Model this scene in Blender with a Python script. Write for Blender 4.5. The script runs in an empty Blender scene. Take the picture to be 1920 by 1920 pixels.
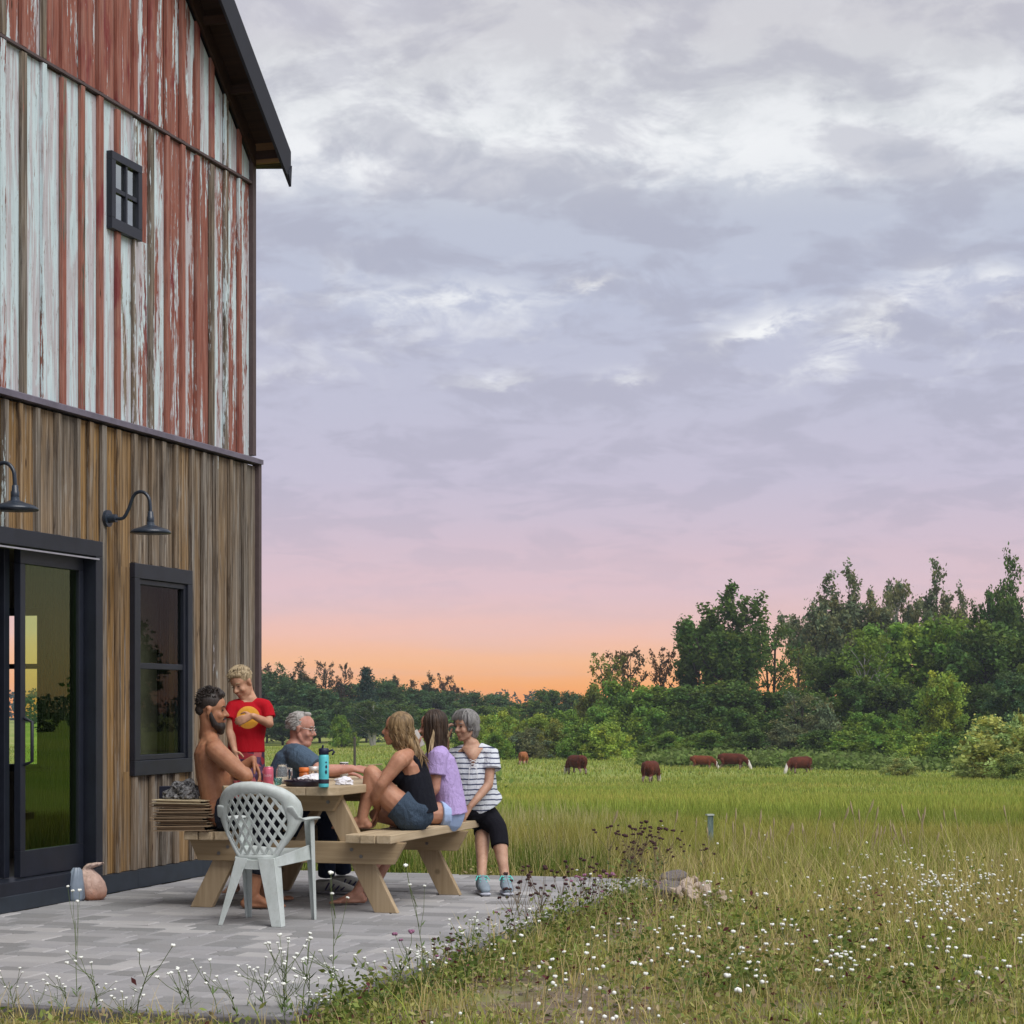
import bpy, math, random
import numpy as np
from mathutils import Vector, Matrix, noise as mnoise

rnd = random.Random(7)
rng = np.random.default_rng(7)
SC = bpy.context.scene
COL = SC.collection

# ------------------------------------------------------------------ camera
CAM_H = 1.25
F = 3840.0 / 1920.0            # focal length in picture widths
cam_d = bpy.data.cameras.new('camera')
cam = bpy.data.objects.new('camera', cam_d)
COL.objects.link(cam)
SC.camera = cam
cam.location = (0, 0, CAM_H)
cam.rotation_euler = (math.radians(90), 0, 0)
cam_d.sensor_width = 36
cam_d.lens = 36 * F
cam_d.shift_y = (1316 - 960) / 1920
cam_d.clip_start = 0.1
cam_d.clip_end = 9000

# ------------------------------------------------------------------ world (dusk sky with broken cloud)
world = bpy.data.worlds.new('World')
SC.world = world
world.use_nodes = True
WN, WL = world.node_tree.nodes, world.node_tree.links
WN.clear()


def s2l(c):
    return tuple((x / 255 / 12.92) if x / 255 < 0.04045 else ((x / 255 + 0.055) / 1.055) ** 2.4 for x in c) + (1,)


def wmath(op, a, b=None, clamp=False):
    n = WN.new('ShaderNodeMath'); n.operation = op; n.use_clamp = clamp
    for i, v in enumerate((a, b)):
        if v is None: continue
        if isinstance(v, (int, float)): n.inputs[i].default_value = v
        else: WL.new(v, n.inputs[i])
    return n.outputs[0]


def wramp(fac, stops, interp='LINEAR'):
    n = WN.new('ShaderNodeValToRGB'); n.color_ramp.interpolation = interp
    el = n.color_ramp.elements
    while len(el) < len(stops): el.new(0.5)
    for e, (p, c) in zip(el, stops):
        e.position = p; e.color = c
    WL.new(fac, n.inputs[0])
    return n.outputs[0]


def wmix(fac, a, b, blend='MIX'):
    n = WN.new('ShaderNodeMix'); n.data_type = 'RGBA'; n.blend_type = blend
    if isinstance(fac, (int, float)): n.inputs[0].default_value = fac
    else: WL.new(fac, n.inputs[0])
    for i, v in ((6, a), (7, b)):
        if isinstance(v, tuple): n.inputs[i].default_value = v
        else: WL.new(v, n.inputs[i])
    return n.outputs[2]


tc = WN.new('ShaderNodeTexCoord')
sep = WN.new('ShaderNodeSeparateXYZ'); WL.new(tc.outputs['Generated'], sep.inputs[0])
X, Y, Z = sep.outputs
hz = wmath('SQRT', wmath('ADD', wmath('MULTIPLY', X, X), wmath('MULTIPLY', Y, Y)))
el = wmath('MAXIMUM', wmath('DIVIDE', Z, wmath('ADD', hz, 0.001)), 0.0)       # tan of elevation
elc = wmath('MULTIPLY', el, 2.5, True)                                         # 0..1 for 0..0.4
g1 = lambda v: (v, v, v, 1)


def yp(py): return (1316 - py) / 3840 * 2.5


glow = wramp(elc, [(0.0, s2l((255, 156, 66))), (yp(1285), s2l((255, 174, 96))), (yp(1240), s2l((255, 190, 138))),
                   (yp(1190), s2l((245, 195, 178))), (yp(1110), s2l((226, 195, 202))), (yp(1010), s2l((210, 193, 208))),
                   (yp(900), s2l((198, 193, 213))), (yp(760), s2l((193, 194, 214))), (yp(560), s2l((189, 195, 215))),
                   (yp(420), s2l((191, 197, 214))), (yp(250), s2l((212, 216, 222))), (yp(60), s2l((210, 210, 216)))])
away = wramp(elc, [(0.0, s2l((205, 188, 200))), (yp(1100), s2l((198, 186, 205))), (yp(700), s2l((186, 184, 206))),
                   (yp(250), s2l((196, 196, 208)))])
# azimuth of the afterglow
sx, sy = math.sin(math.radians(2)), math.cos(math.radians(2))
dot = wmath('DIVIDE', wmath('ADD', wmath('MULTIPLY', X, sx), wmath('MULTIPLY', Y, sy)), wmath('ADD', hz, 0.001))
gf = wramp(dot, [(0.45, g1(0)), (0.93, g1(1))], 'EASE')
base = wmix(gf, away, glow)
# clouds lie in a sheet: project the direction on it
den = wmath('ADD', wmath('MAXIMUM', Z, 0.0), 0.20)
cmb = WN.new('ShaderNodeCombineXYZ')
WL.new(wmath('DIVIDE', X, den), cmb.inputs[0]); WL.new(wmath('DIVIDE', Y, den), cmb.inputs[1])


def wnoise(scale, detail, rough, off, dist=0.0, sc=(1, 1, 1), rot=0.0):
    mp = WN.new('ShaderNodeMapping'); WL.new(cmb.outputs[0], mp.inputs[0])
    mp.inputs['Location'].default_value = off; mp.inputs['Scale'].default_value = sc
    mp.inputs['Rotation'].default_value = (0, 0, rot)
    n = WN.new('ShaderNodeTexNoise'); WL.new(mp.outputs[0], n.inputs['Vector'])
    n.inputs['Scale'].default_value = scale; n.inputs['Detail'].default_value = detail
    n.inputs['Roughness'].default_value = rough; n.inputs['Distortion'].default_value = dist
    return n.outputs['Fac']


fine = wnoise(9.5, 9, 0.62, (3.1, 0.4, 0), 0.35, (1.35, 1.0, 1), 0.45)
big = wnoise(3.1, 6, 0.56, (9.3, 2.2, 0), 0.25, (1.1, 1.2, 1), 0.2)
# how much bright cloud each height carries
brw = wramp(elc, [(yp(1150), g1(0.0)), (yp(950), g1(0.03)), (yp(760), g1(0.12)), (yp(690), g1(0.42)), (yp(560), g1(0.50)), (yp(480), g1(0.22)), (yp(400), g1(0.1)),
                  (yp(345), g1(0.6)), (yp(275), g1(1.0)), (yp(205), g1(0.8)), (yp(140), g1(0.55)), (yp(40), g1(0.5))])
mask = wramp(wmath('ADD', wmath('ADD', wmath('MULTIPLY', fine, 0.55), wmath('MULTIPLY', big, 0.45)),
                   wmath('MULTIPLY', wmath('SUBTRACT', brw, 0.5), 0.22)), [(0.47, g1(0)), (0.64, g1(1))], 'EASE')
mask = wmath('MULTIPLY', mask, wmath('MULTIPLY', wmath('ADD', brw, 0.12), 0.72), True)
base = wmix(mask, base, s2l((244, 246, 249)))


def streak(px, py, half_len, half_w, ang, amp):
    """one bright break in the cloud, a soft ellipse in direction space broken up by the noise"""
    cx, ce = (px - 960) / 3840, (1316 - py) / 3840
    u0 = wmath('SUBTRACT', wmath('DIVIDE', X, wmath('MAXIMUM', Y, 0.02)), cx)
    v0 = wmath('SUBTRACT', wmath('DIVIDE', Z, wmath('MAXIMUM', Y, 0.02)), ce)
    wob = wmath('MULTIPLY', wmath('SUBTRACT', fine, 0.5), 0.035)
    v0 = wmath('ADD', v0, wob)
    c, s = math.cos(ang), math.sin(ang)
    u = wmath('MULTIPLY', wmath('ADD', wmath('MULTIPLY', u0, c), wmath('MULTIPLY', v0, s)), 3840 / half_len)
    v = wmath('MULTIPLY', wmath('SUBTRACT', wmath('MULTIPLY', v0, c), wmath('MULTIPLY', u0, s)), 3840 / half_w)
    r = wmath('ADD', wmath('MULTIPLY', u, u), wmath('MULTIPLY', v, v))
    g = wmath('POWER', 2.718, wmath('MULTIPLY', r, -1.0))
    f2 = wramp(fine, [(0.40, g1(0.08)), (0.58, g1(1))])
    return wmath('MULTIPLY', wmath('MULTIPLY', g, amp), f2, True)


for a in ((1650, 590, 150, 38, 0.62, 1.1), (1420, 610, 120, 20, 0.30, 0.95), (1890, 520, 60, 26, -0.3, 1.0), (840, 545, 160, 26, 0.05, 0.6),
          (1110, 520, 45, 9, 0.1, 0.95), (930, 705, 90, 16, 0.05, 0.55), (1180, 700, 60, 12, 0.0, 0.5), (540, 690, 110, 22, 0, 0.45),
          (680, 285, 330, 48, 0.05, 0.8), (1180, 265, 330, 40, -0.04, 0.55), (1350, 320, 240, 26, 0.1, 0.45), (620, 120, 140, 30, 0.1, 0.45), (720, 585, 40, 22, 0.6, 0.4), (1890, 625, 40, 8, 0.1, 0.6)):
    base = wmix(streak(*a), base, s2l((247, 249, 251)))
# grey undersides
dark = wramp(wnoise(5.6, 9, 0.6, (0.7, 5.3, 0), 0.35, (1.1, 1.1, 1), 0.3), [(0.44, g1(0)), (0.60, g1(1))], 'EASE')
dw = wramp(elc, [(yp(1200), g1(0)), (yp(900), g1(0.32)), (yp(500), g1(0.46)), (yp(250), g1(0.44)), (yp(100), g1(0.42))])
base = wmix(wmath('MULTIPLY', dark, dw), base, s2l((162, 163, 182)))
base = wmix(wmath('MULTIPLY', wramp(wnoise(1.3, 4, 0.5, (4.7, 1.3, 0), 0.2, (0.7, 1.5, 1)), [(0.45, g1(0)), (0.62, g1(1))], 'EASE'), wmath('MULTIPLY', gf, 0.16)), base, s2l((198, 194, 214)))
# physical dusk sky adds its own share
nish = WN.new('ShaderNodeTexSky'); nish.sky_type = 'NISHITA'; nish.sun_disc = False
nish.sun_elevation = math.radians(2.0); nish.sun_rotation = math.radians(2.0)
bg1 = WN.new('ShaderNodeBackground'); WL.new(base, bg1.inputs[0]); bg1.inputs[1].default_value = 1.0
bg2 = WN.new('ShaderNodeBackground'); WL.new(nish.outputs[0], bg2.inputs[0]); bg2.inputs[1].default_value = 0.0005
ads = WN.new('ShaderNodeAddShader'); WL.new(bg1.outputs[0], ads.inputs[0]); WL.new(bg2.outputs[0], ads.inputs[1])
wo = WN.new('ShaderNodeOutputWorld'); WL.new(ads.outputs[0], wo.inputs[0])
world.cycles.sampling_method = 'MANUAL'
world.cycles.sample_map_resolution = 512

# ------------------------------------------------------------------ light: broad glow of the bright cloud deck overhead
sun_d = bpy.data.lights.new('sun', 'SUN')
sun = bpy.data.objects.new('sun', sun_d)
COL.objects.link(sun)
sun_d.energy = 3.2
sun_d.angle = math.radians(45)
sun_d.color = (1.0, 0.97, 0.95)
sun.location = (6, -6, 20)
sun.rotation_euler = Vector((-0.42, 0.42, -0.8)).to_track_quat('-Z', 'Y').to_euler()

SC.view_settings.view_transform = 'Standard'
SC.view_settings.look = 'None'
SC.view_settings.exposure = 0.0
SC.view_settings.gamma = 1.0
SC.cycles.max_bounces = 6
SC.cycles.transparent_max_bounces = 12
SC.cycles.use_denoising = True

# ------------------------------------------------------------------ helpers: picture point -> place


def Q(px, py, D):
    return Vector(((px - 960) / 3840 * D, D, CAM_H - (py - 1316) / 3840 * D))


_TD = [-3000, 15, 18, 25, 40, 80, 120, 160, 240, 400, 700, 1500, 3500]
_TZ = [-0.055, -0.055, -0.12, -0.42, -0.98, -2.5, -3.9, -4.35, -4.2, -5.1, -5.7, -7, -9]


def ground_z(x, y):
    x = np.asarray(x, float); y = np.asarray(y, float)
    k = np.maximum(np.abs(y) * 0.06, 0.4)
    z = (np.interp(y - k, _TD, _TZ) + np.interp(y, _TD, _TZ) * 2 + np.interp(y + k, _TD, _TZ)) / 4
    far = np.clip((y - 20) / 80, 0, 1)
    return z + far * (0.35 * np.sin(x * 0.035 + 1.0) + 0.2 * np.sin(x * 0.09 + y * 0.05)) - 0.02 * np.clip((y - 8) / 8, 0, 1)


# ------------------------------------------------------------------ helpers: objects
def tag(o, label=None, cat=None, group=None, kind=None):
    if label: o['label'] = label
    if cat: o['category'] = cat
    if group: o['group'] = group
    if kind: o['kind'] = kind
    return o


def empty(name, loc=(0, 0, 0), rz=0.0, label=None, cat=None, group=None, kind=None):
    o = bpy.data.objects.new(name, None)
    o.empty_display_size = 0.1
    COL.objects.link(o)
    o.location = loc; o.rotation_euler = (0, 0, rz)
    return tag(o, label, cat, group, kind)


def link(name, me, mat=None, parent=None, world_coords=False):
    if mat is not None:
        me.materials.clear()
        for m in (mat if isinstance(mat, (list, tuple)) else [mat]): me.materials.append(m)
    o = bpy.data.objects.new(name, me)
    COL.objects.link(o)
    if parent is not None:
        o.parent = parent
        if world_coords:
            r = parent
            off = Vector((0, 0, 0))
            while r is not None:
                off += r.location; r = r.parent
            me.transform(Matrix.Translation(-off))
    return o


def dup(o, parent=None):
    c = o.copy(); COL.objects.link(c)
    if parent is not None: c.parent = parent
    for ch in list(o.children): dup(ch, c)
    return c


class MB:
    """collects verts and faces"""
    def __init__(s): s.v = []; s.f = []; s.m = []; s.mi = 0; s.xf = None

    def add(s, vs, fs):
        b = len(s.v)
        if s.xf is not None: vs = [s.xf @ Vector(v) for v in vs]
        s.v += [tuple(v) for v in vs]
        s.f += [tuple(b + i for i in f) for f in fs]
        s.m += [s.mi] * len(fs)
        return s

    def box(s, x0, x1, y0, y1, z0, z1):
        return s.add([(x0, y0, z0), (x1, y0, z0), (x1, y1, z0), (x0, y1, z0), (x0, y0, z1), (x1, y0, z1), (x1, y1, z1), (x0, y1, z1)],
                     [(3, 2, 1, 0), (4, 5, 6, 7), (0, 1, 5, 4), (1, 2, 6, 5), (2, 3, 7, 6), (3, 0, 4, 7)])

    def prism(s, poly, d):
        """poly: list of 3D points (planar), extruded by vector d"""
        n = len(poly); d = Vector(d)
        vs = [Vector(p) for p in poly] + [Vector(p) + d for p in poly]
        fs = [tuple(range(n))[::-1], tuple(range(n, 2 * n))] + [(i, (i + 1) % n, n + (i + 1) % n, n + i) for i in range(n)]
        return s.add(vs, fs)

    def tube(s, pts, rad, side=None, seg=12, caps='round', closed=False):
        """rings along pts; rad scalars or (a,b) pairs, a along 'side'"""
        pts = [Vector(p) for p in pts]; n = len(pts)
        rad = [(r, r) if isinstance(r, (int, float)) else tuple(r) for r in (rad if isinstance(rad, list) else [rad] * n)]
        tan = []
        for i in range(n):
            if closed: t = pts[(i + 1) % n] - pts[i - 1]
            else: t = pts[min(i + 1, n - 1)] - pts[max(i - 1, 0)]
            tan.append(t.normalized() if t.length > 1e-9 else Vector((0, 0, 1)))
        if side is None:
            side = Vector((1, 0, 0)) if abs(tan[0].x) < 0.8 else Vector((0, 1, 0))
        S = Vector(side)
        rings = []
        for i in range(n):
            a = (S - tan[i] * S.dot(tan[i]))
            if a.length < 1e-6: a = tan[i].orthogonal()
            a.normalize(); b = tan[i].cross(a); S = a
            rings.append((pts[i], a, b, rad[i], tan[i]))
        if caps == 'round' and not closed:
            pre, post = [], []
            for k in (0.95, 0.8, 0.5):
                c0, a, b, r, t = rings[0]; q = math.sqrt(1 - k * k); m = min(r)
                pre.append((c0 - t * m * k, a, b, (r[0] * q, r[1] * q), t))
                c0, a, b, r, t = rings[-1]; m = min(r)
                post.append((c0 + t * m * k, a, b, (r[0] * q, r[1] * q), t))
            rings = pre + rings + post[::-1]
        vs, fs = [], []
        for c0, a, b, r, t in rings:
            for j in range(seg):
                w = 2 * math.pi * j / seg
                vs.append(c0 + a * (r[0] * math.cos(w)) + b * (r[1] * math.sin(w)))
        m = len(rings)
        for i in range(m if closed else m - 1):
            i2 = (i + 1) % m
            for j in range(seg):
                j2 = (j + 1) % seg
                fs.append((i * seg + j, i * seg + j2, i2 * seg + j2, i2 * seg + j))
        if not closed and caps:
            fs.append(tuple(range(seg))[::-1]); fs.append(tuple((m - 1) * seg + j for j in range(seg)))
        return s.add(vs, fs)

    def ell(s, c, r, rot=None, nu=14, nv=9):
        c = Vector(c); vs, fs = [], []
        R = rot if rot is not None else Matrix.Identity(3)
        vs.append(c + R @ Vector((0, 0, r[2])))
        for i in range(1, nv):
            th = math.pi * i / nv
            for j in range(nu):
                ph = 2 * math.pi * j / nu
                vs.append(c + R @ Vector((r[0] * math.sin(th) * math.cos(ph), r[1] * math.sin(th) * math.sin(ph), r[2] * math.cos(th))))
        vs.append(c + R @ Vector((0, 0, -r[2])))
        for j in range(nu):
            j2 = (j + 1) % nu
            fs.append((0, 1 + j, 1 + j2)); fs.append((len(vs) - 1, 1 + (nv - 2) * nu + j2, 1 + (nv - 2) * nu + j))
            for i in range(nv - 2):
                fs.append((1 + i * nu + j, 1 + (i + 1) * nu + j, 1 + (i + 1) * nu + j2, 1 + i * nu + j2))
        return s.add(vs, fs)

    def lathe(s, prof, c=(0, 0, 0), seg=20):
        """prof: (radius, z) bottom to top"""
        vs, fs = [], []
        for r, z in prof:
            for j in range(seg):
                w = 2 * math.pi * j / seg
                vs.append((c[0] + r * math.cos(w), c[1] + r * math.sin(w), c[2] + z))
        for i in range(len(prof) - 1):
            for j in range(seg):
                j2 = (j + 1) % seg
                fs.append((i * seg + j, i * seg + j2, (i + 1) * seg + j2, (i + 1) * seg + j))
        fs.append(tuple(range(seg))[::-1]); fs.append(tuple((len(prof) - 1) * seg + j for j in range(seg)))
        return s.add(vs, fs)

    def mesh(s, name='mesh', smooth=False):
        me = bpy.data.meshes.new(name)
        me.from_pydata(s.v, [], s.f)
        if any(s.m):
            me.polygons.foreach_set('material_index', s.m)
        if smooth: me.polygons.foreach_set('use_smooth', [True] * len(me.polygons))
        me.update()
        return me

    def obj(s, name, mat, parent=None, smooth=False, wc=False, bevel=0.0):
        o = link(name, s.mesh(name, smooth), mat, parent, wc)
        if bevel:
            b = o.modifiers.new('bevel', 'BEVEL'); b.width = bevel; b.segments = 2; b.limit_method = 'ANGLE'
        return o

    def soft(s, name, voxel=0.006, smooth=4, fac=0.5):
        """union of everything as one continuous skin"""
        me = s.mesh('tmp')
        o = bpy.data.objects.new('tmp', me); COL.objects.link(o)
        r = o.modifiers.new('r', 'REMESH'); r.mode = 'VOXEL'; r.voxel_size = voxel; r.use_smooth_shade = True
        if smooth:
            m = o.modifiers.new('s', 'SMOOTH'); m.iterations = smooth; m.factor = fac
        dg = bpy.context.evaluated_depsgraph_get()
        out = bpy.data.meshes.new_from_object(o.evaluated_get(dg), depsgraph=dg)
        out.name = name
        bpy.data.objects.remove(o); bpy.data.meshes.remove(me)
        out.polygons.foreach_set('use_smooth', [True] * len(out.polygons))
        return out


def np_mesh(name, V, T, C=None):
    """V (n,3), T (m,3) triangles, C (n,4) vertex colours"""
    me = bpy.data.meshes.new(name)
    me.vertices.add(len(V)); me.vertices.foreach_set('co', np.ascontiguousarray(V, np.float32).ravel())
    k = T.shape[1]
    me.loops.add(T.size); me.loops.foreach_set('vertex_index', np.ascontiguousarray(T, np.int32).ravel())
    me.polygons.add(len(T)); me.polygons.foreach_set('loop_start', np.arange(0, T.size, k, dtype=np.int32))
    me.polygons.foreach_set('loop_total', np.full(len(T), k, np.int32))
    me.update(calc_edges=True)
    if C is not None:
        a = me.color_attributes.new('Col', 'FLOAT_COLOR', 'POINT')
        a.data.foreach_set('color', np.ascontiguousarray(C, np.float32).ravel())
    return me


# ------------------------------------------------------------------ helpers: materials
class NT:
    def __init__(s, name):
        s.mat = bpy.data.materials.new(name); s.mat.use_nodes = True
        s.n = s.mat.node_tree.nodes; s.l = s.mat.node_tree.links
        s.b = s.n['Principled BSDF']
        s.tc = s.n.new('ShaderNodeTexCoord')

    def put(s, sock, v):
        if v is None: return
        if hasattr(v, 'is_output') or isinstance(v, bpy.types.NodeSocket): s.l.new(v, sock)
        else: sock.default_value = v

    def math(s, op, a, b=None, clamp=False):
        n = s.n.new('ShaderNodeMath'); n.operation = op; n.use_clamp = clamp
        s.put(n.inputs[0], a); s.put(n.inputs[1], b)
        return n.outputs[0]

    def vec(s, scale=(1, 1, 1), loc=(0, 0, 0), src='Object', rot=(0, 0, 0)):
        m = s.n.new('ShaderNodeMapping'); s.l.new(s.tc.outputs[src], m.inputs[0])
        m.inputs['Scale'].default_value = scale; s.put(m.inputs['Location'], loc); m.inputs['Rotation'].default_value = rot
        return m.outputs[0]

    def noise(s, v, scale=5, detail=4, rough=0.5, dist=0.0):
        n = s.n.new('ShaderNodeTexNoise'); s.l.new(v, n.inputs['Vector'])
        n.inputs['Scale'].default_value = scale; n.inputs['Detail'].default_value = detail
        n.inputs['Roughness'].default_value = rough; n.inputs['Distortion'].default_value = dist
        return n.outputs['Fac']

    def ramp(s, fac, stops, interp='LINEAR'):
        n = s.n.new('ShaderNodeValToRGB'); n.color_ramp.interpolation = interp
        e = n.color_ramp.elements
        while len(e) < len(stops): e.new(0.5)
        for q, (p, c) in zip(e, stops):
            q.position = p; q.color = (c, c, c, 1) if isinstance(c, (int, float)) else tuple(c)[:3] + (1,)
        s.put(n.inputs[0], fac)
        return n.outputs[0]

    def mix(s, fac, a, b, blend='MIX'):
        n = s.n.new('ShaderNodeMix'); n.data_type = 'RGBA'; n.blend_type = blend
        s.put(n.inputs[0], fac)
        for i, v in ((6, a), (7, b)):
            if isinstance(v, tuple): v = tuple(v)[:3] + (1,)
            s.put(n.inputs[i], v)
        return n.outputs[2]

    def attr(s, name, typ='OBJECT'):
        n = s.n.new('ShaderNodeAttribute'); n.attribute_type = typ; n.attribute_name = name
        return n

    def rand(s):
        return s.n.new('ShaderNodeObjectInfo').outputs['Random']

    def bump(s, h, strength=0.3, dist=0.01):
        n = s.n.new('ShaderNodeBump'); n.inputs['Strength'].default_value = strength; n.inputs['Distance'].default_value = dist
        s.l.new(h, n.inputs['Height']); s.l.new(n.outputs[0], s.b.inputs['Normal'])

    def done(s, color=None, rough=0.7, metal=0.0, spec=None, **kw):
        if isinstance(color, tuple): color = tuple(color)[:3] + (1,)
        s.put(s.b.inputs['Base Color'], color)
        s.put(s.b.inputs['Roughness'], rough); s.b.inputs['Metallic'].default_value = metal
        if spec is not None: s.b.inputs['Specular IOR Level'].default_value = spec
        for k, v in kw.items(): s.b.inputs[k.replace('_', ' ')].default_value = v
        return s.mat


def plain(name, c, rough=0.6, metal=0.0, var=0.12, scale=20, spec=None, bump=0.0, **kw):
    t = NT(name)
    v = t.vec()
    n = t.noise(v, scale, 4, 0.6)
    lo = tuple(x * (1 - var) for x in c); hi = tuple(min(x * (1 + var), 1) for x in c)
    if bump: t.bump(n, bump, 0.004)
    return t.done(t.ramp(n, [(0.3, lo), (0.7, hi)]), rough, metal, spec, **kw)
# ================================================================== ground
def mat_ground():
    t = NT('meadow_soil')
    v = t.vec(src='Object')
    n1 = t.noise(v, 0.35, 5, 0.6); n2 = t.noise(v, 6, 6, 0.65); n3 = t.noise(v, 0.03, 4, 0.5); n4 = t.noise(v, 55, 3, 0.7)
    grass = t.ramp(n1, [(0.3, (0.15, 0.215, 0.038)), (0.5, (0.20, 0.255, 0.05)), (0.68, (0.29, 0.28, 0.08))])
    pale = t.ramp(n3, [(0.4, (0.17, 0.235, 0.042)), (0.62, (0.33, 0.31, 0.11))])
    far = t.mix(0.5, grass, pale)
    dirt = t.ramp(n2, [(0.3, (0.10, 0.075, 0.05)), (0.6, (0.23, 0.185, 0.135)), (0.8, (0.31, 0.27, 0.21))])
    dirt = t.mix(t.ramp(n4, [(0.45, 0), (0.7, 0.5)]), dirt, (0.07, 0.055, 0.03))
    sepn = t.n.new('ShaderNodeSeparateXYZ'); t.l.new(v, sepn.inputs[0])
    near = t.ramp(t.math('DIVIDE', sepn.outputs[1], 30), [(0.5, 1), (0.72, 0)])
    m = t.math('MULTIPLY', near, t.ramp(t.noise(v, 1.1, 5, 0.6), [(0.40, 0.35), (0.52, 1)]))
    t.bump(n2, 0.5, 0.03)
    return t.done(t.mix(m, far, dirt), 0.95, spec=0.1)


M_ground = mat_ground()


def build_ground():
    u = np.linspace(-6.7, 6.7, 224)
    xs = 2.5 * np.sinh(u)
    ys = 10 + 2.5 * np.sinh(u)
    XX, YY = np.meshgrid(xs, ys)
    ZZ = ground_z(XX, YY)
    V = np.stack([XX, YY, ZZ], -1).reshape(-1, 3)
    n = len(xs)
    i = (np.arange(n - 1)[:, None] * n + np.arange(n - 1)).ravel()
    T = np.stack([i, i + 1, i + n + 1, i + n], 1)
    me = np_mesh('ground', V, T)
    me.polygons.foreach_set('use_smooth', [True] * len(me.polygons))
    tag(link('ground', me, M_ground), kind='structure')


build_ground()

# ================================================================== barn frame:  local x = out of the wall, local y = along the wall away from us
ROT = -math.atan2(1165, 3840)
UX, UY = math.sin(-ROT), math.cos(-ROT)          # along the wall
NX, NY = math.cos(ROT), math.sin(ROT)            # out of the wall
CX, CY = -1.957, 15.65                           # the far corner of the lower wall on the ground


def W(px, py):
    """picture point on the wall plane -> (s back from the corner, z)"""
    q = (px - 960) / 3840
    s = (CY * q - CX) / (UY * q - UX)
    D = CY - UY * s
    return s, CAM_H - (py - 1316) / 3840 * D


barn = empty('barn', (CX, CY, 0), ROT, 'tall gabled barn with peeling red and white boards above weathered brown boards', 'barn')


def mat_metal_dark(name, c, rough=0.45):
    t = NT(name)
    n = t.noise(t.vec(), 9, 5, 0.6)
    t.bump(n, 0.06, 0.003)
    return t.done(t.ramp(n, [(0.3, tuple(x * 0.8 for x in c)), (0.7, tuple(x * 1.25 for x in c))]), rough)


M_frame = mat_metal_dark('charcoal_frame', (0.010, 0.013, 0.022))
M_skirt = mat_metal_dark('dark_skirting', (0.017, 0.025, 0.036), 0.6)
M_flash = mat_metal_dark('flashing', (0.13, 0.115, 0.15), 0.55)
M_roofm = mat_metal_dark('roof_metal', (0.010, 0.012, 0.02), 0.6)
M_corner = plain('corner_trim', (0.085, 0.06, 0.06), 0.75)


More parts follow.
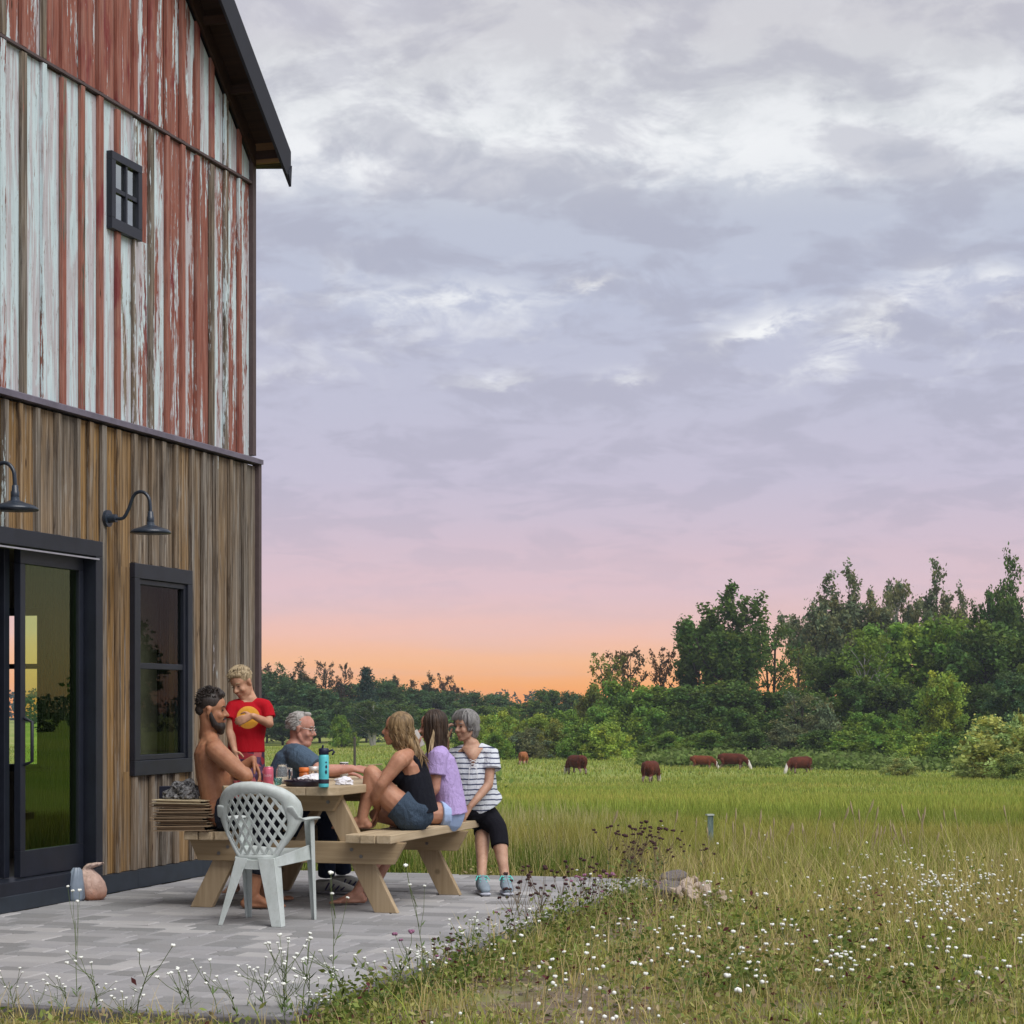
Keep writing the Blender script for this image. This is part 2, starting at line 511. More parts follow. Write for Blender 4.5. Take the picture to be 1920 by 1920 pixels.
def mat_peel():
    """old boards: grey-brown wood, worn red paint, pale blue-white paint on top that has flaked in streaks"""
    t = NT('peeling_paint')
    rn = t.rand()
    off = t.n.new('ShaderNodeCombineXYZ')
    t.l.new(t.math('MULTIPLY', rn, 37.0), off.inputs[0]); t.l.new(t.math('MULTIPLY', rn, 91.0), off.inputs[2])
    va = t.vec((10, 10, 0.75), off.outputs[0]); vb = t.vec((34, 34, 2.6), off.outputs[0]); vg = t.vec((60, 60, 1.2), off.outputs[0])
    vc = t.vec((90, 90, 13), off.outputs[0])
    grain = t.noise(vg, 1.0, 5, 0.65, 0.4)
    a = t.noise(va, 1.0, 4, 0.55, 0.35); b = t.noise(vb, 1.0, 5, 0.65, 0.5); c = t.noise(vc, 1.0, 4, 0.6, 0.3)
    white = t.attr('white'); gold = t.attr('gold'); red = t.attr('red')
    blotch = t.noise(t.vec((4, 4, 1.5), off.outputs[0]), 1.0, 4, 0.6)
    wood = t.mix(t.math('ADD', t.math('MULTIPLY', gold.outputs['Fac'], 0.95), t.math('MULTIPLY', t.math('SUBTRACT', blotch, 0.5), 0.9), True),
                 t.ramp(grain, [(0.3, (0.06, 0.05, 0.042)), (0.5, (0.17, 0.145, 0.115)), (0.72, (0.36, 0.335, 0.30))]),
                 t.ramp(grain, [(0.3, (0.08, 0.045, 0.018)), (0.5, (0.26, 0.155, 0.06)), (0.75, (0.43, 0.28, 0.125))]))
    dk = t.ramp(t.noise(t.vec((22, 22, 1.5), off.outputs[0]), 1.0, 6, 0.7, 0.5), [(0.52, 0), (0.64, 0.8)])
    wood = t.mix(dk, wood, (0.045, 0.032, 0.024))
    sil = t.ramp(t.noise(t.vec((15, 15, 1.1), off.outputs[0]), 1.3, 6, 0.7, 0.8), [(0.54, 0), (0.64, 0.5)])
    wood = t.mix(sil, wood, (0.33, 0.32, 0.29))
    redp = t.ramp(b, [(0.3, (0.15, 0.05, 0.04)), (0.5, (0.28, 0.105, 0.075)), (0.7, (0.36, 0.17, 0.13))])
    redp = t.mix(t.ramp(t.noise(vg, 1.3, 4, 0.7), [(0.5, 0), (0.62, 0.55)]), redp, (0.30, 0.20, 0.17))
    redp = t.mix(t.ramp(blotch, [(0.56, 0), (0.66, 0.75)]), redp, (0.17, 0.02, 0.03))
    redm = t.ramp(t.math('ADD', t.math('ADD', t.math('MULTIPLY', a, 0.5), t.math('MULTIPLY', b, 0.5)), t.math('MULTIPLY', t.math('SUBTRACT', red.outputs['Fac'], 0.5), 0.55)), [(0.47, 0), (0.51, 1)])
    col = t.mix(redm, wood, redp)
    ws = t.math('ADD', t.math('ADD', t.math('MULTIPLY', a, 0.50), t.math('MULTIPLY', b, 0.28)), t.math('MULTIPLY', c, 0.22))
    wth = t.math('ADD', ws, t.math('MULTIPLY', t.math('SUBTRACT', white.outputs['Fac'], 0.5), 0.42))
    wm = t.ramp(wth, [(0.495, 0), (0.512, 1)])
    wh = t.ramp(b, [(0.25, (0.42, 0.51, 0.53)), (0.55, (0.56, 0.68, 0.70)), (0.8, (0.63, 0.74, 0.76))])
    thin = t.ramp(t.noise(t.vec((16, 16, 1.0), off.outputs[0]), 1.0, 5, 0.65, 0.6), [(0.48, 0), (0.54, 0.85)])
    wh = t.mix(thin, wh, t.ramp(grain, [(0.35, (0.36, 0.31, 0.32)), (0.65, (0.55, 0.52, 0.54))]))
    fl = t.ramp(t.noise(t.vec((70, 70, 9), off.outputs[0]), 1.0, 5, 0.7, 0.4), [(0.60, 0), (0.64, 0.8)])
    wh = t.mix(fl, wh, (0.24, 0.16, 0.14))
    col = t.mix(wm, col, wh)
    # knots and nail stains
    k = t.n.new('ShaderNodeTexVoronoi'); t.l.new(t.vec((5, 5, 1.3), off.outputs[0]), k.inputs['Vector']); k.inputs['Scale'].default_value = 1.4
    col = t.mix(t.math('MULTIPLY', t.ramp(k.outputs['Distance'], [(0.03, 1), (0.075, 0)]), t.math('SUBTRACT', 1, wm)), col, (0.05, 0.025, 0.015))
    h = t.math('ADD', t.math('MULTIPLY', wm, 0.6), t.math('MULTIPLY', grain, 0.7))
    t.bump(h, 0.55, 0.006)
    return t.done(col, 0.85, spec=0.2)


M_peel = mat_peel()


def mat_wood(name, lo, hi, axis=1, rough=0.75, fine=42, knots=True, spec=0.3):
    t = NT(name)
    rn = t.rand()
    off = t.n.new('ShaderNodeCombineXYZ')
    for i in range(3): t.l.new(t.math('MULTIPLY', rn, 13.0 + 7 * i), off.inputs[i])
    sc = [fine] * 3; sc[axis] = 2.0
    g = t.noise(t.vec(tuple(sc), off.outputs[0]), 1.0, 4, 0.6, 0.5)
    sc2 = [5] * 3; sc2[axis] = 0.9
    g2 = t.noise(t.vec(tuple(sc2), off.outputs[0]), 1.0, 3, 0.5)
    f = t.math('ADD', t.math('MULTIPLY', g, 0.65), t.math('MULTIPLY', g2, 0.35))
    col = t.ramp(f, [(0.3, lo), (0.7, hi)])
    col = t.mix(t.math('MULTIPLY', rn, 0.25), col, tuple(x * 0.7 for x in lo))
    if knots:
        k = t.n.new('ShaderNodeTexVoronoi'); t.l.new(t.vec(src='Object'), k.inputs['Vector']); k.inputs['Scale'].default_value = 5
        col = t.mix(t.ramp(k.outputs['Distance'], [(0.06, 0.6), (0.13, 0)]), col, tuple(x * 0.35 for x in lo))
    t.bump(g, 0.15, 0.002)
    return t.done(col, rough, spec=spec)


M_soffit = mat_wood('soffit_wood', (0.018, 0.009, 0.006), (0.055, 0.026, 0.012), 0)  # near-black brown: the dark of the overhang's recess is put into the colour
M_intwall = plain('interior_wall', (0.16, 0.11, 0.065), 0.8, bump=0.1)

Z_FLASH = W(478, 873)[1]
Z_BAND = W(452, 328)[1]
SLOPE = 0.80
Z_EAVE = 5.37
WID = 9.0                    # gable width
MID = WID / 2
DEPTH = 9.0
UP = -0.045                  # the upper wall stands back


def roof_z(s): return Z_EAVE + SLOPE * (s if s < MID else WID - s)


# openings on the gable wall, (s0, s1, z0, z1) of their outer frames
sd1 = W(180, 1300)[0]
DOOR = (sd1, sd1 + 2.45, 0.02, W(178, 1016)[1])
w0, w1 = W(352, 1100)[0], W(243, 1100)[0]
WIN = (w0, w1, W(243, 1455)[1], W(247, 1056)[1])
u0, u1 = W(268, 400)[0], W(211, 400)[0]
LOFT = (u0, u1, W(211, 427)[1], W(211, 281)[1])


def cut(rects, op, m=0.0):
    out = []
    a0, a1, b0, b1 = op[0] + m, op[1] - m, op[2] + m, op[3] - m
    for s0, s1, z0, z1 in rects:
        if s1 <= a0 or s0 >= a1 or z1 <= b0 or z0 >= b1: out.append((s0, s1, z0, z1)); continue
        if z0 < b0: out.append((s0, s1, z0, b0))
        if z1 > b1: out.append((s0, s1, b1, z1))
        zz0, zz1 = max(z0, b0), min(z1, b1)
        if s0 < a0: out.append((s0, a0, zz0, zz1))
        if s1 > a1: out.append((a1, s1, zz0, zz1))
    return [r for r in out if r[1] - r[0] > 0.004 and r[3] - r[2] > 0.01]


def clad(rects, x0, x1, name, props, sloped=None):
    """each rectangle becomes a board of its own"""
    for s0, s1, z0, z1 in rects:
        m = MB()
        za = zb = z1
        if sloped: za, zb = min(z1, sloped(s0)), min(z1, sloped(s1))
        if za - z0 < 0.02 and zb - z0 < 0.02: continue
        za = max(za, z0 + 0.001); zb = max(zb, z0 + 0.001)
        m.add([(x0, -s0, z0), (x1, -s0, z0), (x1, -s1, z0), (x0, -s1, z0), (x0, -s0, za), (x1, -s0, za), (x1, -s1, zb), (x0, -s1, zb)],
              [(0, 1, 2, 3), (7, 6, 5, 4), (4, 5, 1, 0), (5, 6, 2, 1), (6, 7, 3, 2), (7, 4, 0, 3)])
        o = m.obj(name, M_peel, barn)
        for k, v in props.items(): o[k] = float(v)


# sheathing behind the boards
sh = MB()
for r in cut(cut([(0, WID, 0, Z_FLASH)], DOOR, 0.05), WIN, 0.05):
    sh.box(-0.12, -0.022, -r[1], -r[0], r[2], r[3])
for r in cut([(0, WID, Z_FLASH, Z_EAVE)], LOFT, 0.03):
    sh.box(-0.16, -0.022 + UP, -r[1], -r[0], r[2], r[3])
sh.add([(UP - 0.022, 0, Z_EAVE), (UP - 0.022, -MID, Z_EAVE + SLOPE * MID), (UP - 0.022, -WID, Z_EAVE), (-0.16, 0, Z_EAVE), (-0.16, -MID, Z_EAVE + SLOPE * MID), (-0.16, -WID, Z_EAVE)],
       [(0, 1, 2), (5, 4, 3), (0, 3, 4, 1), (1, 4, 5, 2), (0, 2, 5, 3)])
sh.obj('sheathing', M_intwall, barn)

PITCH = 0.2415
BAT0 = W(430, 600)[0] % PITCH
r1 = random.Random(3)
#            from the corner backwards
WH_MAIN = [0.62, 0.50, 0.60, 0.42, 0.55, 0.50, 0.60, 0.52, 0.72, 0.95, 0.80, 0.92, 0.86, 0.78, 0.82, 0.98, 1.0, 0.9, 0.9]
WH_TOP = [0.95, 1.0, 0.72, 0.75, 0.45, 0.40, 0.45, 0.48, 0.35, 0.32, 0.3, 0.36, 0.30, 0.55, 0.45, 0.3, 0.4]
GOLD_LOW = [0.1, 0.15, 0.45, 0.2, 0.55, 0.75, 0.2, 0.15, 0.25, 0.9, 1.0, 1.0, 1.0, 0.15, 0.4, 0.75, 0.9, 0.9, 0.3, 0.6]
edges = [0.0] + [BAT0 + k * PITCH for k in range(0, 40) if 0.05 < BAT0 + k * PITCH < WID] + [WID]
for i in range(len(edges) - 1):
    a, b = edges[i] + 0.002, edges[i + 1] - 0.002
    jit = r1.uniform(-0.003, 0.003)
    wv = WH_MAIN[i] if i < len(WH_MAIN) else r1.uniform(0.5, 1.1)
    clad(cut([(a, b, Z_FLASH + 0.04, Z_BAND - 0.012 + r1.uniform(-0.01, 0.01))], LOFT, 0.02), UP - 0.02, UP + jit, 'board', dict(white=wv, red=0.9 if wv < 0.7 else 0.55, gold=0.35))
    wt = WH_TOP[i] if i < len(WH_TOP) else r1.uniform(0.2, 0.5)
    clad([(a, b, Z_BAND + 0.012, 99)], UP - 0.02, UP - jit, 'board', dict(white=wt, red=1.05, gold=0.3), lambda s: roof_z(s) - 0.02)
# battens over the joints
for i in range(1, len(edges) - 1):
    c = edges[i]; w = r1.uniform(0.024, 0.032)
    kind = r1.random()
    wv = 0.15 if kind < 0.85 else 0.7
    if i < 8 and kind > 0.5: wv = 0.5
    clad(cut([(c - w, c + w, Z_FLASH + 0.04, Z_BAND - 0.02 + r1.uniform(-0.015, 0.01))], LOFT, 0.02), UP + 0.004, UP + 0.026, 'batten', dict(white=wv - 0.12, red=r1.choice([0.9, 0.7, 0.3, 0.6]), gold=0.1))
    clad([(c - w, c + w, Z_BAND + 0.016, 99)], UP + 0.004, UP + 0.026, 'batten', dict(white=r1.choice([-0.1, 0.1, 0.2, 0.4]), red=r1.choice([0.2, 0.9, 1.0, 0.8]), gold=0.15), lambda s: roof_z(s) - 0.02)
# lower storey: wider spread of widths
r2 = random.Random(11)
lo_edges = [0.0]
while lo_edges[-1] < WID - 0.2: lo_edges.append(lo_edges[-1] + r2.choice([0.17, 0.2, 0.235, 0.25]))
lo_edges[-1] = WID
Z0 = 0.125
for i in range(len(lo_edges) - 1):
    a, b = lo_edges[i] + 0.002, lo_edges[i + 1] - 0.002
    g = GOLD_LOW[i] if i < len(GOLD_LOW) else r2.uniform(0, 1)
    rr = cut(cut([(a, b, Z0, Z_FLASH - 0.006)], DOOR, 0.03), WIN, 0.03)
    clad(rr, -0.02, r2.uniform(-0.003, 0.003), 'board', dict(white=-0.1 if r2.random() < 0.75 else 0.18, red=-0.15 if r2.random() < 0.8 else 0.15, gold=g))
    if i:
        c = lo_edges[i]; w = r2.uniform(0.02, 0.03)
        rr = cut(cut([(c - w, c + w, Z0, Z_FLASH - 0.01)], DOOR, -0.005), WIN, -0.005)
        clad(rr, 0.004, 0.028, 'batten', dict(white=-0.1 if r2.random() < 0.8 else 0.24, red=-0.2, gold=r2.choice([0, 0.1, 0.3, 0.7])))

# trims
MB().box(UP, 0.05, -WID, 0.03, Z_FLASH + 0.01, Z_FLASH + 0.045).add([(UP, -WID, Z_FLASH + 0.045), (0.05, -WID, Z_FLASH + 0.045), (0.05, 0.03, Z_FLASH + 0.045), (UP, 0.03, Z_FLASH + 0.045), (UP + 0.006, -WID, Z_FLASH + 0.075), (UP + 0.006, 0.03, Z_FLASH + 0.075)],
    [(1, 2, 5, 4), (0, 1, 4), (2, 3, 5)]).obj('flashing', M_flash, barn)
MB().box(UP, UP + 0.03, -WID, 0.0, Z_BAND - 0.008, Z_BAND + 0.01).obj('drip_edge', M_corner, barn)
for r in cut([(-0.03, 1.0, 0.0, Z0), (1.003, 2.0, 0.0, Z0), (2.003, WID, 0.0, Z0)], (DOOR[0], DOOR[1], -1, 1)): MB().box(-0.02, 0.034, -r[1], -r[0], 0.003, Z0 - 0.004).obj('skirting', M_skirt, barn)
MB().box(UP - 0.02, UP + 0.034, -0.03, 0.03, Z_FLASH + 0.08, Z_EAVE + 0.06).obj('corner_trim', M_corner, barn)
MB().box(-0.02, 0.034, -0.02, 0.03, 0.13, Z_FLASH + 0.012).obj('corner_trim', M_corner, barn)

# the far side wall, with a wide opening the sunset shows through, and the back walls
SIDEWIN = (1.78, 3.4, 0.70, 1.99)     # depth behind the gable wall, z
sw = MB()
for r in cut([(0.12, DEPTH, 0.0, Z_EAVE)], SIDEWIN): sw.box(-r[1], -r[0], -0.10, 0.0, r[2], r[3])
sw.box(-DEPTH, 0, -WID, -WID + 0.1, 0, Z_EAVE)
sw.box(-DEPTH, -DEPTH + 0.1, -WID + 0.1, -0.1, 0, Z_EAVE + 0.2)
sw.obj('side_wall', M_peel, barn)
fr = MB()
a0, a1, b0, b1 = SIDEWIN
for q0, q1, p0, p1 in ((a0, a1, b0, b0 + 0.06), (a0, a1, b1 - 0.06, b1), (a0, a0 + 0.06, b0, b1), (a1 - 0.06, a1, b0, b1), (2.30, 2.42, b0, b1), (a0, a1, 1.51, 1.55)):
    fr.box(-q1, -q0, -0.07, -0.03, p0, p1)
fr.obj('side_window', M_frame, barn)
inn = MB()
inn.box(-DEPTH + 0.1, -0.12, -WID + 0.1, -0.1, 2.35, 2.42)
inn.obj('ceiling', M_intwall, barn)
MB().box(-DEPTH + 0.1, -0.12, -WID + 0.1, -0.1, 0.0, 0.02).obj('floor', plain('interior_floor', (0.12, 0.09, 0.06), 0.4), barn)
MB().box(-2.9, -2.78, -WID + 0.1, -3.2, 0.02, 2.35).obj('partition', M_intwall, barn)

# roof
OV = 0.20                     # rake overhang
rf = MB()
e = 0.10
th = 0.05
for sgn, sA, sB in ((1, -e, MID), (-1, WID + e, MID)):
    zA, zB = Z_EAVE - SLOPE * e + 0.165, Z_EAVE + SLOPE * MID + 0.165
    rf.prism([(OV, -sA, zA), (OV, -sB, zB), (OV, -sB, zB + th), (OV, -sA, zA + th)], (-DEPTH - 2 * OV, 0, 0))
rf.obj('roof_panel', M_roofm, barn)
fa = MB()
for sA, sB in ((-e - 0.06, MID), (WID + e + 0.06, MID)):
    zA, zB = Z_EAVE - SLOPE * (e + 0.06), Z_EAVE + SLOPE * MID
    fa.prism([(OV, -sA, zA - 0.02), (OV, -sB, zB - 0.02), (OV, -sB, zB + 0.235), (OV, -sA, zA + 0.235)], (0.022, 0, 0))
fa.obj('fascia', M_roofm, barn)
MB().prism([(OV + 0.030, e + 0.0, Z_EAVE - 0.08), (OV + 0.030, e + 0.045, Z_EAVE - 0.165), (OV + 0.030, e + 0.062, Z_EAVE + 0.0)], (-0.02, 0, 0)).obj('gable_trim_end', M_roofm, barn)
so = MB()
zA, zB = Z_EAVE - SLOPE * e + 0.16, Z_EAVE + SLOPE * MID + 0.16
so.prism([(OV - 0.004, e, zA), (OV - 0.004, -MID, zB), (OV - 0.004, -MID, zB - 0.02), (OV - 0.004, e, zA - 0.02)], (-(OV - 0.03) - 0.004 + UP, 0, 0))
so.obj('soffit', M_soffit, barn)
for k in range(9):
    s = -0.03 + k * 0.46
    MB().box(UP + 0.03, OV - 0.006, -s - 0.04, -s, roof_z(s) + (0.045 if k == 0 else 0.05), roof_z(s) + 0.11).obj('lookout', M_soffit, barn)
MB().prism([(UP + 0.028, 0.0, Z_EAVE - 0.03), (UP + 0.028, -MID, Z_EAVE - 0.03 + SLOPE * MID), (UP + 0.028, -MID, Z_EAVE + 0.12 + SLOPE * MID), (UP + 0.028, 0.0, Z_EAVE + 0.12)], (0.02, 0, 0)).obj('rake_board', M_soffit, barn)
# eave soffit return, and the board that closes the rake at its foot
MB().box(UP - 0.02, OV - 0.004, -0.004, 0.040, Z_EAVE - 0.008, Z_EAVE + 0.16).obj('closing_board', mat_wood('closing_wood', (0.16, 0.09, 0.035), (0.28, 0.16, 0.07), 0), barn)
MB().add([(UP - 0.02, 0.034, Z_EAVE - 0.012), (OV - 0.006, 0.034, Z_EAVE - 0.012), (OV - 0.006, e + 0.03, Z_EAVE - 0.012), (UP - 0.02, e + 0.03, Z_EAVE - 0.012),
          (UP - 0.02, 0.034, Z_EAVE - 0.002), (OV - 0.006, 0.034, Z_EAVE - 0.002), (OV - 0.006, e + 0.03, Z_EAVE - 0.03), (UP - 0.02, e + 0.03, Z_EAVE - 0.002)],
         [(3, 2, 1, 0), (4, 5, 6, 7), (0, 1, 5, 4), (1, 2, 6, 5), (2, 3, 7, 6), (3, 0, 4, 7)]).obj('soffit_return', M_soffit, barn)


def mat_glass(name, tint, f0=1.0, rough=0.0, refl=(0.95, 1.0, 0.95)):
    m = bpy.data.materials.new(name); m.use_nodes = True
    n, l = m.node_tree.nodes, m.node_tree.links; n.clear()
    o = n.new('ShaderNodeOutputMaterial'); mx = n.new('ShaderNodeMixShader'); fr = n.new('ShaderNodeFresnel')
    fr.inputs['IOR'].default_value = 1.5
    mu = n.new('ShaderNodeMath'); mu.operation = 'MULTIPLY'; mu.inputs[1].default_value = f0; mu.use_clamp = True
    tr = n.new('ShaderNodeBsdfTransparent'); gl = n.new('ShaderNodeBsdfGlossy')
    nz = n.new('ShaderNodeTexNoise'); nz.inputs['Scale'].default_value = 2.0; nz.inputs['Detail'].default_value = 1
    bp = n.new('ShaderNodeBump'); bp.inputs['Strength'].default_value = 0.02; bp.inputs['Distance'].default_value = 0.01
    l.new(nz.outputs['Fac'], bp.inputs['Height']); l.new(bp.outputs[0], gl.inputs['Normal'])
    tr.inputs[0].default_value = tuple(tint) + (1,); gl.inputs['Roughness'].default_value = rough; gl.inputs[0].default_value = tuple(refl) + (1,)
    ge = n.new('ShaderNodeNewGeometry'); fb = n.new('ShaderNodeMath'); fb.operation = 'SUBTRACT'; fb.inputs[0].default_value = 1.0; l.new(ge.outputs['Backfacing'], fb.inputs[1])
    m2 = n.new('ShaderNodeMath'); m2.operation = 'MULTIPLY'; l.new(mu.outputs[0], m2.inputs[0]); l.new(fb.outputs[0], m2.inputs[1])
    l.new(fr.outputs[0], mu.inputs[0]); l.new(m2.outputs[0], mx.inputs[0]); l.new(tr.outputs[0], mx.inputs[1]); l.new(gl.outputs[0], mx.inputs[2]); l.new(mx.outputs[0], o.inputs[0])
    return m


M_pane = mat_glass('door_glass', (0.72, 0.88, 0.58), 1.3, 0.0, (0.78, 1.0, 0.50))
M_pane2 = mat_glass('window_glass', (0.72, 0.75, 0.70), 0.4)
M_pane3 = mat_glass('loft_glass', (0.25, 0.28, 0.33), 5.0)
M_blind = plain('blind', (0.26, 0.24, 0.19), 0.8)


def ring(m, s0, s1, z0, z1, w, x0, x1, wb=None, wt=None):
    wb = w if wb is None else wb; wt = w if wt is None else wt
    m.box(x0, x1, -s1, -s0, z0, z0 + wb); m.box(x0, x1, -s1, -s0, z1 - wt, z1)
    m.box(x0, x1, -s0 - w, -s0, z0 + wb, z1 - wt); m.box(x0, x1, -s1, -s1 + w, z0 + wb, z1 - wt)


# single window in the lower storey
s0, s1, z0, z1 = WIN
wf = MB(); ring(wf, s0, s1, z0, z1, 0.075, -0.06, 0.040, 0.10, 0.10)
wo_ = wf.obj('window', M_frame, barn, bevel=0.003)
f2 = MB(); ring(f2, s0 + 0.077, s1 - 0.077, z0 + 0.102, z1 - 0.102, 0.035, -0.05, 0.025)
zm = W(300, 1250)[1]
f2.box(-0.04, 0.018, -s1 + 0.112, -s0 - 0.112, zm - 0.02, zm + 0.02)
f2.obj('sash', M_frame, wo_, bevel=0.003)
MB().box(-0.005, 0.000, -s1 + 0.112, -s0 - 0.112, z0 + 0.137, z1 - 0.137).obj('pane', M_pane2, wo_)
MB().box(-0.30, -0.29, -s1 + 0.02, -s0 + 0.1, z0 - 0.2, z1 + 0.1).obj('blind', M_blind, wo_)
MB().box(-0.27, -0.26, -s1 + 0.45, -s0 - 0.27, z0 - 0.1, z1 - 0.12).obj('curtain', plain('curtain', (0.20, 0.25, 0.17), 0.9), wo_)
# loft window, four panes
s0, s1, z0, z1 = LOFT
wf = MB(); ring(wf, s0, s1, z0, z1, 0.055, UP - 0.05, UP + 0.042, 0.075, 0.055)
lw = wf.obj('window', M_frame, barn, bevel=0.003)
sm, zm = (s0 + s1) / 2, (z0 + z1) / 2 + 0.01
MB().box(UP - 0.004, UP + 0.036, -sm - 0.012, -sm + 0.012, z0 + 0.077, z1 - 0.057).box(UP - 0.002, UP + 0.034, -s1 + 0.057, -s0 - 0.057, zm - 0.014, zm + 0.014).obj('glazing_bar', M_frame, lw)
for a, b in ((s0 + 0.056, sm - 0.015), (sm + 0.015, s1 - 0.056)):
    for c, d in ((z0 + 0.077, zm - 0.015), (zm + 0.015, z1 - 0.057)):
        MB().box(UP + 0.014, UP + 0.018, -b, -a, c, d).obj('pane', M_pane3, lw)
MB().box(UP - 0.055, UP - 0.052, -s1 + 0.03, -s0 - 0.03, z0 + 0.03, z1 - 0.03).obj('backing', M_blind, lw)
# sliding door
s0, s1, z0, z1 = DOOR
df = MB(); ring(df, s0, s1, z0 + 0.0, z1, 0.09, -0.16, 0.05, 0.16, 0.10)
door = df.obj('sliding_door', M_frame, barn, bevel=0.003)
MB().box(0.052, 0.058, -s1, -s0 - 0.06, z1 - 0.122, z1 - 0.112).obj('rail', plain('rail', (0.5, 0.52, 0.55), 0.3, 0.8), door)
MB().box(-0.02, 0.055, -s1, -s0 + 0.0, 0.003, 0.10).obj('threshold', M_skirt, door, bevel=0.004)
pA = W(146, 1300)[0] - 0.12; pB = W(26, 1300)[0] - 0.12
pn = MB(); ring(pn, pA, pB, 0.185, z1 - 0.105, 0.058, -0.07, -0.025, 0.16, 0.09)
pn_o = pn.obj('door_leaf', M_frame, door, bevel=0.003)
MB().box(-0.052, -0.046, -pB + 0.058, -pA - 0.058, 0.345, z1 - 0.195).obj('pane', M_pane, pn_o)
MB().box(-0.145, -0.10, -pB - 0.06, -pB + 0.0, 0.185, z1 - 0.105).obj('meeting_stile', M_frame, door, bevel=0.003)
hh = W(30, 1385)[1]
MB().tube([(-0.02, -pB + 0.04, hh + 0.12), (0.03, -pB + 0.04, hh + 0.10), (0.03, -pB + 0.04, hh - 0.14), (-0.02, -pB + 0.04, hh - 0.16)], 0.011, seg=8).obj('handle', M_roofm, pn_o, smooth=True)


# ------------------------------------------------------------------ gooseneck lamps
M_lampd = mat_metal_dark('lamp_enamel', (0.02, 0.03, 0.045), 0.32)
M_lampw = plain('lamp_inside', (0.5, 0.45, 0.4), 0.5)


def lamp(s, label):
    zc = W(195, 973)[1]
    c = Vector((CX - UX * s, CY - UY * s, zc))
    e_ = empty('barn_lamp', c, ROT, label, 'lamp', 'gooseneck lamps on the barn wall')
    MB().tube([(0.028, 0, 0), (0.05, 0, 0)], 0.055, side=(0, 1, 0), seg=20, caps='flat').tube([(0.05, 0, 0), (0.10, 0, 0)], [0.03, 0.026], seg=14, caps='flat').obj('mounting_plate', M_lampd, e_, smooth=False)
    pts = []
    for k in range(24):
        t = k / 23
        P = [(0.09, 0), (0.15, 0.0), (0.19, 0.06), (0.23, 0.15), (0.29, 0.165), (0.335, 0.12), (0.345, 0.03)]
        n = len(P) - 1; f = t * n; i = min(int(f), n - 1); u = f - i
        p = [P[max(i - 1, 0)], P[i], P[i + 1], P[min(i + 2, n)]]
        q = [0.5 * (2 * p[1][d] + (p[2][d] - p[0][d]) * u + (2 * p[0][d] - 5 * p[1][d] + 4 * p[2][d] - p[3][d]) * u * u + (-p[0][d] + 3 * p[1][d] - 3 * p[2][d] + p[3][d]) * u ** 3) for d in (0, 1)]
        pts.append((q[0], 0, q[1]))
    MB().tube(pts, 0.0115, side=(0, 1, 0), seg=10).obj('arm', M_lampd, e_, smooth=True)
    MB().lathe([(0.019, -0.05), (0.024, -0.045), (0.024, 0.0), (0.02, 0.005), (0.018, 0.035), (0.012, 0.04)], (0.345, 0, 0)).obj('socket', M_lampd, e_, smooth=True)
    m = MB().lathe([(0.132, -0.105), (0.130, -0.092), (0.112, -0.078), (0.06, -0.062), (0.026, -0.048), (0.024, -0.03)], (0.345, 0, 0), 32)
    m.mi = 1
    m.lathe([(0.129, -0.104), (0.108, -0.082), (0.05, -0.068), (0.01, -0.06)], (0.345, 0, 0), 32)
    m.obj('lamp_shade', [M_lampd, M_lampw], e_, smooth=True)


lamp(W(192, 973)[0], 'dark gooseneck lamp over the wall between the glass door and window')
lamp(W(-72, 926)[0], 'dark gooseneck lamp cut by the left edge, above the glass door')

# ================================================================== patio
ang = ROT


def PL(a, b, z=0.0):
    """wall frame on the ground: a out of the wall, b along it from the far corner"""
    return Vector((CX + NX * a + UX * b, CY + NY * a + UY * b, z))


def inv(x, y):
    dx, dy = x - CX, y - CY
    return dx * NX + dy * NY, dx * UX + dy * UY


pe = Q(1027, 1727, CAM_H * 3840 / (1727 - 1316)); A1 = inv(pe.x, pe.y)[0]
pn_ = Q(300, 1898, CAM_H * 3840 / (1898 - 1316)); B0 = inv(pn_.x, pn_.y)[1]
pf = Q(900, 1640, CAM_H * 3840 / (1640 - 1316)); B1 = inv(pf.x, pf.y)[1]
patio = empty('patio', (CX, CY, 0), ROT, kind='structure')


def mat_paver():
    t = NT('paver')
    rn = t.rand()
    v = t.vec()
    n1 = t.noise(v, 3.0, 5, 0.6); n2 = t.noise(v, 70, 4, 0.7); n3 = t.noise(v, 0.8, 4, 0.6)
    a = t.attr('tone', 'GEOMETRY').outputs['Fac']; b = t.attr('tone', 'OBJECT').outputs['Fac']
    tone = t.math('MAXIMUM', a, b)
    base = t.ramp(tone, [(0.0, (0.185, 0.19, 0.19)), (0.3, (0.255, 0.258, 0.262)), (0.55, (0.292, 0.292, 0.300)), (0.8, (0.35, 0.35, 0.35)), (1.0, (0.41, 0.405, 0.395))])
    base = t.mix(t.ramp(n1, [(0.35, 0.0), (0.7, 0.35)]), base, (0.25, 0.235, 0.22))
    base = t.mix(t.ramp(n2, [(0.4, 0.0), (0.8, 0.3)]), base, (0.42, 0.40, 0.39))
    base = t.mix(t.ramp(n3, [(0.45, 0.0), (0.65, 0.25)]), base, (0.21, 0.20, 0.19))
    t.bump(n2, 0.35, 0.003)
    return t.done(base, 0.85, spec=0.25)


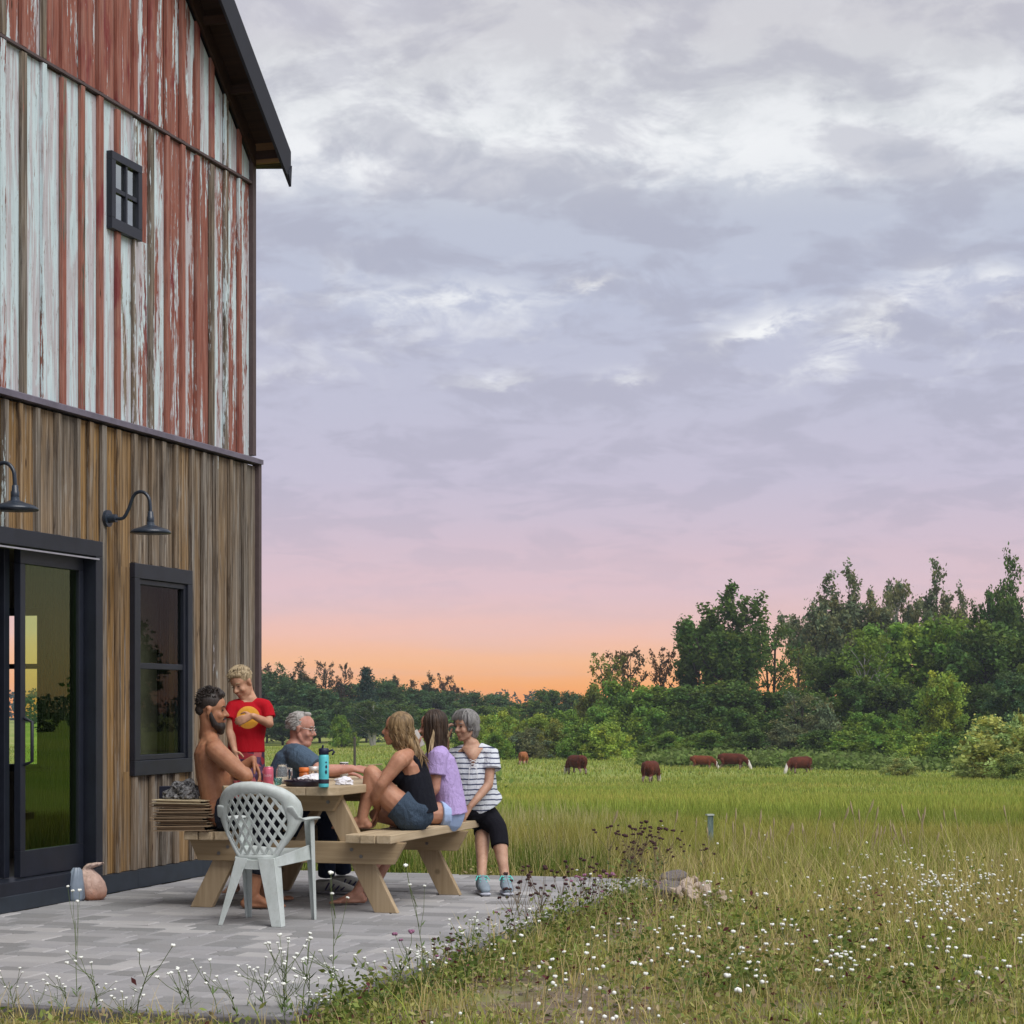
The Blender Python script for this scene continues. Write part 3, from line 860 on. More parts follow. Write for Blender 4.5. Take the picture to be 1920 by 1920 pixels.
M_paver = mat_paver()
M_joint = plain('joint_sand', (0.11, 0.10, 0.09), 0.95)
M_curb = plain('edging', (0.13, 0.125, 0.13), 0.85, bump=0.3)
bed = MB(); bed.box(-0.02, A1 - 0.06, B0 + 0.06, B1, -0.12, -0.016)
bed.obj('joint_bed', M_joint, patio)
MB().box(A1 - 0.06, A1, B0, B1, -0.13, -0.004).obj('edging', M_curb, patio, bevel=0.006)
MB().box(-3, A1 - 0.06, B0, B0 + 0.06, -0.13, -0.004).obj('edging', M_curb, patio, bevel=0.006)
r3 = random.Random(5)
pav = []
b = B0 + 0.062
row = 0
while b < B1 - 0.02:
    h = [0.15, 0.15, 0.225][r3.randrange(3)]
    h = min(h, B1 - b)
    a = 0.04 - r3.uniform(0, 0.25)
    while a < A1 - 0.07:
        w = r3.choice([0.15, 0.225, 0.225, 0.30, 0.30])
        x0, x1 = max(a, 0.036), min(a + w, A1 - 0.062)
        if x1 - x0 > 0.03: pav.append((x0, x1, b, b + h, r3.random(), r3.uniform(-0.003, 0.003), r3.uniform(-0.003, 0.003)))
        a += w
    b += h
    row += 1
# a row under the eye of the camera is wider than the wall side: add the part left of the wall corner in front
pav.sort(key=lambda p: (p[2]))
pav2 = []
for p in pav: pav2.append((math.hypot(*PL((p[0] + p[1]) / 2, p[2])[:2]) / ((p[1] - p[0])), p))
seen = lambda p: abs(PL(p[0], p[2]).x / PL(p[0], p[2]).y) < 0.29
order = sorted(pav, key=lambda p: (0 if seen(p) else 1, PL(p[0], p[2]).y / (p[1] - p[0]) ** 0.5 / (p[3] - p[2]) ** 0.5))


def paver(m, p):
    x0, x1, y0, y1, _, dz, tl = p
    g, c = 0.0035, 0.007
    x0 += g; x1 -= g; y0 += g; y1 -= g
    zt = dz * 0.7
    vs = [(x0, y0, -0.03), (x1, y0, -0.03), (x1, y1, -0.03), (x0, y1, -0.03), (x0, y0, zt - c), (x1, y0, zt - c + tl), (x1, y1, zt - c + tl), (x0, y1, zt - c),
          (x0 + c, y0 + c, zt), (x1 - c, y0 + c, zt + tl), (x1 - c, y1 - c, zt + tl), (x0 + c, y1 - c, zt)]
    fs = [(0, 1, 5, 4), (1, 2, 6, 5), (2, 3, 7, 6), (3, 0, 4, 7), (4, 5, 9, 8), (5, 6, 10, 9), (6, 7, 11, 10), (7, 4, 8, 11), (8, 9, 10, 11)]
    m.add(vs, fs)


for p in order[:290]:
    m = MB(); paver(m, p)
    o = m.obj('paver', M_paver, patio); o['tone'] = p[4]
m = MB(); tones = []
for p in order[290:]:
    paver(m, p); tones += [p[4]] * 12
me = m.mesh('pavers')
at = me.attributes.new('tone', 'FLOAT', 'POINT'); at.data.foreach_set('value', tones)
tag(link('paving_field', me, M_paver, patio), kind='stuff')

# ================================================================== picnic table  (local x = across, local y = away)
O_T = Vector((-1.391, 12.06, 0.0))


def TW(a, b, z=0.0):
    return Vector((O_T.x + NX * a + UX * b, O_T.y + NY * a + UY * b, z))


M_lumber = mat_wood('pine_lumber', (0.34, 0.255, 0.15), (0.60, 0.49, 0.33), 1)
M_lumber_x = mat_wood('pine_lumber_cross', (0.27, 0.19, 0.10), (0.47, 0.36, 0.22), 0)
M_lumber_z = mat_wood('pine_lumber_leg', (0.30, 0.215, 0.12), (0.50, 0.39, 0.25), 2)
table = empty('picnic_table', O_T, ROT, 'pale pine picnic table with attached benches on the patio', 'picnic table')
LEN = 1.78
rt = random.Random(4)
# table top planks: chamfered near corners
edges_t = [-0.377, -0.19, 0.0, 0.19, 0.377]
for i in range(4):
    a0, a1 = edges_t[i] + 0.002, edges_t[i + 1] - 0.002
    d = 0.0 + rt.uniform(-0.008, 0.008)
    ch0 = 0.07 if i == 0 else 0; ch1 = 0.07 if i == 3 else 0
    poly = [(a0, d + ch0, 0.70), (a0 + ch0 * 0.6, d, 0.70), (a1 - ch1 * 0.6, d, 0.70), (a1, d + ch1, 0.70), (a1, LEN - d, 0.70), (a0, LEN + d, 0.70)]
    poly = [p for k, p in enumerate(poly) if k == 0 or (Vector(p) - Vector(poly[k - 1])).length > 1e-4]
    MB().prism(poly, (0, 0, 0.05)).obj('tabletop_plank', M_lumber, table, bevel=0.005)
for side in (1, -1):
    e0, e1 = (0.393, 0.69) if side == 1 else (0.36, 0.64)
    n = 3; w = (e1 - e0) / n
    for k in range(n):
        a0 = side * (e0 + k * w + 0.003); a1 = side * (e0 + (k + 1) * w - 0.003)
        if a0 > a1: a0, a1 = a1, a0
        d = 0.09 + rt.uniform(-0.006, 0.006) + (0.02 if k == 0 else 0)
        MB().box(a0, a1, d, LEN, 0.42, 0.47).obj('bench_plank', M_lumber, table, bevel=0.005)
for b in (0.24, 1.42):
    MB().prism([(-0.66, b, 0.42), (-0.60, b, 0.29), (0.66, b, 0.29), (0.735, b, 0.42)], (0, -0.04, 0)).obj('bench_beam', M_lumber_x, table, bevel=0.004)
    MB().prism([(-0.34, b, 0.70), (-0.28, b, 0.60), (0.28, b, 0.60), (0.34, b, 0.70)], (0, -0.04, 0)).obj('top_beam', M_lumber_x, table, bevel=0.004)
    for side in (1, -1):
        ct, cb = side * 0.235, side * 0.60
        w = 0.072
        z1 = 0.698
        MB().prism([(cb - w, b + 0.002, 0.0), (cb + w, b + 0.002, 0.0), (ct + w, b + 0.002, z1), (ct - w, b + 0.002, z1)], (0, 0.045, 0)).obj('leg', M_lumber_z, table, bevel=0.004)
M_bolt = plain('galvanised_bolt', (0.22, 0.21, 0.20), 0.4, 0.8)
for b in (0.24, 1.42):
    for a_, z_ in ((0.40, 0.375), (0.46, 0.335), (-0.40, 0.375), (-0.46, 0.335), (0.25, 0.655), (-0.25, 0.655)):
        MB().tube([(a_, b - 0.045, z_), (a_, b - 0.039, z_)], 0.011, seg=10, caps='flat').obj('bolt', M_bolt, table)
br = MB(); br.prism([(-0.03, 0.29, 0.33), (0.03, 0.29, 0.33), (0.03, 0.78, 0.66), (-0.03, 0.78, 0.66)], (0, 0.02, 0.05))
br.obj('brace', M_lumber, table)
br = MB(); br.prism([(-0.03, 1.37, 0.33), (0.03, 1.37, 0.33), (0.03, 0.92, 0.66), (-0.03, 0.92, 0.66)], (0, -0.02, 0.05))
br.obj('brace', M_lumber, table)

# ================================================================== resin armchair (faces along +y of its own frame)
tr_ = NT('pale_resin')
n_ = tr_.noise(tr_.vec((1, 1, 0.6)), 7, 6, 0.7)
M_resin = tr_.done(tr_.mix(tr_.ramp(tr_.noise(tr_.vec(), 40, 5, 0.7), [(0.5, 0), (0.75, 0.35)]), tr_.ramp(n_, [(0.3, (0.40, 0.45, 0.42)), (0.55, (0.53, 0.58, 0.56)), (0.75, (0.58, 0.63, 0.61))]), (0.33, 0.34, 0.29)), 0.45, spec=0.35)
cb_ = Q(470, 1737, 11.42); cb_.z = 0
chair = empty('lattice_armchair', cb_, ROT - 0.01, 'pale green-white plastic armchair with a diamond lattice back, at the table end', 'chair')
CW = {0.36: 0.108, 0.40: 0.135, 0.46: 0.172, 0.52: 0.212, 0.58: 0.243, 0.64: 0.254, 0.69: 0.246, 0.73: 0.220, 0.765: 0.176, 0.79: 0.112, 0.80: 0.055, 0.803: 0.0}
zs_ = sorted(CW); ws_ = [CW[z] for z in zs_]


def half_w(z): return float(np.interp(z, zs_, ws_))


def back_map(x, z):
    """the back leans away from the table and wraps forward at its sides"""
    return Vector((x, 0.075 - (z - 0.36) * 0.20 + 1.6 * x * x, z))


out_poly = [(half_w(z), z) for z in np.linspace(0.36, 0.803, 40)]
out_poly = out_poly + [(-x, z) for x, z in out_poly[::-1]]
iz = np.linspace(0.392, 0.745, 30)


def inner_w(z):
    t = (z - 0.392) / (0.745 - 0.392)
    base_ = half_w(z) - 0.028 - 0.055 * min(1, max(0, (z - 0.5) / 0.15))
    if t > 0.8: base_ *= math.sqrt(max(0, 1 - ((t - 0.8) / 0.2) ** 2))
    return max(base_, 0.0)


m = MB()
# rim as a swept band between the inner and outer outline
K = 72
outer, inner = [], []
c0 = Vector((0, 0.60))
for k in range(K):
    w = 2 * math.pi * k / K
    d = Vector((math.cos(w), math.sin(w)))

    def reach(fn, zlo, zhi):
        lo, hi = 0.0, 0.5
        for _ in range(30):
            mid = (lo + hi) / 2; p = c0 + d * mid
            ok = zlo <= p.y <= zhi and abs(p.x) <= fn(p.y)
            if ok: lo = mid
            else: hi = mid
        return c0 + d * lo
    outer.append(reach(half_w, 0.36, 0.803)); inner.append(reach(inner_w, 0.392, 0.738))
R = 5
vs, fs = [], []
for k in range(K):
    for j in range(R + 1):
        p = inner[k].lerp(outer[k], j / R)
        v = back_map(p.x, p.y)
        f = j / R
        v.y += 0.012 * math.cos(math.pi * (f - 0.5)) * -1 + (0.018 * max(0, f - 0.75) * 4 if p.y > 0.45 else 0)
        vs.append(v)
for k in range(K):
    k2 = (k + 1) % K
    for j in range(R): fs.append((k * (R + 1) + j, k * (R + 1) + j + 1, k2 * (R + 1) + j + 1, k2 * (R + 1) + j))
m.add(vs, fs)
rim = m.obj('backrest_rim', M_resin, chair, smooth=True)
sm_ = rim.modifiers.new('thick', 'SOLIDIFY'); sm_.thickness = 0.009; sm_.offset = 0


def clip(poly, test):
    """Sutherland-Hodgman against a list of half-planes (point, inward normal)"""
    for p0, nr in test:
        res = []
        for i in range(len(poly)):
            a, b_ = poly[i], poly[(i + 1) % len(poly)]
            da, db = (a - p0).dot(nr), (b_ - p0).dot(nr)
            if da >= 0: res.append(a)
            if (da >= 0) != (db >= 0): res.append(a.lerp(b_, da / (da - db)))
        poly = res
        if len(poly) < 3: return []
    return poly


inn_poly = [(1.03 * (p - c0) + c0) for p in inner]
tests = [(inn_poly[k], (lambda e: Vector((-e.y, e.x)))(inn_poly[(k + 1) % K] - inn_poly[k])) for k in range(K)]
m = MB()
dz = 0.058
for s in (1, -1):
    dirv = Vector((0.52 * s, 0.85)).normalized(); nv = Vector((-dirv.y, dirv.x))
    for k in range(-7, 8):
        c = Vector((0.0, 0.57)) + Vector((1, 0)) * (k * 0.053)
        hw = 0.0072
        for t0 in np.arange(-0.34, 0.34, 0.03):
            q = [c + dirv * t0 - nv * hw, c + dirv * (t0 + 0.03) - nv * hw, c + dirv * (t0 + 0.03) + nv * hw, c + dirv * t0 + nv * hw]
            if s == -1 or True:
                pl = clip([Vector(x) for x in q], tests)
                if len(pl) >= 3:
                    off = 0.0015 * s
                    a_ = [back_map(p.x, p.y) + Vector((0, -0.006 + off, 0)) for p in pl]
                    b2 = [v + Vector((0, 0.009, 0)) for v in a_]
                    n = len(pl)
                    m.add(a_ + b2, [tuple(range(n)), tuple(range(n, 2 * n))[::-1]] + [(i, n + i, n + (i + 1) % n, (i + 1) % n) for i in range(n)])
m.obj('lattice', M_resin, chair)
# seat: rounded pan with a skirt
m = MB()
nx, ny = 12, 12
vs, fs = [], []
for j in range(ny + 1):
    y = 0.045 + 0.43 * j / ny
    hw = 0.116 + 0.090 * min(1, j / 9) - 0.02 * max(0, (j - 10) / 2) ** 2
    for i in range(nx + 1):
        x = (i / nx * 2 - 1)
        zz = 0.375 + 0.045 * min(1, j / 8) - 0.014 * math.cos(x * math.pi / 2) - (0.012 if j == ny else 0)
        vs.append((x * hw, y, zz))
for j in range(ny):
    for i in range(nx): fs.append((j * (nx + 1) + i, j * (nx + 1) + i + 1, (j + 1) * (nx + 1) + i + 1, (j + 1) * (nx + 1) + i))
m.add(vs, fs)
loop = [j * (nx + 1) for j in range(ny, -1, -1)] + list(range(1, nx + 1)) + [j * (nx + 1) + nx for j in range(1, ny + 1)] + [ny * (nx + 1) + i for i in range(nx - 1, 0, -1)]
vv = [Vector(vs[i]) for i in loop]
m.add(vv + [v + Vector((0, 0, -0.05)) for v in vv], [(i, len(vv) + i, len(vv) + (i + 1) % len(vv), (i + 1) % len(vv)) for i in range(len(vv))])
so_ = m.obj('seat', M_resin, chair, smooth=True)
q = so_.modifiers.new('thick', 'SOLIDIFY'); q.thickness = 0.005
e__ = so_.modifiers.new('es', 'EDGE_SPLIT')
MB().prism([(-0.115, 0.060, 0.372), (0.115, 0.060, 0.372), (0.10, 0.050, 0.325), (0.05, 0.043, 0.313), (-0.05, 0.043, 0.313), (-0.10, 0.050, 0.325)], (0, 0.008, 0)).obj('apron', M_resin, chair, bevel=0.003)


def ch_leg(top, bot, wt, wb, fwd):
    """a moulded leg of L section: two webs meeting at the outer corner"""
    m = MB()
    top, bot = Vector(top), Vector(bot)
    sx = 1 if top.x > 0 else -1
    for dvec in (Vector((-sx, 0, 0)), Vector((0, fwd, 0))):
        t = Vector((0, 0.006, 0)) if abs(dvec.x) else Vector((0.006, 0, 0))
        poly = [top, top + dvec * wt, bot + dvec * wb, bot]
        m.prism(poly, t)
    m.obj('leg', M_resin, chair, bevel=0.0025)


ch_leg((-0.115, 0.045, 0.375), (-0.195, -0.015, 0.0), 0.075, 0.028, 1)
ch_leg((0.115, 0.045, 0.375), (0.185, -0.01, 0.0), 0.095, 0.055, 1)
for sx in (1, -1):
    ch_leg((sx * 0.222, 0.37, 0.575), (sx * 0.215, 0.42, 0.0), 0.06, 0.028, -1)
    # arm: from the side of the back forward to the top of the front leg
    P = [(sx * 0.212, 0.06, 0.66), (sx * 0.222, 0.10, 0.605), (sx * 0.226, 0.17, 0.585), (sx * 0.228, 0.30, 0.588), (sx * 0.228, 0.39, 0.585)]
    MB().tube(P, [(0.022, 0.010), (0.028, 0.010), (0.034, 0.010), (0.034, 0.010), (0.030, 0.009)], side=(1, 0, 0), seg=12).obj('armrest', M_resin, chair, smooth=True)
    MB().prism([(sx * 0.210, 0.37, 0.440), (sx * 0.118, 0.062, 0.378), (sx * 0.118, 0.062, 0.325), (sx * 0.214, 0.37, 0.352)], (sx * 0.008, 0, 0)).obj('side_rail', M_resin, chair, bevel=0.002)
# ================================================================== people
def mat_skin(name, c, var=0.17):
    t = NT(name)
    n = t.noise(t.vec(), 13, 6, 0.68); n2 = t.noise(t.vec(), 120, 3, 0.6)
    lo = (c[0] * (1 - var), c[1] * (1 - var * 1.6), c[2] * (1 - var * 1.8)); hi = tuple(min(1, x * (1 + var)) for x in c)
    t.bump(n2, 0.12, 0.002)
    return t.done(t.ramp(n, [(0.35, lo), (0.65, hi)]), 0.55, spec=0.35, Subsurface_Weight=0.06)


def mat_cloth(name, c, var=0.15, rough=0.9, fold=0.35):
    t = NT(name)
    n = t.noise(t.vec((1, 1, 0.45)), 14, 4, 0.6, 1.2); n2 = t.noise(t.vec(), 260, 2, 0.6)
    lo = tuple(x * (1 - var) for x in c); hi = tuple(min(1, x * (1 + var)) for x in c)
    t.bump(t.math('ADD', n, t.math('MULTIPLY', n2, 0.15)), fold, 0.03)
    return t.done(t.ramp(n2, [(0.3, lo), (0.7, hi)]), rough, spec=0.15)


def mat_hair(name, lo, hi, scale=60):
    t = NT(name)
    n = t.noise(t.vec((1, 1, 0.12)), scale, 4, 0.7, 0.6)
    t.bump(n, 0.6, 0.008)
    return t.done(t.ramp(n, [(0.3, lo), (0.55, tuple((a + b) / 2 for a, b in zip(lo, hi))), (0.75, hi)]), 0.5, spec=0.35)


M_dark = plain('eye_dark', (0.02, 0.014, 0.012), 0.3)
M_lip = plain('lip', (0.36, 0.13, 0.11), 0.45)


def head_frame(c, yaw, pitch=0.0, roll=0.0, s=1.0):
    """yaw: direction the face looks, 0 = +x, 90 = +y (away). returns fn local (f,l,u) -> world"""
    R = Matrix.Rotation(math.radians(yaw), 3, 'Z') @ Matrix.Rotation(-math.radians(pitch), 3, 'Y') @ Matrix.Rotation(math.radians(roll), 3, 'X')
    c = Vector(c)

    def f(a, b, u): return c + R @ (Vector((a * 0.88, b, u)) * s)
    f.R = R; f.s = s; f.c = c
    return f


def head(m, f, neck_to, neck_r=0.055, nose=1.0, jaw=1.0):
    s = f.s; R = f.R
    e = lambda c, r, rot=None: m.ell(f(*c), (r[0] * s * 0.9, r[1] * s, r[2] * s), R if rot is None else R @ rot, 18, 12)
    e((-0.018, 0, 0.036), (0.094, 0.074, 0.080))
    e((0.028, 0, 0.032), (0.064, 0.060, 0.062))
    e((0.030, 0, -0.030), (0.058, 0.056, 0.078))
    e((0.058, 0, -0.094), (0.026 * jaw, 0.028, 0.020))
    for l in (1, -1):
        m.tube([f(-0.005, l * 0.055, -0.045), f(0.02, l * 0.045, -0.08), f(0.055, l * 0.012, -0.098)], [0.017 * s, 0.016 * s, 0.016 * s], seg=8)
        e((0.062, l * 0.034, -0.034), (0.022, 0.022, 0.022))
        m.tube([f(0.080, l * 0.012, 0.020), f(0.078, l * 0.034, 0.023)], 0.0085 * s, seg=8)
        e((-0.008, l * 0.074, -0.008), (0.017, 0.008, 0.029), Matrix.Rotation(0.25, 3, 'Y'))
        e((-0.012, l * 0.079, 0.008), (0.015, 0.006, 0.014))
    m.tube([f(0.080, 0, 0.012), f(0.096, 0, -0.010), f(0.108 + 0.004 * nose, 0, -0.030)], [0.008 * s, 0.009 * s, 0.0115 * s], seg=8)
    for l in (1, -1): e((0.096, l * 0.010, -0.034), (0.009, 0.008, 0.007))
    m.tube([f(0.082, -0.018, -0.061), f(0.092, 0, -0.058), f(0.082, 0.018, -0.061)], 0.0068 * s, seg=8)
    m.tube([f(0.080, -0.015, -0.071), f(0.089, 0, -0.072), f(0.080, 0.015, -0.071)], 0.0072 * s, seg=8)
    m.tube([f(-0.030, 0, -0.03), f(-0.022, 0, -0.085), neck_to], [neck_r * 0.95, neck_r * 0.92, neck_r * 1.1], seg=14)


def face_bits(f, parent, brow=None, lips=True, closed=False):
    m = MB()
    for l in (1, -1):
        m.ell(f(0.0815, l * 0.030, 0.001), (0.006 * f.s, 0.0125 * f.s, (0.0025 if closed else 0.0052) * f.s), f.R)
    m.obj('eyes', M_dark, parent, True, True)
    if brow is not None:
        m = MB()
        for l in (1, -1): m.tube([f(0.090, l * 0.013, 0.020), f(0.089, l * 0.028, 0.026), f(0.078, l * 0.044, 0.021)], [0.0028 * f.s, 0.0034 * f.s, 0.002 * f.s], seg=6)
        m.obj('eyebrows', brow, parent, True, True)
    if lips:
        m = MB()
        m.tube([f(0.0855, -0.018, -0.0625), f(0.0965, 0, -0.0605), f(0.0855, 0.018, -0.0625)], [0.002 * f.s, 0.0045 * f.s, 0.002 * f.s], seg=6)
        m.tube([f(0.0840, -0.015, -0.0705), f(0.0935, 0, -0.0715), f(0.0840, 0.015, -0.0705)], [0.002 * f.s, 0.005 * f.s, 0.002 * f.s], seg=6)
        m.obj('lips', M_lip, parent, True, True)


def hand(m, wrist, fingers_dir, palm_n, thumb_side, s=1.0, curl=0.45, spread=0.0, curls=None):
    """palm + five bent fingers. palm_n points out of the palm; fingers curl towards it; thumb_side: unit vector across the palm on the thumb's side"""
    d = Vector(fingers_dir).normalized(); n = Vector(palm_n); n = (n - d * n.dot(d)).normalized()
    t = Vector(thumb_side); t = (t - d * t.dot(d) - n * t.dot(n)).normalized()
    w = Vector(wrist)
    m.tube([w, w + d * 0.03 * s, w + d * 0.068 * s, w + d * 0.088 * s], [(0.021 * s, 0.016 * s), (0.030 * s, 0.015 * s), (0.037 * s, 0.0135 * s), (0.034 * s, 0.011 * s)], side=t, seg=12)
    L = [0.072, 0.080, 0.074, 0.058]
    for i in range(4):
        b = w + d * (0.084 + 0.004 * (1.5 - abs(i - 1.5))) * s + t * (0.0285 - 0.019 * i) * s
        dd = (d + t * spread * (1.5 - i) * 0.25).normalized()
        p = [b - d * 0.012 * s, b]
        a = 0.0
        c = curl if curls is None else curls[i]
        for k, fr in enumerate((0.45, 0.31, 0.24)):
            a += c * (0.7 if k == 0 else 1.0)
            p.append(p[-1] + (dd * math.cos(a) + n * math.sin(a)) * L[i] * fr * s)
        m.tube(p, [0.0095 * s, 0.0098 * s, 0.0092 * s, 0.0085 * s, 0.0072 * s], seg=8)
    b = w + d * 0.022 * s + t * 0.024 * s + n * 0.004 * s
    p1 = b + (d * 0.6 + t * 0.75 + n * 0.25).normalized() * 0.036 * s
    p2 = p1 + (d * 0.85 + t * 0.35 + n * 0.35).normalized() * 0.030 * s
    p3 = p2 + (d * 0.9 + n * 0.45).normalized() * 0.022 * s
    m.tube([b, p1, p2, p3], [0.013 * s, 0.0115 * s, 0.0105 * s, 0.0085 * s], seg=8)


def limb(m, pts, rad, seg=12):
    """smooth tapered limb through the joints (Catmull-Rom)"""
    P = [Vector(p) for p in pts]; n = len(P) - 1
    out, rr = [], []
    steps = 5
    for i in range(n):
        p0, p1, p2, p3 = P[max(i - 1, 0)], P[i], P[i + 1], P[min(i + 2, n)]
        for k in range(steps if i < n - 1 else steps + 1):
            u = k / steps
            lin = p1.lerp(p2, u)
            cr = 0.5 * (2 * p1 + (p2 - p0) * u + (2 * p0 - 5 * p1 + 4 * p2 - p3) * u * u + (-p0 + 3 * p1 - 3 * p2 + p3) * u ** 3)
            out.append(lin.lerp(cr, 0.45))
            a, b = rad[i], rad[i + 1]
            if isinstance(a, tuple): rr.append((a[0] + (b[0] - a[0]) * u, a[1] + (b[1] - a[1]) * u))
            else: rr.append(a + (b - a) * u)
    return out, rr


def foot(m, ankle, toe_dir, s=1.0, toes=True, flat=0.0):
    """bare foot: heel, instep, ball and five toes; ankle is the ankle joint, ground at ankle.z - 0.075 s"""
    d = Vector(toe_dir); d.z = 0; d.normalize(); t = Vector((-d.y, d.x, 0)); a = Vector(ankle)
    g = a.z - 0.072 * s
    P = lambda f, l, u: a * 1.0 + d * f * s + t * l * s + Vector((0, 0, 0)) + Vector((0, 0, g - a.z + u * s))
    m.ell(P(-0.045, 0, 0.028), (0.032 * s, 0.030 * s, 0.028 * s), Matrix((d, t, Vector((0, 0, 1)))).transposed())
    m.tube([P(-0.03, 0, 0.05), P(0.03, 0, 0.052), P(0.085, 0.0, 0.030), P(0.125, 0.0, 0.018)], [(0.03 * s, 0.032 * s), (0.030 * s, 0.034 * s), (0.038 * s, 0.022 * s), (0.042 * s, 0.016 * s)], side=t, seg=12)
    m.tube([P(-0.04, 0, 0.018), P(0.10, 0.0, 0.014)], [(0.026 * s, 0.015 * s), (0.036 * s, 0.013 * s)], side=t, seg=10)
    if toes:
        for i in range(5):
            l = -0.034 + 0.0175 * i; r = [0.009, 0.009, 0.009, 0.0095, 0.013][i]; ln = [0.155, 0.166, 0.173, 0.178, 0.182][i]
            m.tube([P(0.12, l, 0.016), P(ln - 0.015, l, 0.017), P(ln, l, 0.012)], [r * s * 1.05, r * s, r * s * 0.9], seg=7)


def rm(name, m, mat, parent, voxel=0.006, smooth=3):
    me = m.soft(name, voxel, smooth)
    return link(name, me, mat, parent, True)


def strands(name, roots, mat, parent, w=0.007, seg=3):
    """locks of hair: roots = list of point lists"""
    m = MB()
    for pts in roots:
        n = len(pts)
        rad = [w * (0.55 + 0.75 * math.sin(math.pi * min(0.95, (i + 0.6) / n)) ** 0.7) * (1 if i < n - 1 else 0.25) for i in range(n)]
        m.tube(pts, rad, seg=5, caps=False)
    return m.obj(name, mat, parent, True, True)


def hair_locks(f, n, length, drop, seedv, spread=0.012, wave=0.006, lateral=(-1, 1), back=(-0.1, 0.06), r=(0.104, 0.084, 0.088), dir_end=None, front=0.3, crown=None):
    """locks from the crown over the skull and then hanging down"""
    rr = random.Random(seedv)
    out = []
    for k in range(n):
        ph = rr.uniform(front, 2 * math.pi - front)       # 0 = forehead
        top = Vector((0.0, 0, 1))
        L = length * rr.uniform(0.75, 1.05)
        pts = []
        steps = 16
        tot = 0
        p_prev = None
        rf = rr.uniform(0.97, 1.08)
        wv = rr.uniform(0, 6.28); wa = wave * rr.uniform(0.4, 1.4)
        for i in range(steps):
            th = 0.15 + 1.5 * min(1.0, i / (steps * 0.45))
            if i <= steps * 0.45:
                q = (-0.014 + r[0] * rf * math.sin(th) * math.cos(ph), r[1] * rf * math.sin(th) * math.sin(ph), 0.030 + r[2] * rf * math.cos(th))
                p = f(*q)
                last = p
                base_i = i
            else:
                u = (i - base_i) / (steps - 1 - base_i)
                p = last + Vector((0, 0, -1)) * L * u
                if drop is not None: p = p + Vector(drop) * u * L
                p = p + Vector((math.sin(wv + u * 9) * wa, math.cos(wv * 1.7 + u * 8) * wa, 0)) + (last - f.c) * (-0.25 * u)
            pts.append(p)
        out.append(pts)
    return out


def scaled_cap(m, f, c, r, rot=None):
    m.ell(f(*c), (r[0] * f.s * 0.9, r[1] * f.s, r[2] * f.s), f.R if rot is None else f.R @ rot, 20, 14)


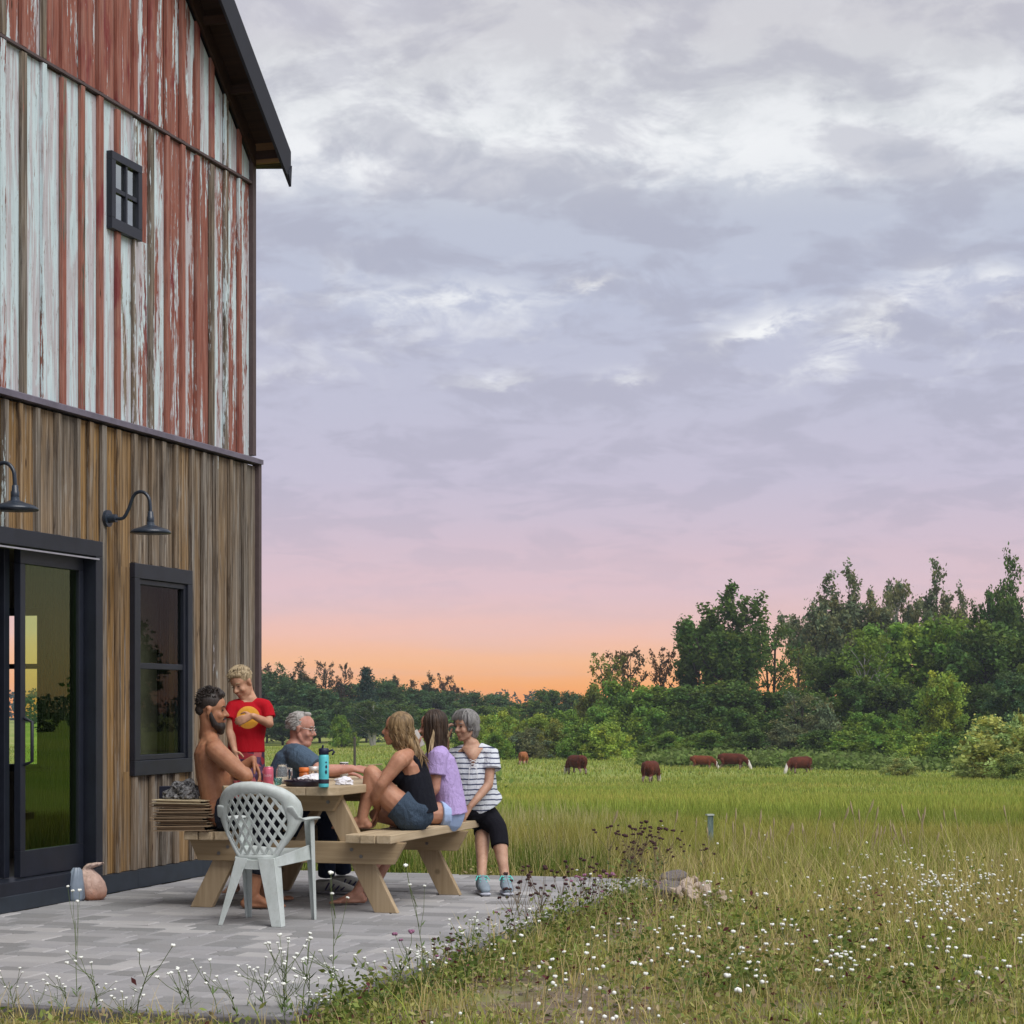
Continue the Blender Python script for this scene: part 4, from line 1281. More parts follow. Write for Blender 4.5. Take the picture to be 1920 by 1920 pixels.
# ------------------------------------------------------------------ 1. shirtless bearded man on the left bench
def man_shirtless():
    base = TW(-0.50, 0.30)
    p = empty('person', base, 0, 'shirtless bearded man seated with arms folded on the table', 'person')
    sk = mat_skin('tanned_skin', (0.34, 0.165, 0.09))
    hr = mat_hair('dark_brown_hair', (0.010, 0.008, 0.007), (0.055, 0.040, 0.032))
    m = MB()
    pel = Q(412, 1522, 12.50)
    f = head_frame(Q(398, 1331, 12.52), -2, -2, 0, 0.98)
    nb = Q(392, 1382, 12.55)
    head(m, f, nb, 0.058)
    # torso, side = across the shoulders (roughly the view direction)
    sd = Vector((0.12, 1, 0))
    pts, rr = limb(m, [pel + Vector((0.0, 0, -0.02)), Q(409, 1500, 12.5), Q(402, 1450, 12.52), Q(396, 1412, 12.53), Q(394, 1385, 12.54)],
                   [(0.155, 0.115), (0.145, 0.098), (0.165, 0.108), (0.175, 0.100), (0.085, 0.055)])
    m.tube(pts, rr, side=sd, seg=20)
    m.ell(Q(388, 1420, 12.42), (0.06, 0.07, 0.10)); m.ell(Q(386, 1422, 12.68), (0.06, 0.07, 0.10))
    m.ell(Q(418, 1425, 12.40), (0.05, 0.06, 0.06)); m.ell(Q(416, 1425, 12.62), (0.05, 0.06, 0.06))
    m.tube([nb + Vector((0, 0, 0.02)), Q(398, 1398, 12.42), Q(402, 1404, 12.33)], [0.05, 0.048, 0.045], seg=12)
    m.tube([nb + Vector((0, 0, 0.02)), Q(396, 1398, 12.66), Q(402, 1404, 12.75)], [0.05, 0.048, 0.045], seg=12)
    # near arm: shoulder -> elbow resting on the table edge -> forearm across
    sh, el_, wr = Q(404, 1407, 12.31), Q(462, 1456, 12.22), Q(452, 1450, 12.46)
    pts, rr = limb(m, [sh, Q(424, 1424, 12.28), Q(446, 1444, 12.24), el_], [0.062, 0.056, 0.050, 0.040]); m.tube(pts, rr, seg=14)
    pts, rr = limb(m, [el_, Q(459, 1450, 12.34), wr], [0.041, 0.043, 0.028]); m.tube(pts, rr, seg=14)
    hand(m, wr, (-0.2, 0.9, 0.2), (-0.3, 0, -1), (-1, 0, 0.2), 1.0, 0.5)
    # far arm: elbow on the table, hand hanging in front of the boy
    sh2, el2, wr2 = Q(404, 1407, 12.76), Q(444, 1452, 12.80), Q(474, 1424, 12.74)
    pts, rr = limb(m, [sh2, Q(425, 1430, 12.8), el2], [0.060, 0.052, 0.040]); m.tube(pts, rr, seg=14)
    pts, rr = limb(m, [el2, Q(459, 1438, 12.77), wr2], [0.041, 0.040, 0.026]); m.tube(pts, rr, seg=14)
    hand(m, wr2, (0.45, -0.1, -0.9), (-0.9, -0.2, -0.35), (-0.1, -1, 0), 1.0, 0.35, 0.4)
    # legs: thighs forward under the table, bare feet flat on the paving
    for hx, kx, ax, tl in (((412, 1526, 12.38), (500, 1526, 12.32), (474, 1676, 12.36), (1, -0.15, 0)), ((412, 1526, 12.62), (508, 1524, 12.72), (492, 1668, 12.80), (1, 0.1, 0))):
        h, k, a = Q(*hx), Q(*kx), Q(*ax)
        a.z = 0.078
        pts, rr = limb(m, [h, h.lerp(k, 0.5), k, k.lerp(a, 0.35), k.lerp(a, 0.75), a], [0.085, 0.075, 0.056, 0.055, 0.040, 0.036])
        m.tube(pts, rr, seg=14)
        foot(m, a, tl, 1.02)
    rm('body', m, sk, p, 0.006)
    face_bits(f, p, hr)
    # hair: cropped sides, fuller top; beard
    m = MB()
    scaled_cap(m, f, (-0.022, 0, 0.048), (0.098, 0.079, 0.080))
    m.tube([f(-0.075, -0.02, 0.00), f(-0.078, 0.02, 0.0)], 0.04, seg=10)
    m.tube([f(0.055, -0.025, 0.098), f(0.03, 0, 0.118), f(0.055, 0.025, 0.098)], 0.026, seg=10)
    me = m.soft('hair', 0.006, 2)
    h1 = link('hair', me, hr, p, True)
    m = MB(); rr_ = random.Random(2)
    for k in range(330):
        ph = rr_.uniform(0.25, 6.03); th = rr_.uniform(0.0, 1.75 if abs(math.pi - ph) < 1.2 else 1.15)
        d = Vector((math.sin(th) * math.cos(ph) * 0.098, math.sin(th) * math.sin(ph) * 0.08, math.cos(th) * 0.084))
        b = Vector((-0.022, 0, 0.046)) + d
        L = 0.024 if th < 0.9 else 0.010
        dd = (d.normalized() * 0.45 + Vector((rr_.uniform(-.8, .2), rr_.uniform(-.6, .6), rr_.uniform(-.3, .4)))).normalized()
        q = [b, b + dd * L * 0.6, b + dd * L + Vector((rr_.uniform(-1, 1), rr_.uniform(-1, 1), 0)) * 0.008]
        m.tube([f(*x) for x in q], [0.0036, 0.0034, 0.0016], seg=4)
    m.obj('hair_tufts', hr, h1, True, True)
    m = MB()
    m.ell(f(0.058, 0, -0.100), (0.036, 0.036, 0.036)); m.ell(f(0.066, 0, -0.128), (0.024, 0.026, 0.026))
    for l in (1, -1): m.tube([f(0.0, l * 0.066, -0.02), f(0.012, l * 0.060, -0.055), f(0.03, l * 0.048, -0.090), f(0.06, l * 0.014, -0.108)], [0.012, 0.017, 0.022, 0.028], seg=10)
    m.tube([f(0.088, -0.024, -0.058), f(0.098, 0, -0.047), f(0.088, 0.024, -0.058)], 0.0065, seg=8)
    rm('beard', m, mat_hair('beard_hair', (0.008, 0.006, 0.005), (0.038, 0.027, 0.022), 90), p, 0.005, 1)
    # dark shorts to below the knee
    m = MB()
    m.tube([pel + Vector((0, 0, -0.005)), pel + Vector((0, 0, -0.02))], [(0.165, 0.122), (0.165, 0.126)], side=sd, seg=20)
    for hx, kx, ax in (((412, 1526, 12.38), (500, 1526, 12.32), (484, 1636, 12.36)), ((412, 1526, 12.62), (508, 1524, 12.72), (500, 1625, 12.78))):
        h, k, a = Q(*hx), Q(*kx), Q(*ax)
        pts, rr = limb(m, [h, h.lerp(k, 0.5), k, a], [0.105, 0.095, 0.085, 0.072])
        m.tube(pts, rr, seg=14, caps='flat')
    rm('shorts', m, mat_cloth('dark_shorts', (0.018, 0.02, 0.028)), p, 0.008, 3)


man_shirtless()


# ------------------------------------------------------------------ 2. boy in the red shirt
def boy():
    base = Q(468, 1500, 13.35); base.z = 0
    p = empty('person', base, 0, 'blond boy in a red shirt with a yellow disc, standing behind the bearded man', 'person')
    sk = mat_skin('boy_skin', (0.48, 0.275, 0.175))
    hr = mat_hair('blond_hair', (0.26, 0.19, 0.10), (0.55, 0.45, 0.29), 70)
    D = 13.35
    f = head_frame(Q(453, 1281, D - 0.02), 238, -24, 9, 0.88)
    m = MB()
    nb = Q(468, 1312, D)
    head(m, f, nb, 0.045, 0.7)
    sd = Vector((1, 0.25, 0))
    pts, rr = limb(m, [Q(462, 1450, D), Q(461, 1400, D), Q(463, 1350, D), Q(466, 1326, D), Q(468, 1311, D)], [(0.115, 0.085), (0.105, 0.075), (0.118, 0.08), (0.11, 0.062), (0.05, 0.04)])
    m.tube(pts, rr, side=sd, seg=18)
    for sx, e_, w in ((Q(499, 1324, D), Q(505, 1357, D - 0.05), Q(474, 1342, D - 0.18)), (Q(436, 1328, D - 0.03), Q(431, 1372, D - 0.06), Q(440, 1408, D - 0.16))):
        pts, rr = limb(m, [Q(468, 1318, D), sx, sx.lerp(e_, .5), e_], [0.04, 0.036, 0.031, 0.028]); m.tube(pts, rr, seg=12)
        pts, rr = limb(m, [e_, e_.lerp(w, .4), w], [0.029, 0.028, 0.019]); m.tube(pts, rr, seg=12)
    hand(m, Q(474, 1342, D - 0.18), (-0.95, 0, -0.35), (0, 0.9, -0.3), (0.1, -0.1, 1), 0.80, 0.30, 0.3)
    hand(m, Q(440, 1408, D - 0.16), (0.25, -0.4, -0.9), (0.7, 0.5, 0), (0.3, -1, 0), 0.78, 0.4)
    for sx in (-1, 1):
        h = Q(462 + sx * 14, 1460, D); a = Vector((h.x + sx * 0.03, h.y, 0.068)); k = h.lerp(a, 0.48) + Vector((0, -0.02, 0))
        pts, rr = limb(m, [h, h.lerp(k, .5), k, k.lerp(a, .35), a], [0.062, 0.056, 0.044, 0.042, 0.027]); m.tube(pts, rr, seg=12)
        foot(m, a, (sx * 0.25, -1, 0), 0.85)
    rm('body', m, sk, p, 0.006)
    face_bits(f, p, hr, closed=True)
    m = MB()
    scaled_cap(m, f, (-0.024, 0, 0.048), (0.098, 0.081, 0.082))
    m.tube([f(0.052, -0.045, 0.078), f(0.066, 0, 0.088), f(0.05, 0.045, 0.078)], 0.018, seg=10)
    h1 = link('hair', m.soft('hair', 0.006, 2), hr, p, True)
    m = MB(); rr_ = random.Random(5)
    for k in range(330):
        ph = rr_.uniform(-math.pi, math.pi); th = rr_.uniform(0.0, 1.1 if abs(ph) < 1.2 else 1.7)
        d = Vector((math.sin(th) * math.cos(ph) * 0.099, math.sin(th) * math.sin(ph) * 0.082, math.cos(th) * 0.084))
        b = Vector((-0.024, 0, 0.048)) + d
        tang = Vector((0.8, rr_.uniform(-.5, .5), -0.3))
        q = [b, b + d.normalized() * 0.008 + tang * 0.014, b + d.normalized() * 0.006 + tang * 0.034]
        m.tube([f(*x) for x in q], [0.0028, 0.003, 0.0015], seg=4)
    m.obj('hair_tufts', hr, h1, True, True)
    # shirt with the disc print (flat print in the fabric)
    t = NT('red_shirt')
    n = t.noise(t.vec((1, 1, 0.45)), 11, 4, 0.6, 1.2)
    t.bump(n, 0.35, 0.03)
    sep_ = t.n.new('ShaderNodeSeparateXYZ'); t.l.new(t.vec(), sep_.inputs[0])
    c = Q(468, 1345, D) - base
    dx = t.math('SUBTRACT', sep_.outputs[0], c.x); dz_ = t.math('SUBTRACT', sep_.outputs[2], c.z)
    r_ = t.math('SQRT', t.math('ADD', t.math('MULTIPLY', dx, dx), t.math('MULTIPLY', dz_, dz_)))
    disc = t.math('MULTIPLY', t.math('LESS_THAN', r_, 0.073), t.math('LESS_THAN', sep_.outputs[1], 0.0))
    M = t.done(t.mix(disc, (0.40, 0.006, 0.014), t.mix(t.ramp(r_, [(0.055, 0.0), (0.062, 1.0)]), (0.60, 0.30, 0.035), (0.66, 0.31, 0.05))), 0.85, spec=0.15)
    m = MB()
    pts, rr = limb(m, [Q(462, 1411, D), Q(462, 1385, D), Q(464, 1350, D), Q(466, 1328, D), Q(467, 1316, D)], [(0.122, 0.092), (0.118, 0.088), (0.130, 0.092), (0.120, 0.074), (0.060, 0.05)])
    m.tube(pts, rr, side=sd, seg=20, caps='flat')
    for a, b, c_ in ((Q(468, 1320, D), Q(497, 1324, D), Q(504, 1346, D - 0.02)), (Q(466, 1320, D), Q(437, 1326, D - 0.03), Q(431, 1348, D - 0.05))):
        pts, rr = limb(m, [a, b, c_], [0.045, 0.047, 0.046]); m.tube(pts, rr, seg=14, caps='flat')
    rm('shirt', m, M, p, 0.006, 3)
    t = NT('patterned_shorts')
    v = t.n.new('ShaderNodeTexVoronoi'); t.l.new(t.vec(), v.inputs['Vector']); v.inputs['Scale'].default_value = 26
    t.bump(t.noise(t.vec(), 14, 3), 0.4, 0.03)
    M = t.done(t.ramp(v.outputs['Color'], [(0.3, (0.05, 0.02, 0.05)), (0.45, (0.30, 0.02, 0.03)), (0.6, (0.10, 0.05, 0.11)), (0.75, (0.42, 0.10, 0.10))], 'CONSTANT'), 0.85)
    m = MB()
    m.tube([Q(462, 1402, D), Q(462, 1455, D)], [(0.118, 0.088), (0.125, 0.092)], side=sd, seg=18, caps='flat')
    for sx in (-1, 1): m.tube([Q(462 + sx * 14, 1450, D), Q(462 + sx * 17, 1530, D)], [0.075, 0.085], seg=14, caps='flat')
    rm('shorts', m, M, p, 0.008, 3)


boy()


# ------------------------------------------------------------------ 3. older man in the blue-grey shirt
def old_man():
    base = TW(-0.50, 1.30)
    p = empty('person', base, 0, 'grey-haired man in glasses and a blue-grey shirt, reaching across the table', 'person')
    sk = mat_skin('ruddy_skin', (0.44, 0.225, 0.165))
    hr = mat_hair('grey_hair', (0.20, 0.19, 0.175), (0.56, 0.54, 0.51), 60)
    D = 13.3
    f = head_frame(Q(567, 1366, D), -12, -8, 0, 0.92)
    m = MB()
    nb = Q(553, 1400, D)
    head(m, f, nb, 0.058, 1.3)
    m.ell(f(0.03, 0, -0.10), (0.05, 0.045, 0.035))
    sd = Vector((-0.25, 1, 0))
    T = [Q(545, 1510, D), Q(543, 1482, D), Q(545, 1448, D), Q(549, 1420, D), Q(552, 1402, D)]
    R_ = [(0.17, 0.145), (0.165, 0.14), (0.185, 0.13), (0.17, 0.10), (0.075, 0.06)]
    pts, rr = limb(m, T, R_); m.tube(pts, rr, side=sd, seg=20)
    sh, e_, w = Q(562, 1418, D - 0.20), Q(600, 1446, D - 0.28), Q(660, 1441, D - 0.22)
    pts, rr = limb(m, [sh, sh.lerp(e_, .5), e_], [0.058, 0.048, 0.040]); m.tube(pts, rr, seg=12)
    pts, rr = limb(m, [e_, e_.lerp(w, .4), w], [0.040, 0.038, 0.026]); m.tube(pts, rr, seg=12)
    hand(m, w, (1, 0.05, -0.12), (0.1, 0.5, -0.8), (0.1, 0.9, 0.35), 1.0, 0.35, 0.2)
    sh2, e2, w2 = Q(560, 1420, D + 0.2), Q(605, 1448, D + 0.26), Q(640, 1450, D + 0.1)
    pts, rr = limb(m, [sh2, sh2.lerp(e2, .5), e2], [0.058, 0.048, 0.040]); m.tube(pts, rr, seg=12)
    pts, rr = limb(m, [e2, e2.lerp(w2, .4), w2], [0.040, 0.038, 0.026]); m.tube(pts, rr, seg=12)
    hand(m, w2, (1, -0.2, -0.05), (0, 0, -1), (0.2, -1, 0), 1.0, 0.3)
    rm('body', m, sk, p, 0.006)
    face_bits(f, p, hr)
    # sparse grey hair: band round the back and sides, thin on top
    m = MB()
    m.ell(f(-0.038, 0, 0.028), (0.074, 0.074, 0.060), f.R, 20, 14)
    m.ell(f(-0.030, 0, 0.062), (0.068, 0.064, 0.054), f.R, 20, 14)
    m.tube([f(0.02, -0.03, 0.108), f(0.045, 0, 0.106), f(0.02, 0.03, 0.108)], 0.014, seg=8)
    h1 = link('hair', m.soft('hair', 0.006, 2), hr, p, True)
    m = MB(); rr_ = random.Random(8)
    for k in range(260):
        ph = rr_.uniform(0.9, 5.38); th = rr_.uniform(0.3, 2.0)
        d = Vector((math.sin(th) * math.cos(ph) * 0.09, math.sin(th) * math.sin(ph) * 0.079, math.cos(th) * 0.088))
        b = Vector((-0.035, 0, 0.032)) + d
        dd = (d.normalized() * 0.12 + Vector((-0.6, rr_.uniform(-.3, .3), rr_.uniform(-.8, -.2)))).normalized()
        m.tube([f(*x) for x in (b, b + dd * 0.012, b + dd * 0.024)], [0.0036, 0.0036, 0.002], seg=4)
    m.obj('hair_tufts', hr, h1, True, True)
    m = MB()
    M_wire = plain('glasses_wire', (0.55, 0.52, 0.48), 0.25, 0.7)
    for l in (1, -1):
        ring_ = [f(0.096 - 0.05 * abs(math.sin(w_) * 0.022 + l * 0.0), l * 0.031 + 0.022 * math.cos(w_), -0.004 + 0.017 * math.sin(w_)) for w_ in np.linspace(0, 2 * math.pi, 16, endpoint=False)]
        m.tube(ring_, 0.0016, seg=5, closed=True)
        m.tube([f(0.093, l * 0.053, 0.004), f(0.05, l * 0.072, 0.008), f(-0.01, l * 0.078, 0.010)], 0.0018, seg=5)
    m.tube([f(0.098, -0.009, 0.0), f(0.100, 0.009, 0.0)], 0.0016, seg=5)
    m.obj('glasses', M_wire, p, True, True)
    m = MB()
    T2 = [T[0] + Vector((0, 0, -0.01)), T[1], T[2], T[3], Q(552, 1409, D)]
    pts, rr = limb(m, T2, [(0.185, 0.158), (0.18, 0.152), (0.198, 0.142), (0.185, 0.112), (0.082, 0.068)]); m.tube(pts, rr, side=sd, seg=20, caps='flat')
    m.tube([Q(548, 1416, D), sh + Vector((0, 0, -0.005)), sh.lerp(e_, .78)], [0.085, 0.080, 0.072], seg=14, caps='flat')
    m.tube([Q(556, 1414, D), sh2 + Vector((0, 0, -0.005)), sh2.lerp(e2, .72)], [0.085, 0.080, 0.072], seg=14, caps='flat')
    rm('shirt', m, mat_cloth('blue_grey_shirt', (0.075, 0.115, 0.165), fold=0.8), p, 0.006, 3)
    m = MB()
    m.tube([T[0] + Vector((0, 0, 0.02)), T[0] + Vector((0, 0, -0.06))], [(0.178, 0.15), (0.175, 0.15)], side=sd, seg=20)
    M_shoe, M_sole, M_trim = plain('pale_shoe', (0.42, 0.43, 0.40), 0.7), plain('sole', (0.25, 0.25, 0.27), 0.7), plain('shoe_trim', (0.04, 0.035, 0.09), 0.5)
    for hx, kx, ax in (((560, 1520, D - 0.10), (615, 1520, D - 0.12), (612, 1664, D + 0.0)), ((560, 1520, D + 0.12), (628, 1520, D + 0.15), (644, 1650, D + 0.3))):
        h, k, a = Q(*hx), Q(*kx), Q(*ax); a.z = 0.09
        pts, rr = limb(m, [h, h.lerp(k, .5), k, k.lerp(a, .5), a + Vector((0, 0, 0.03))], [0.10, 0.092, 0.074, 0.062, 0.056]); m.tube(pts, rr, seg=14, caps='flat')
        d = Vector((1, -0.25, 0)).normalized(); t_ = Vector((-d.y, d.x, 0))
        g = Vector((a.x, a.y, 0))
        sm2 = MB(); sole = MB(); ac = MB()
        sm2.tube([g - d * 0.05 + Vector((0, 0, 0.055)), g + d * 0.05 + Vector((0, 0, 0.058)), g + d * 0.13 + Vector((0, 0, 0.045)), g + d * 0.175 + Vector((0, 0, 0.038))],
                 [(0.036, 0.044), (0.041, 0.042), (0.044, 0.030), (0.034, 0.022)], side=t_, seg=14)
        sole.tube([g - d * 0.07 + Vector((0, 0, 0.014)), g + d * 0.05 + Vector((0, 0, 0.013)), g + d * 0.19 + Vector((0, 0, 0.014))], [(0.036, 0.014), (0.040, 0.013), (0.038, 0.012)], side=t_, seg=12)
        sh_ = rm('shoe', sm2, M_shoe, p, 0.005, 2)
        sole.obj('sole', M_sole, sh_, True, True)
        for q in range(4):
            ac = MB(); ac.tube([g + d * (0.01 + q * 0.035) - t_ * 0.045 + Vector((0, 0, 0.035)), g + d * (0.03 + q * 0.035) - t_ * 0.038 + Vector((0, 0, 0.075 - q * 0.008))], 0.006, seg=6); ac.obj('shoe_trim', M_trim, sh_, True, True)
    rm('trousers', m, mat_cloth('navy_trousers', (0.015, 0.022, 0.045)), p, 0.008, 3)


old_man()


# ------------------------------------------------------------------ 4. blonde woman in the black top
def woman():
    base = TW(0.56, 0.80, 0.47)
    p = empty('person', base, 0, 'blonde woman in a black top, sitting with her knee drawn up on the bench', 'person')
    sk = mat_skin('woman_skin', (0.43, 0.225, 0.14))
    hr = mat_hair('dark_blonde_hair', (0.07, 0.042, 0.02), (0.40, 0.27, 0.13), 50)
    D = 12.58
    f = head_frame(Q(745, 1367, D), 176, 5, 0, 0.90)
    m = MB()
    nb = Q(766, 1406, D + 0.02)
    head(m, f, nb, 0.048, 0.6, 0.9)
    sd = Vector((-0.1, 1, 0))
    T = [Q(778, 1526, D + 0.0), Q(781, 1498, D + 0.0), Q(776, 1462, D + 0.02), Q(768, 1435, D + 0.02), Q(766, 1408, D + 0.02)]
    R_ = [(0.155, 0.105), (0.135, 0.098), (0.135, 0.098), (0.140, 0.082), (0.06, 0.048)]
    pts, rr = limb(m, T, R_); m.tube(pts, rr, side=sd, seg=20)
    m.ell(Q(745, 1452, D - 0.02), (0.05, 0.09, 0.055))
    # near arm hangs inside the raised knee, forearm round the shin
    sh, e_, w = Q(750, 1425, D - 0.155), Q(716, 1470, D - 0.19), Q(708, 1515, D - 0.02)
    pts, rr = limb(m, [Q(764, 1418, D - 0.04), sh, sh.lerp(e_, .5), e_], [0.052, 0.055, 0.043, 0.035]); m.tube(pts, rr, seg=12)
    e2 = Q(704, 1494, D - 0.14)
    pts, rr = limb(m, [e_, e2, w], [0.036, 0.033, 0.023]); m.tube(pts, rr, seg=12)
    hand(m, w, (-0.1, 0.4, -1), (-0.6, 0, 0), (-0.3, -1, 0), 0.9, 0.4)
    sh2, e3, w3 = Q(750, 1428, D + 0.17), Q(716, 1462, D + 0.20), Q(703, 1495, D + 0.12)
    pts, rr = limb(m, [Q(764, 1418, D + 0.08), sh2, sh2.lerp(e3, .5), e3, w3], [0.052, 0.052, 0.042, 0.034, 0.023]); m.tube(pts, rr, seg=12)
    # near leg raised
    h, k, a = Q(774, 1529, D - 0.11), Q(697, 1450, D - 0.10), Q(677, 1543, D - 0.10)
    pts, rr = limb(m, [h, h.lerp(k, .5) + Vector((-0.01, 0, -0.02)), k], [0.092, 0.078, 0.052]); m.tube(pts, rr, seg=14)
    pts, rr = limb(m, [k, k.lerp(a, .3) + Vector((0.01, 0, 0)), k.lerp(a, .7), a], [0.050, 0.050, 0.037, 0.031]); m.tube(pts, rr, seg=14)
    a.z = 0.47 + 0.070
    foot(m, a, (-1, 0.1, 0), 0.92)
    # far leg folded flat
    h, k, a = Q(774, 1525, D + 0.12), Q(706, 1526, D + 0.16), Q(745, 1540, D + 0.02)
    pts, rr = limb(m, [h, h.lerp(k, .5), k, a], [0.080, 0.07, 0.05, 0.034]); m.tube(pts, rr, seg=14)
    rm('body', m, sk, p, 0.006)
    face_bits(f, p, hr)
    # tank top
    m = MB()
    pts, rr = limb(m, [Q(789, 1525, D), Q(785, 1504, D), T[2], Q(771, 1438, D + 0.02), Q(769, 1414, D + 0.02)], [(0.186, 0.112), (0.172, 0.108), (0.150, 0.108), (0.118, 0.094), (0.085, 0.054)]); m.tube(pts, rr, side=sd, seg=20, caps='flat')
    m.ell(Q(745, 1453, D - 0.02), (0.058, 0.098, 0.062))
    for q in (-1, 1):
        m.tube([Q(782, 1450, D + 0.02 + q * 0.07), Q(780, 1425, D + 0.02 + q * 0.08), Q(766, 1411, D + 0.02 + q * 0.085), Q(750, 1424, D + 0.02 + q * 0.08), Q(742, 1446, D + 0.02 + q * 0.07)], [(0.055, 0.026), (0.034, 0.018), (0.022, 0.012), (0.025, 0.016), (0.04, 0.02)], side=sd, seg=12)
    m.ell(Q(778, 1440, D + 0.02), (0.075, 0.12, 0.09))
    m.tube([Q(784, 1452, D + 0.02), Q(780, 1428, D + 0.02), Q(769, 1411, D + 0.02)], [(0.12, 0.05), (0.115, 0.04), (0.075, 0.03)], side=sd, seg=16)
    rm('tank_top', m, mat_cloth('black_knit', (0.008, 0.009, 0.014), fold=0.5), p, 0.006, 2)
    # denim shorts
    m = MB()
    m.tube([Q(780, 1514, D), Q(779, 1522, D), Q(776, 1530, D)], [(0.150, 0.100), (0.174, 0.112), (0.172, 0.110)], side=sd, seg=20)
    h, k = Q(774, 1529, D - 0.11), Q(697, 1450, D - 0.10)
    m.tube([h, h.lerp(k, 0.36) + Vector((0, 0, -0.018))], [0.104, 0.104], seg=16, caps='flat')
    h, k = Q(774, 1525, D + 0.12), Q(706, 1526, D + 0.16)
    m.tube([h, h.lerp(k, 0.42)], [0.095, 0.092], seg=16, caps='flat')
    m.ell(Q(780, 1529, D - 0.08), (0.110, 0.105, 0.092)); m.ell(Q(783, 1521, D - 0.10), (0.095, 0.095, 0.085)); m.ell(Q(770, 1533, D - 0.11), (0.11, 0.10, 0.085))
    m.tube([Q(785, 1528, D - 0.06), Q(752, 1528, D - 0.115)], [0.098, 0.094], seg=16, caps='flat')
    rm('shorts', m, mat_cloth('denim', (0.05, 0.075, 0.11), 0.35, fold=0.9), p, 0.006, 2)
    # long wavy hair falling down the back
    m = MB()
    scaled_cap(m, f, (-0.026, 0, 0.042), (0.100, 0.084, 0.084))
    m.tube([f(-0.05, 0, 0.03), f(-0.062, 0, -0.05), Q(779, 1408, D + 0.02)], [(0.07, 0.04), (0.072, 0.040), (0.06, 0.026)], side=sd, seg=14)
    m.tube([f(-0.03, 0, 0.03), f(-0.045, 0, -0.04), Q(768, 1396, D + 0.02)], [(0.084, 0.05), (0.084, 0.048), (0.074, 0.034)], side=sd, seg=14)
    h1 = link('hair', m.soft('hair', 0.007, 2), hr, p, True)
    L = hair_locks(f, 260, 0.150, (0.12, 0, 0), 21, wave=0.009, front=0.75, r=(0.098, 0.082, 0.086))
    strands('locks', L, hr, h1, 0.0052)
    rr_ = random.Random(3)
    L = []
    for k in range(60):
        z = rr_.uniform(-0.03, 0.04); y = rr_.uniform(-0.07, 0.07)
        a = f(-0.085, y, z); b = Q(786 + rr_.uniform(-10, 6), 1412, D + y); c = Q(rr_.uniform(776, 806), rr_.uniform(1420, 1448), D + 0.02 + y * 1.4) + Vector((0.0, 0, 0))
        w = rr_.uniform(-0.008, 0.008)
        L.append([a, a.lerp(b, .5) + Vector((w + 0.01, 0, 0)), b + Vector((-w, 0, 0)), b.lerp(c, .5) + Vector((w, w, 0)), c])
    strands('locks', L, hr, h1, 0.0052)


woman()


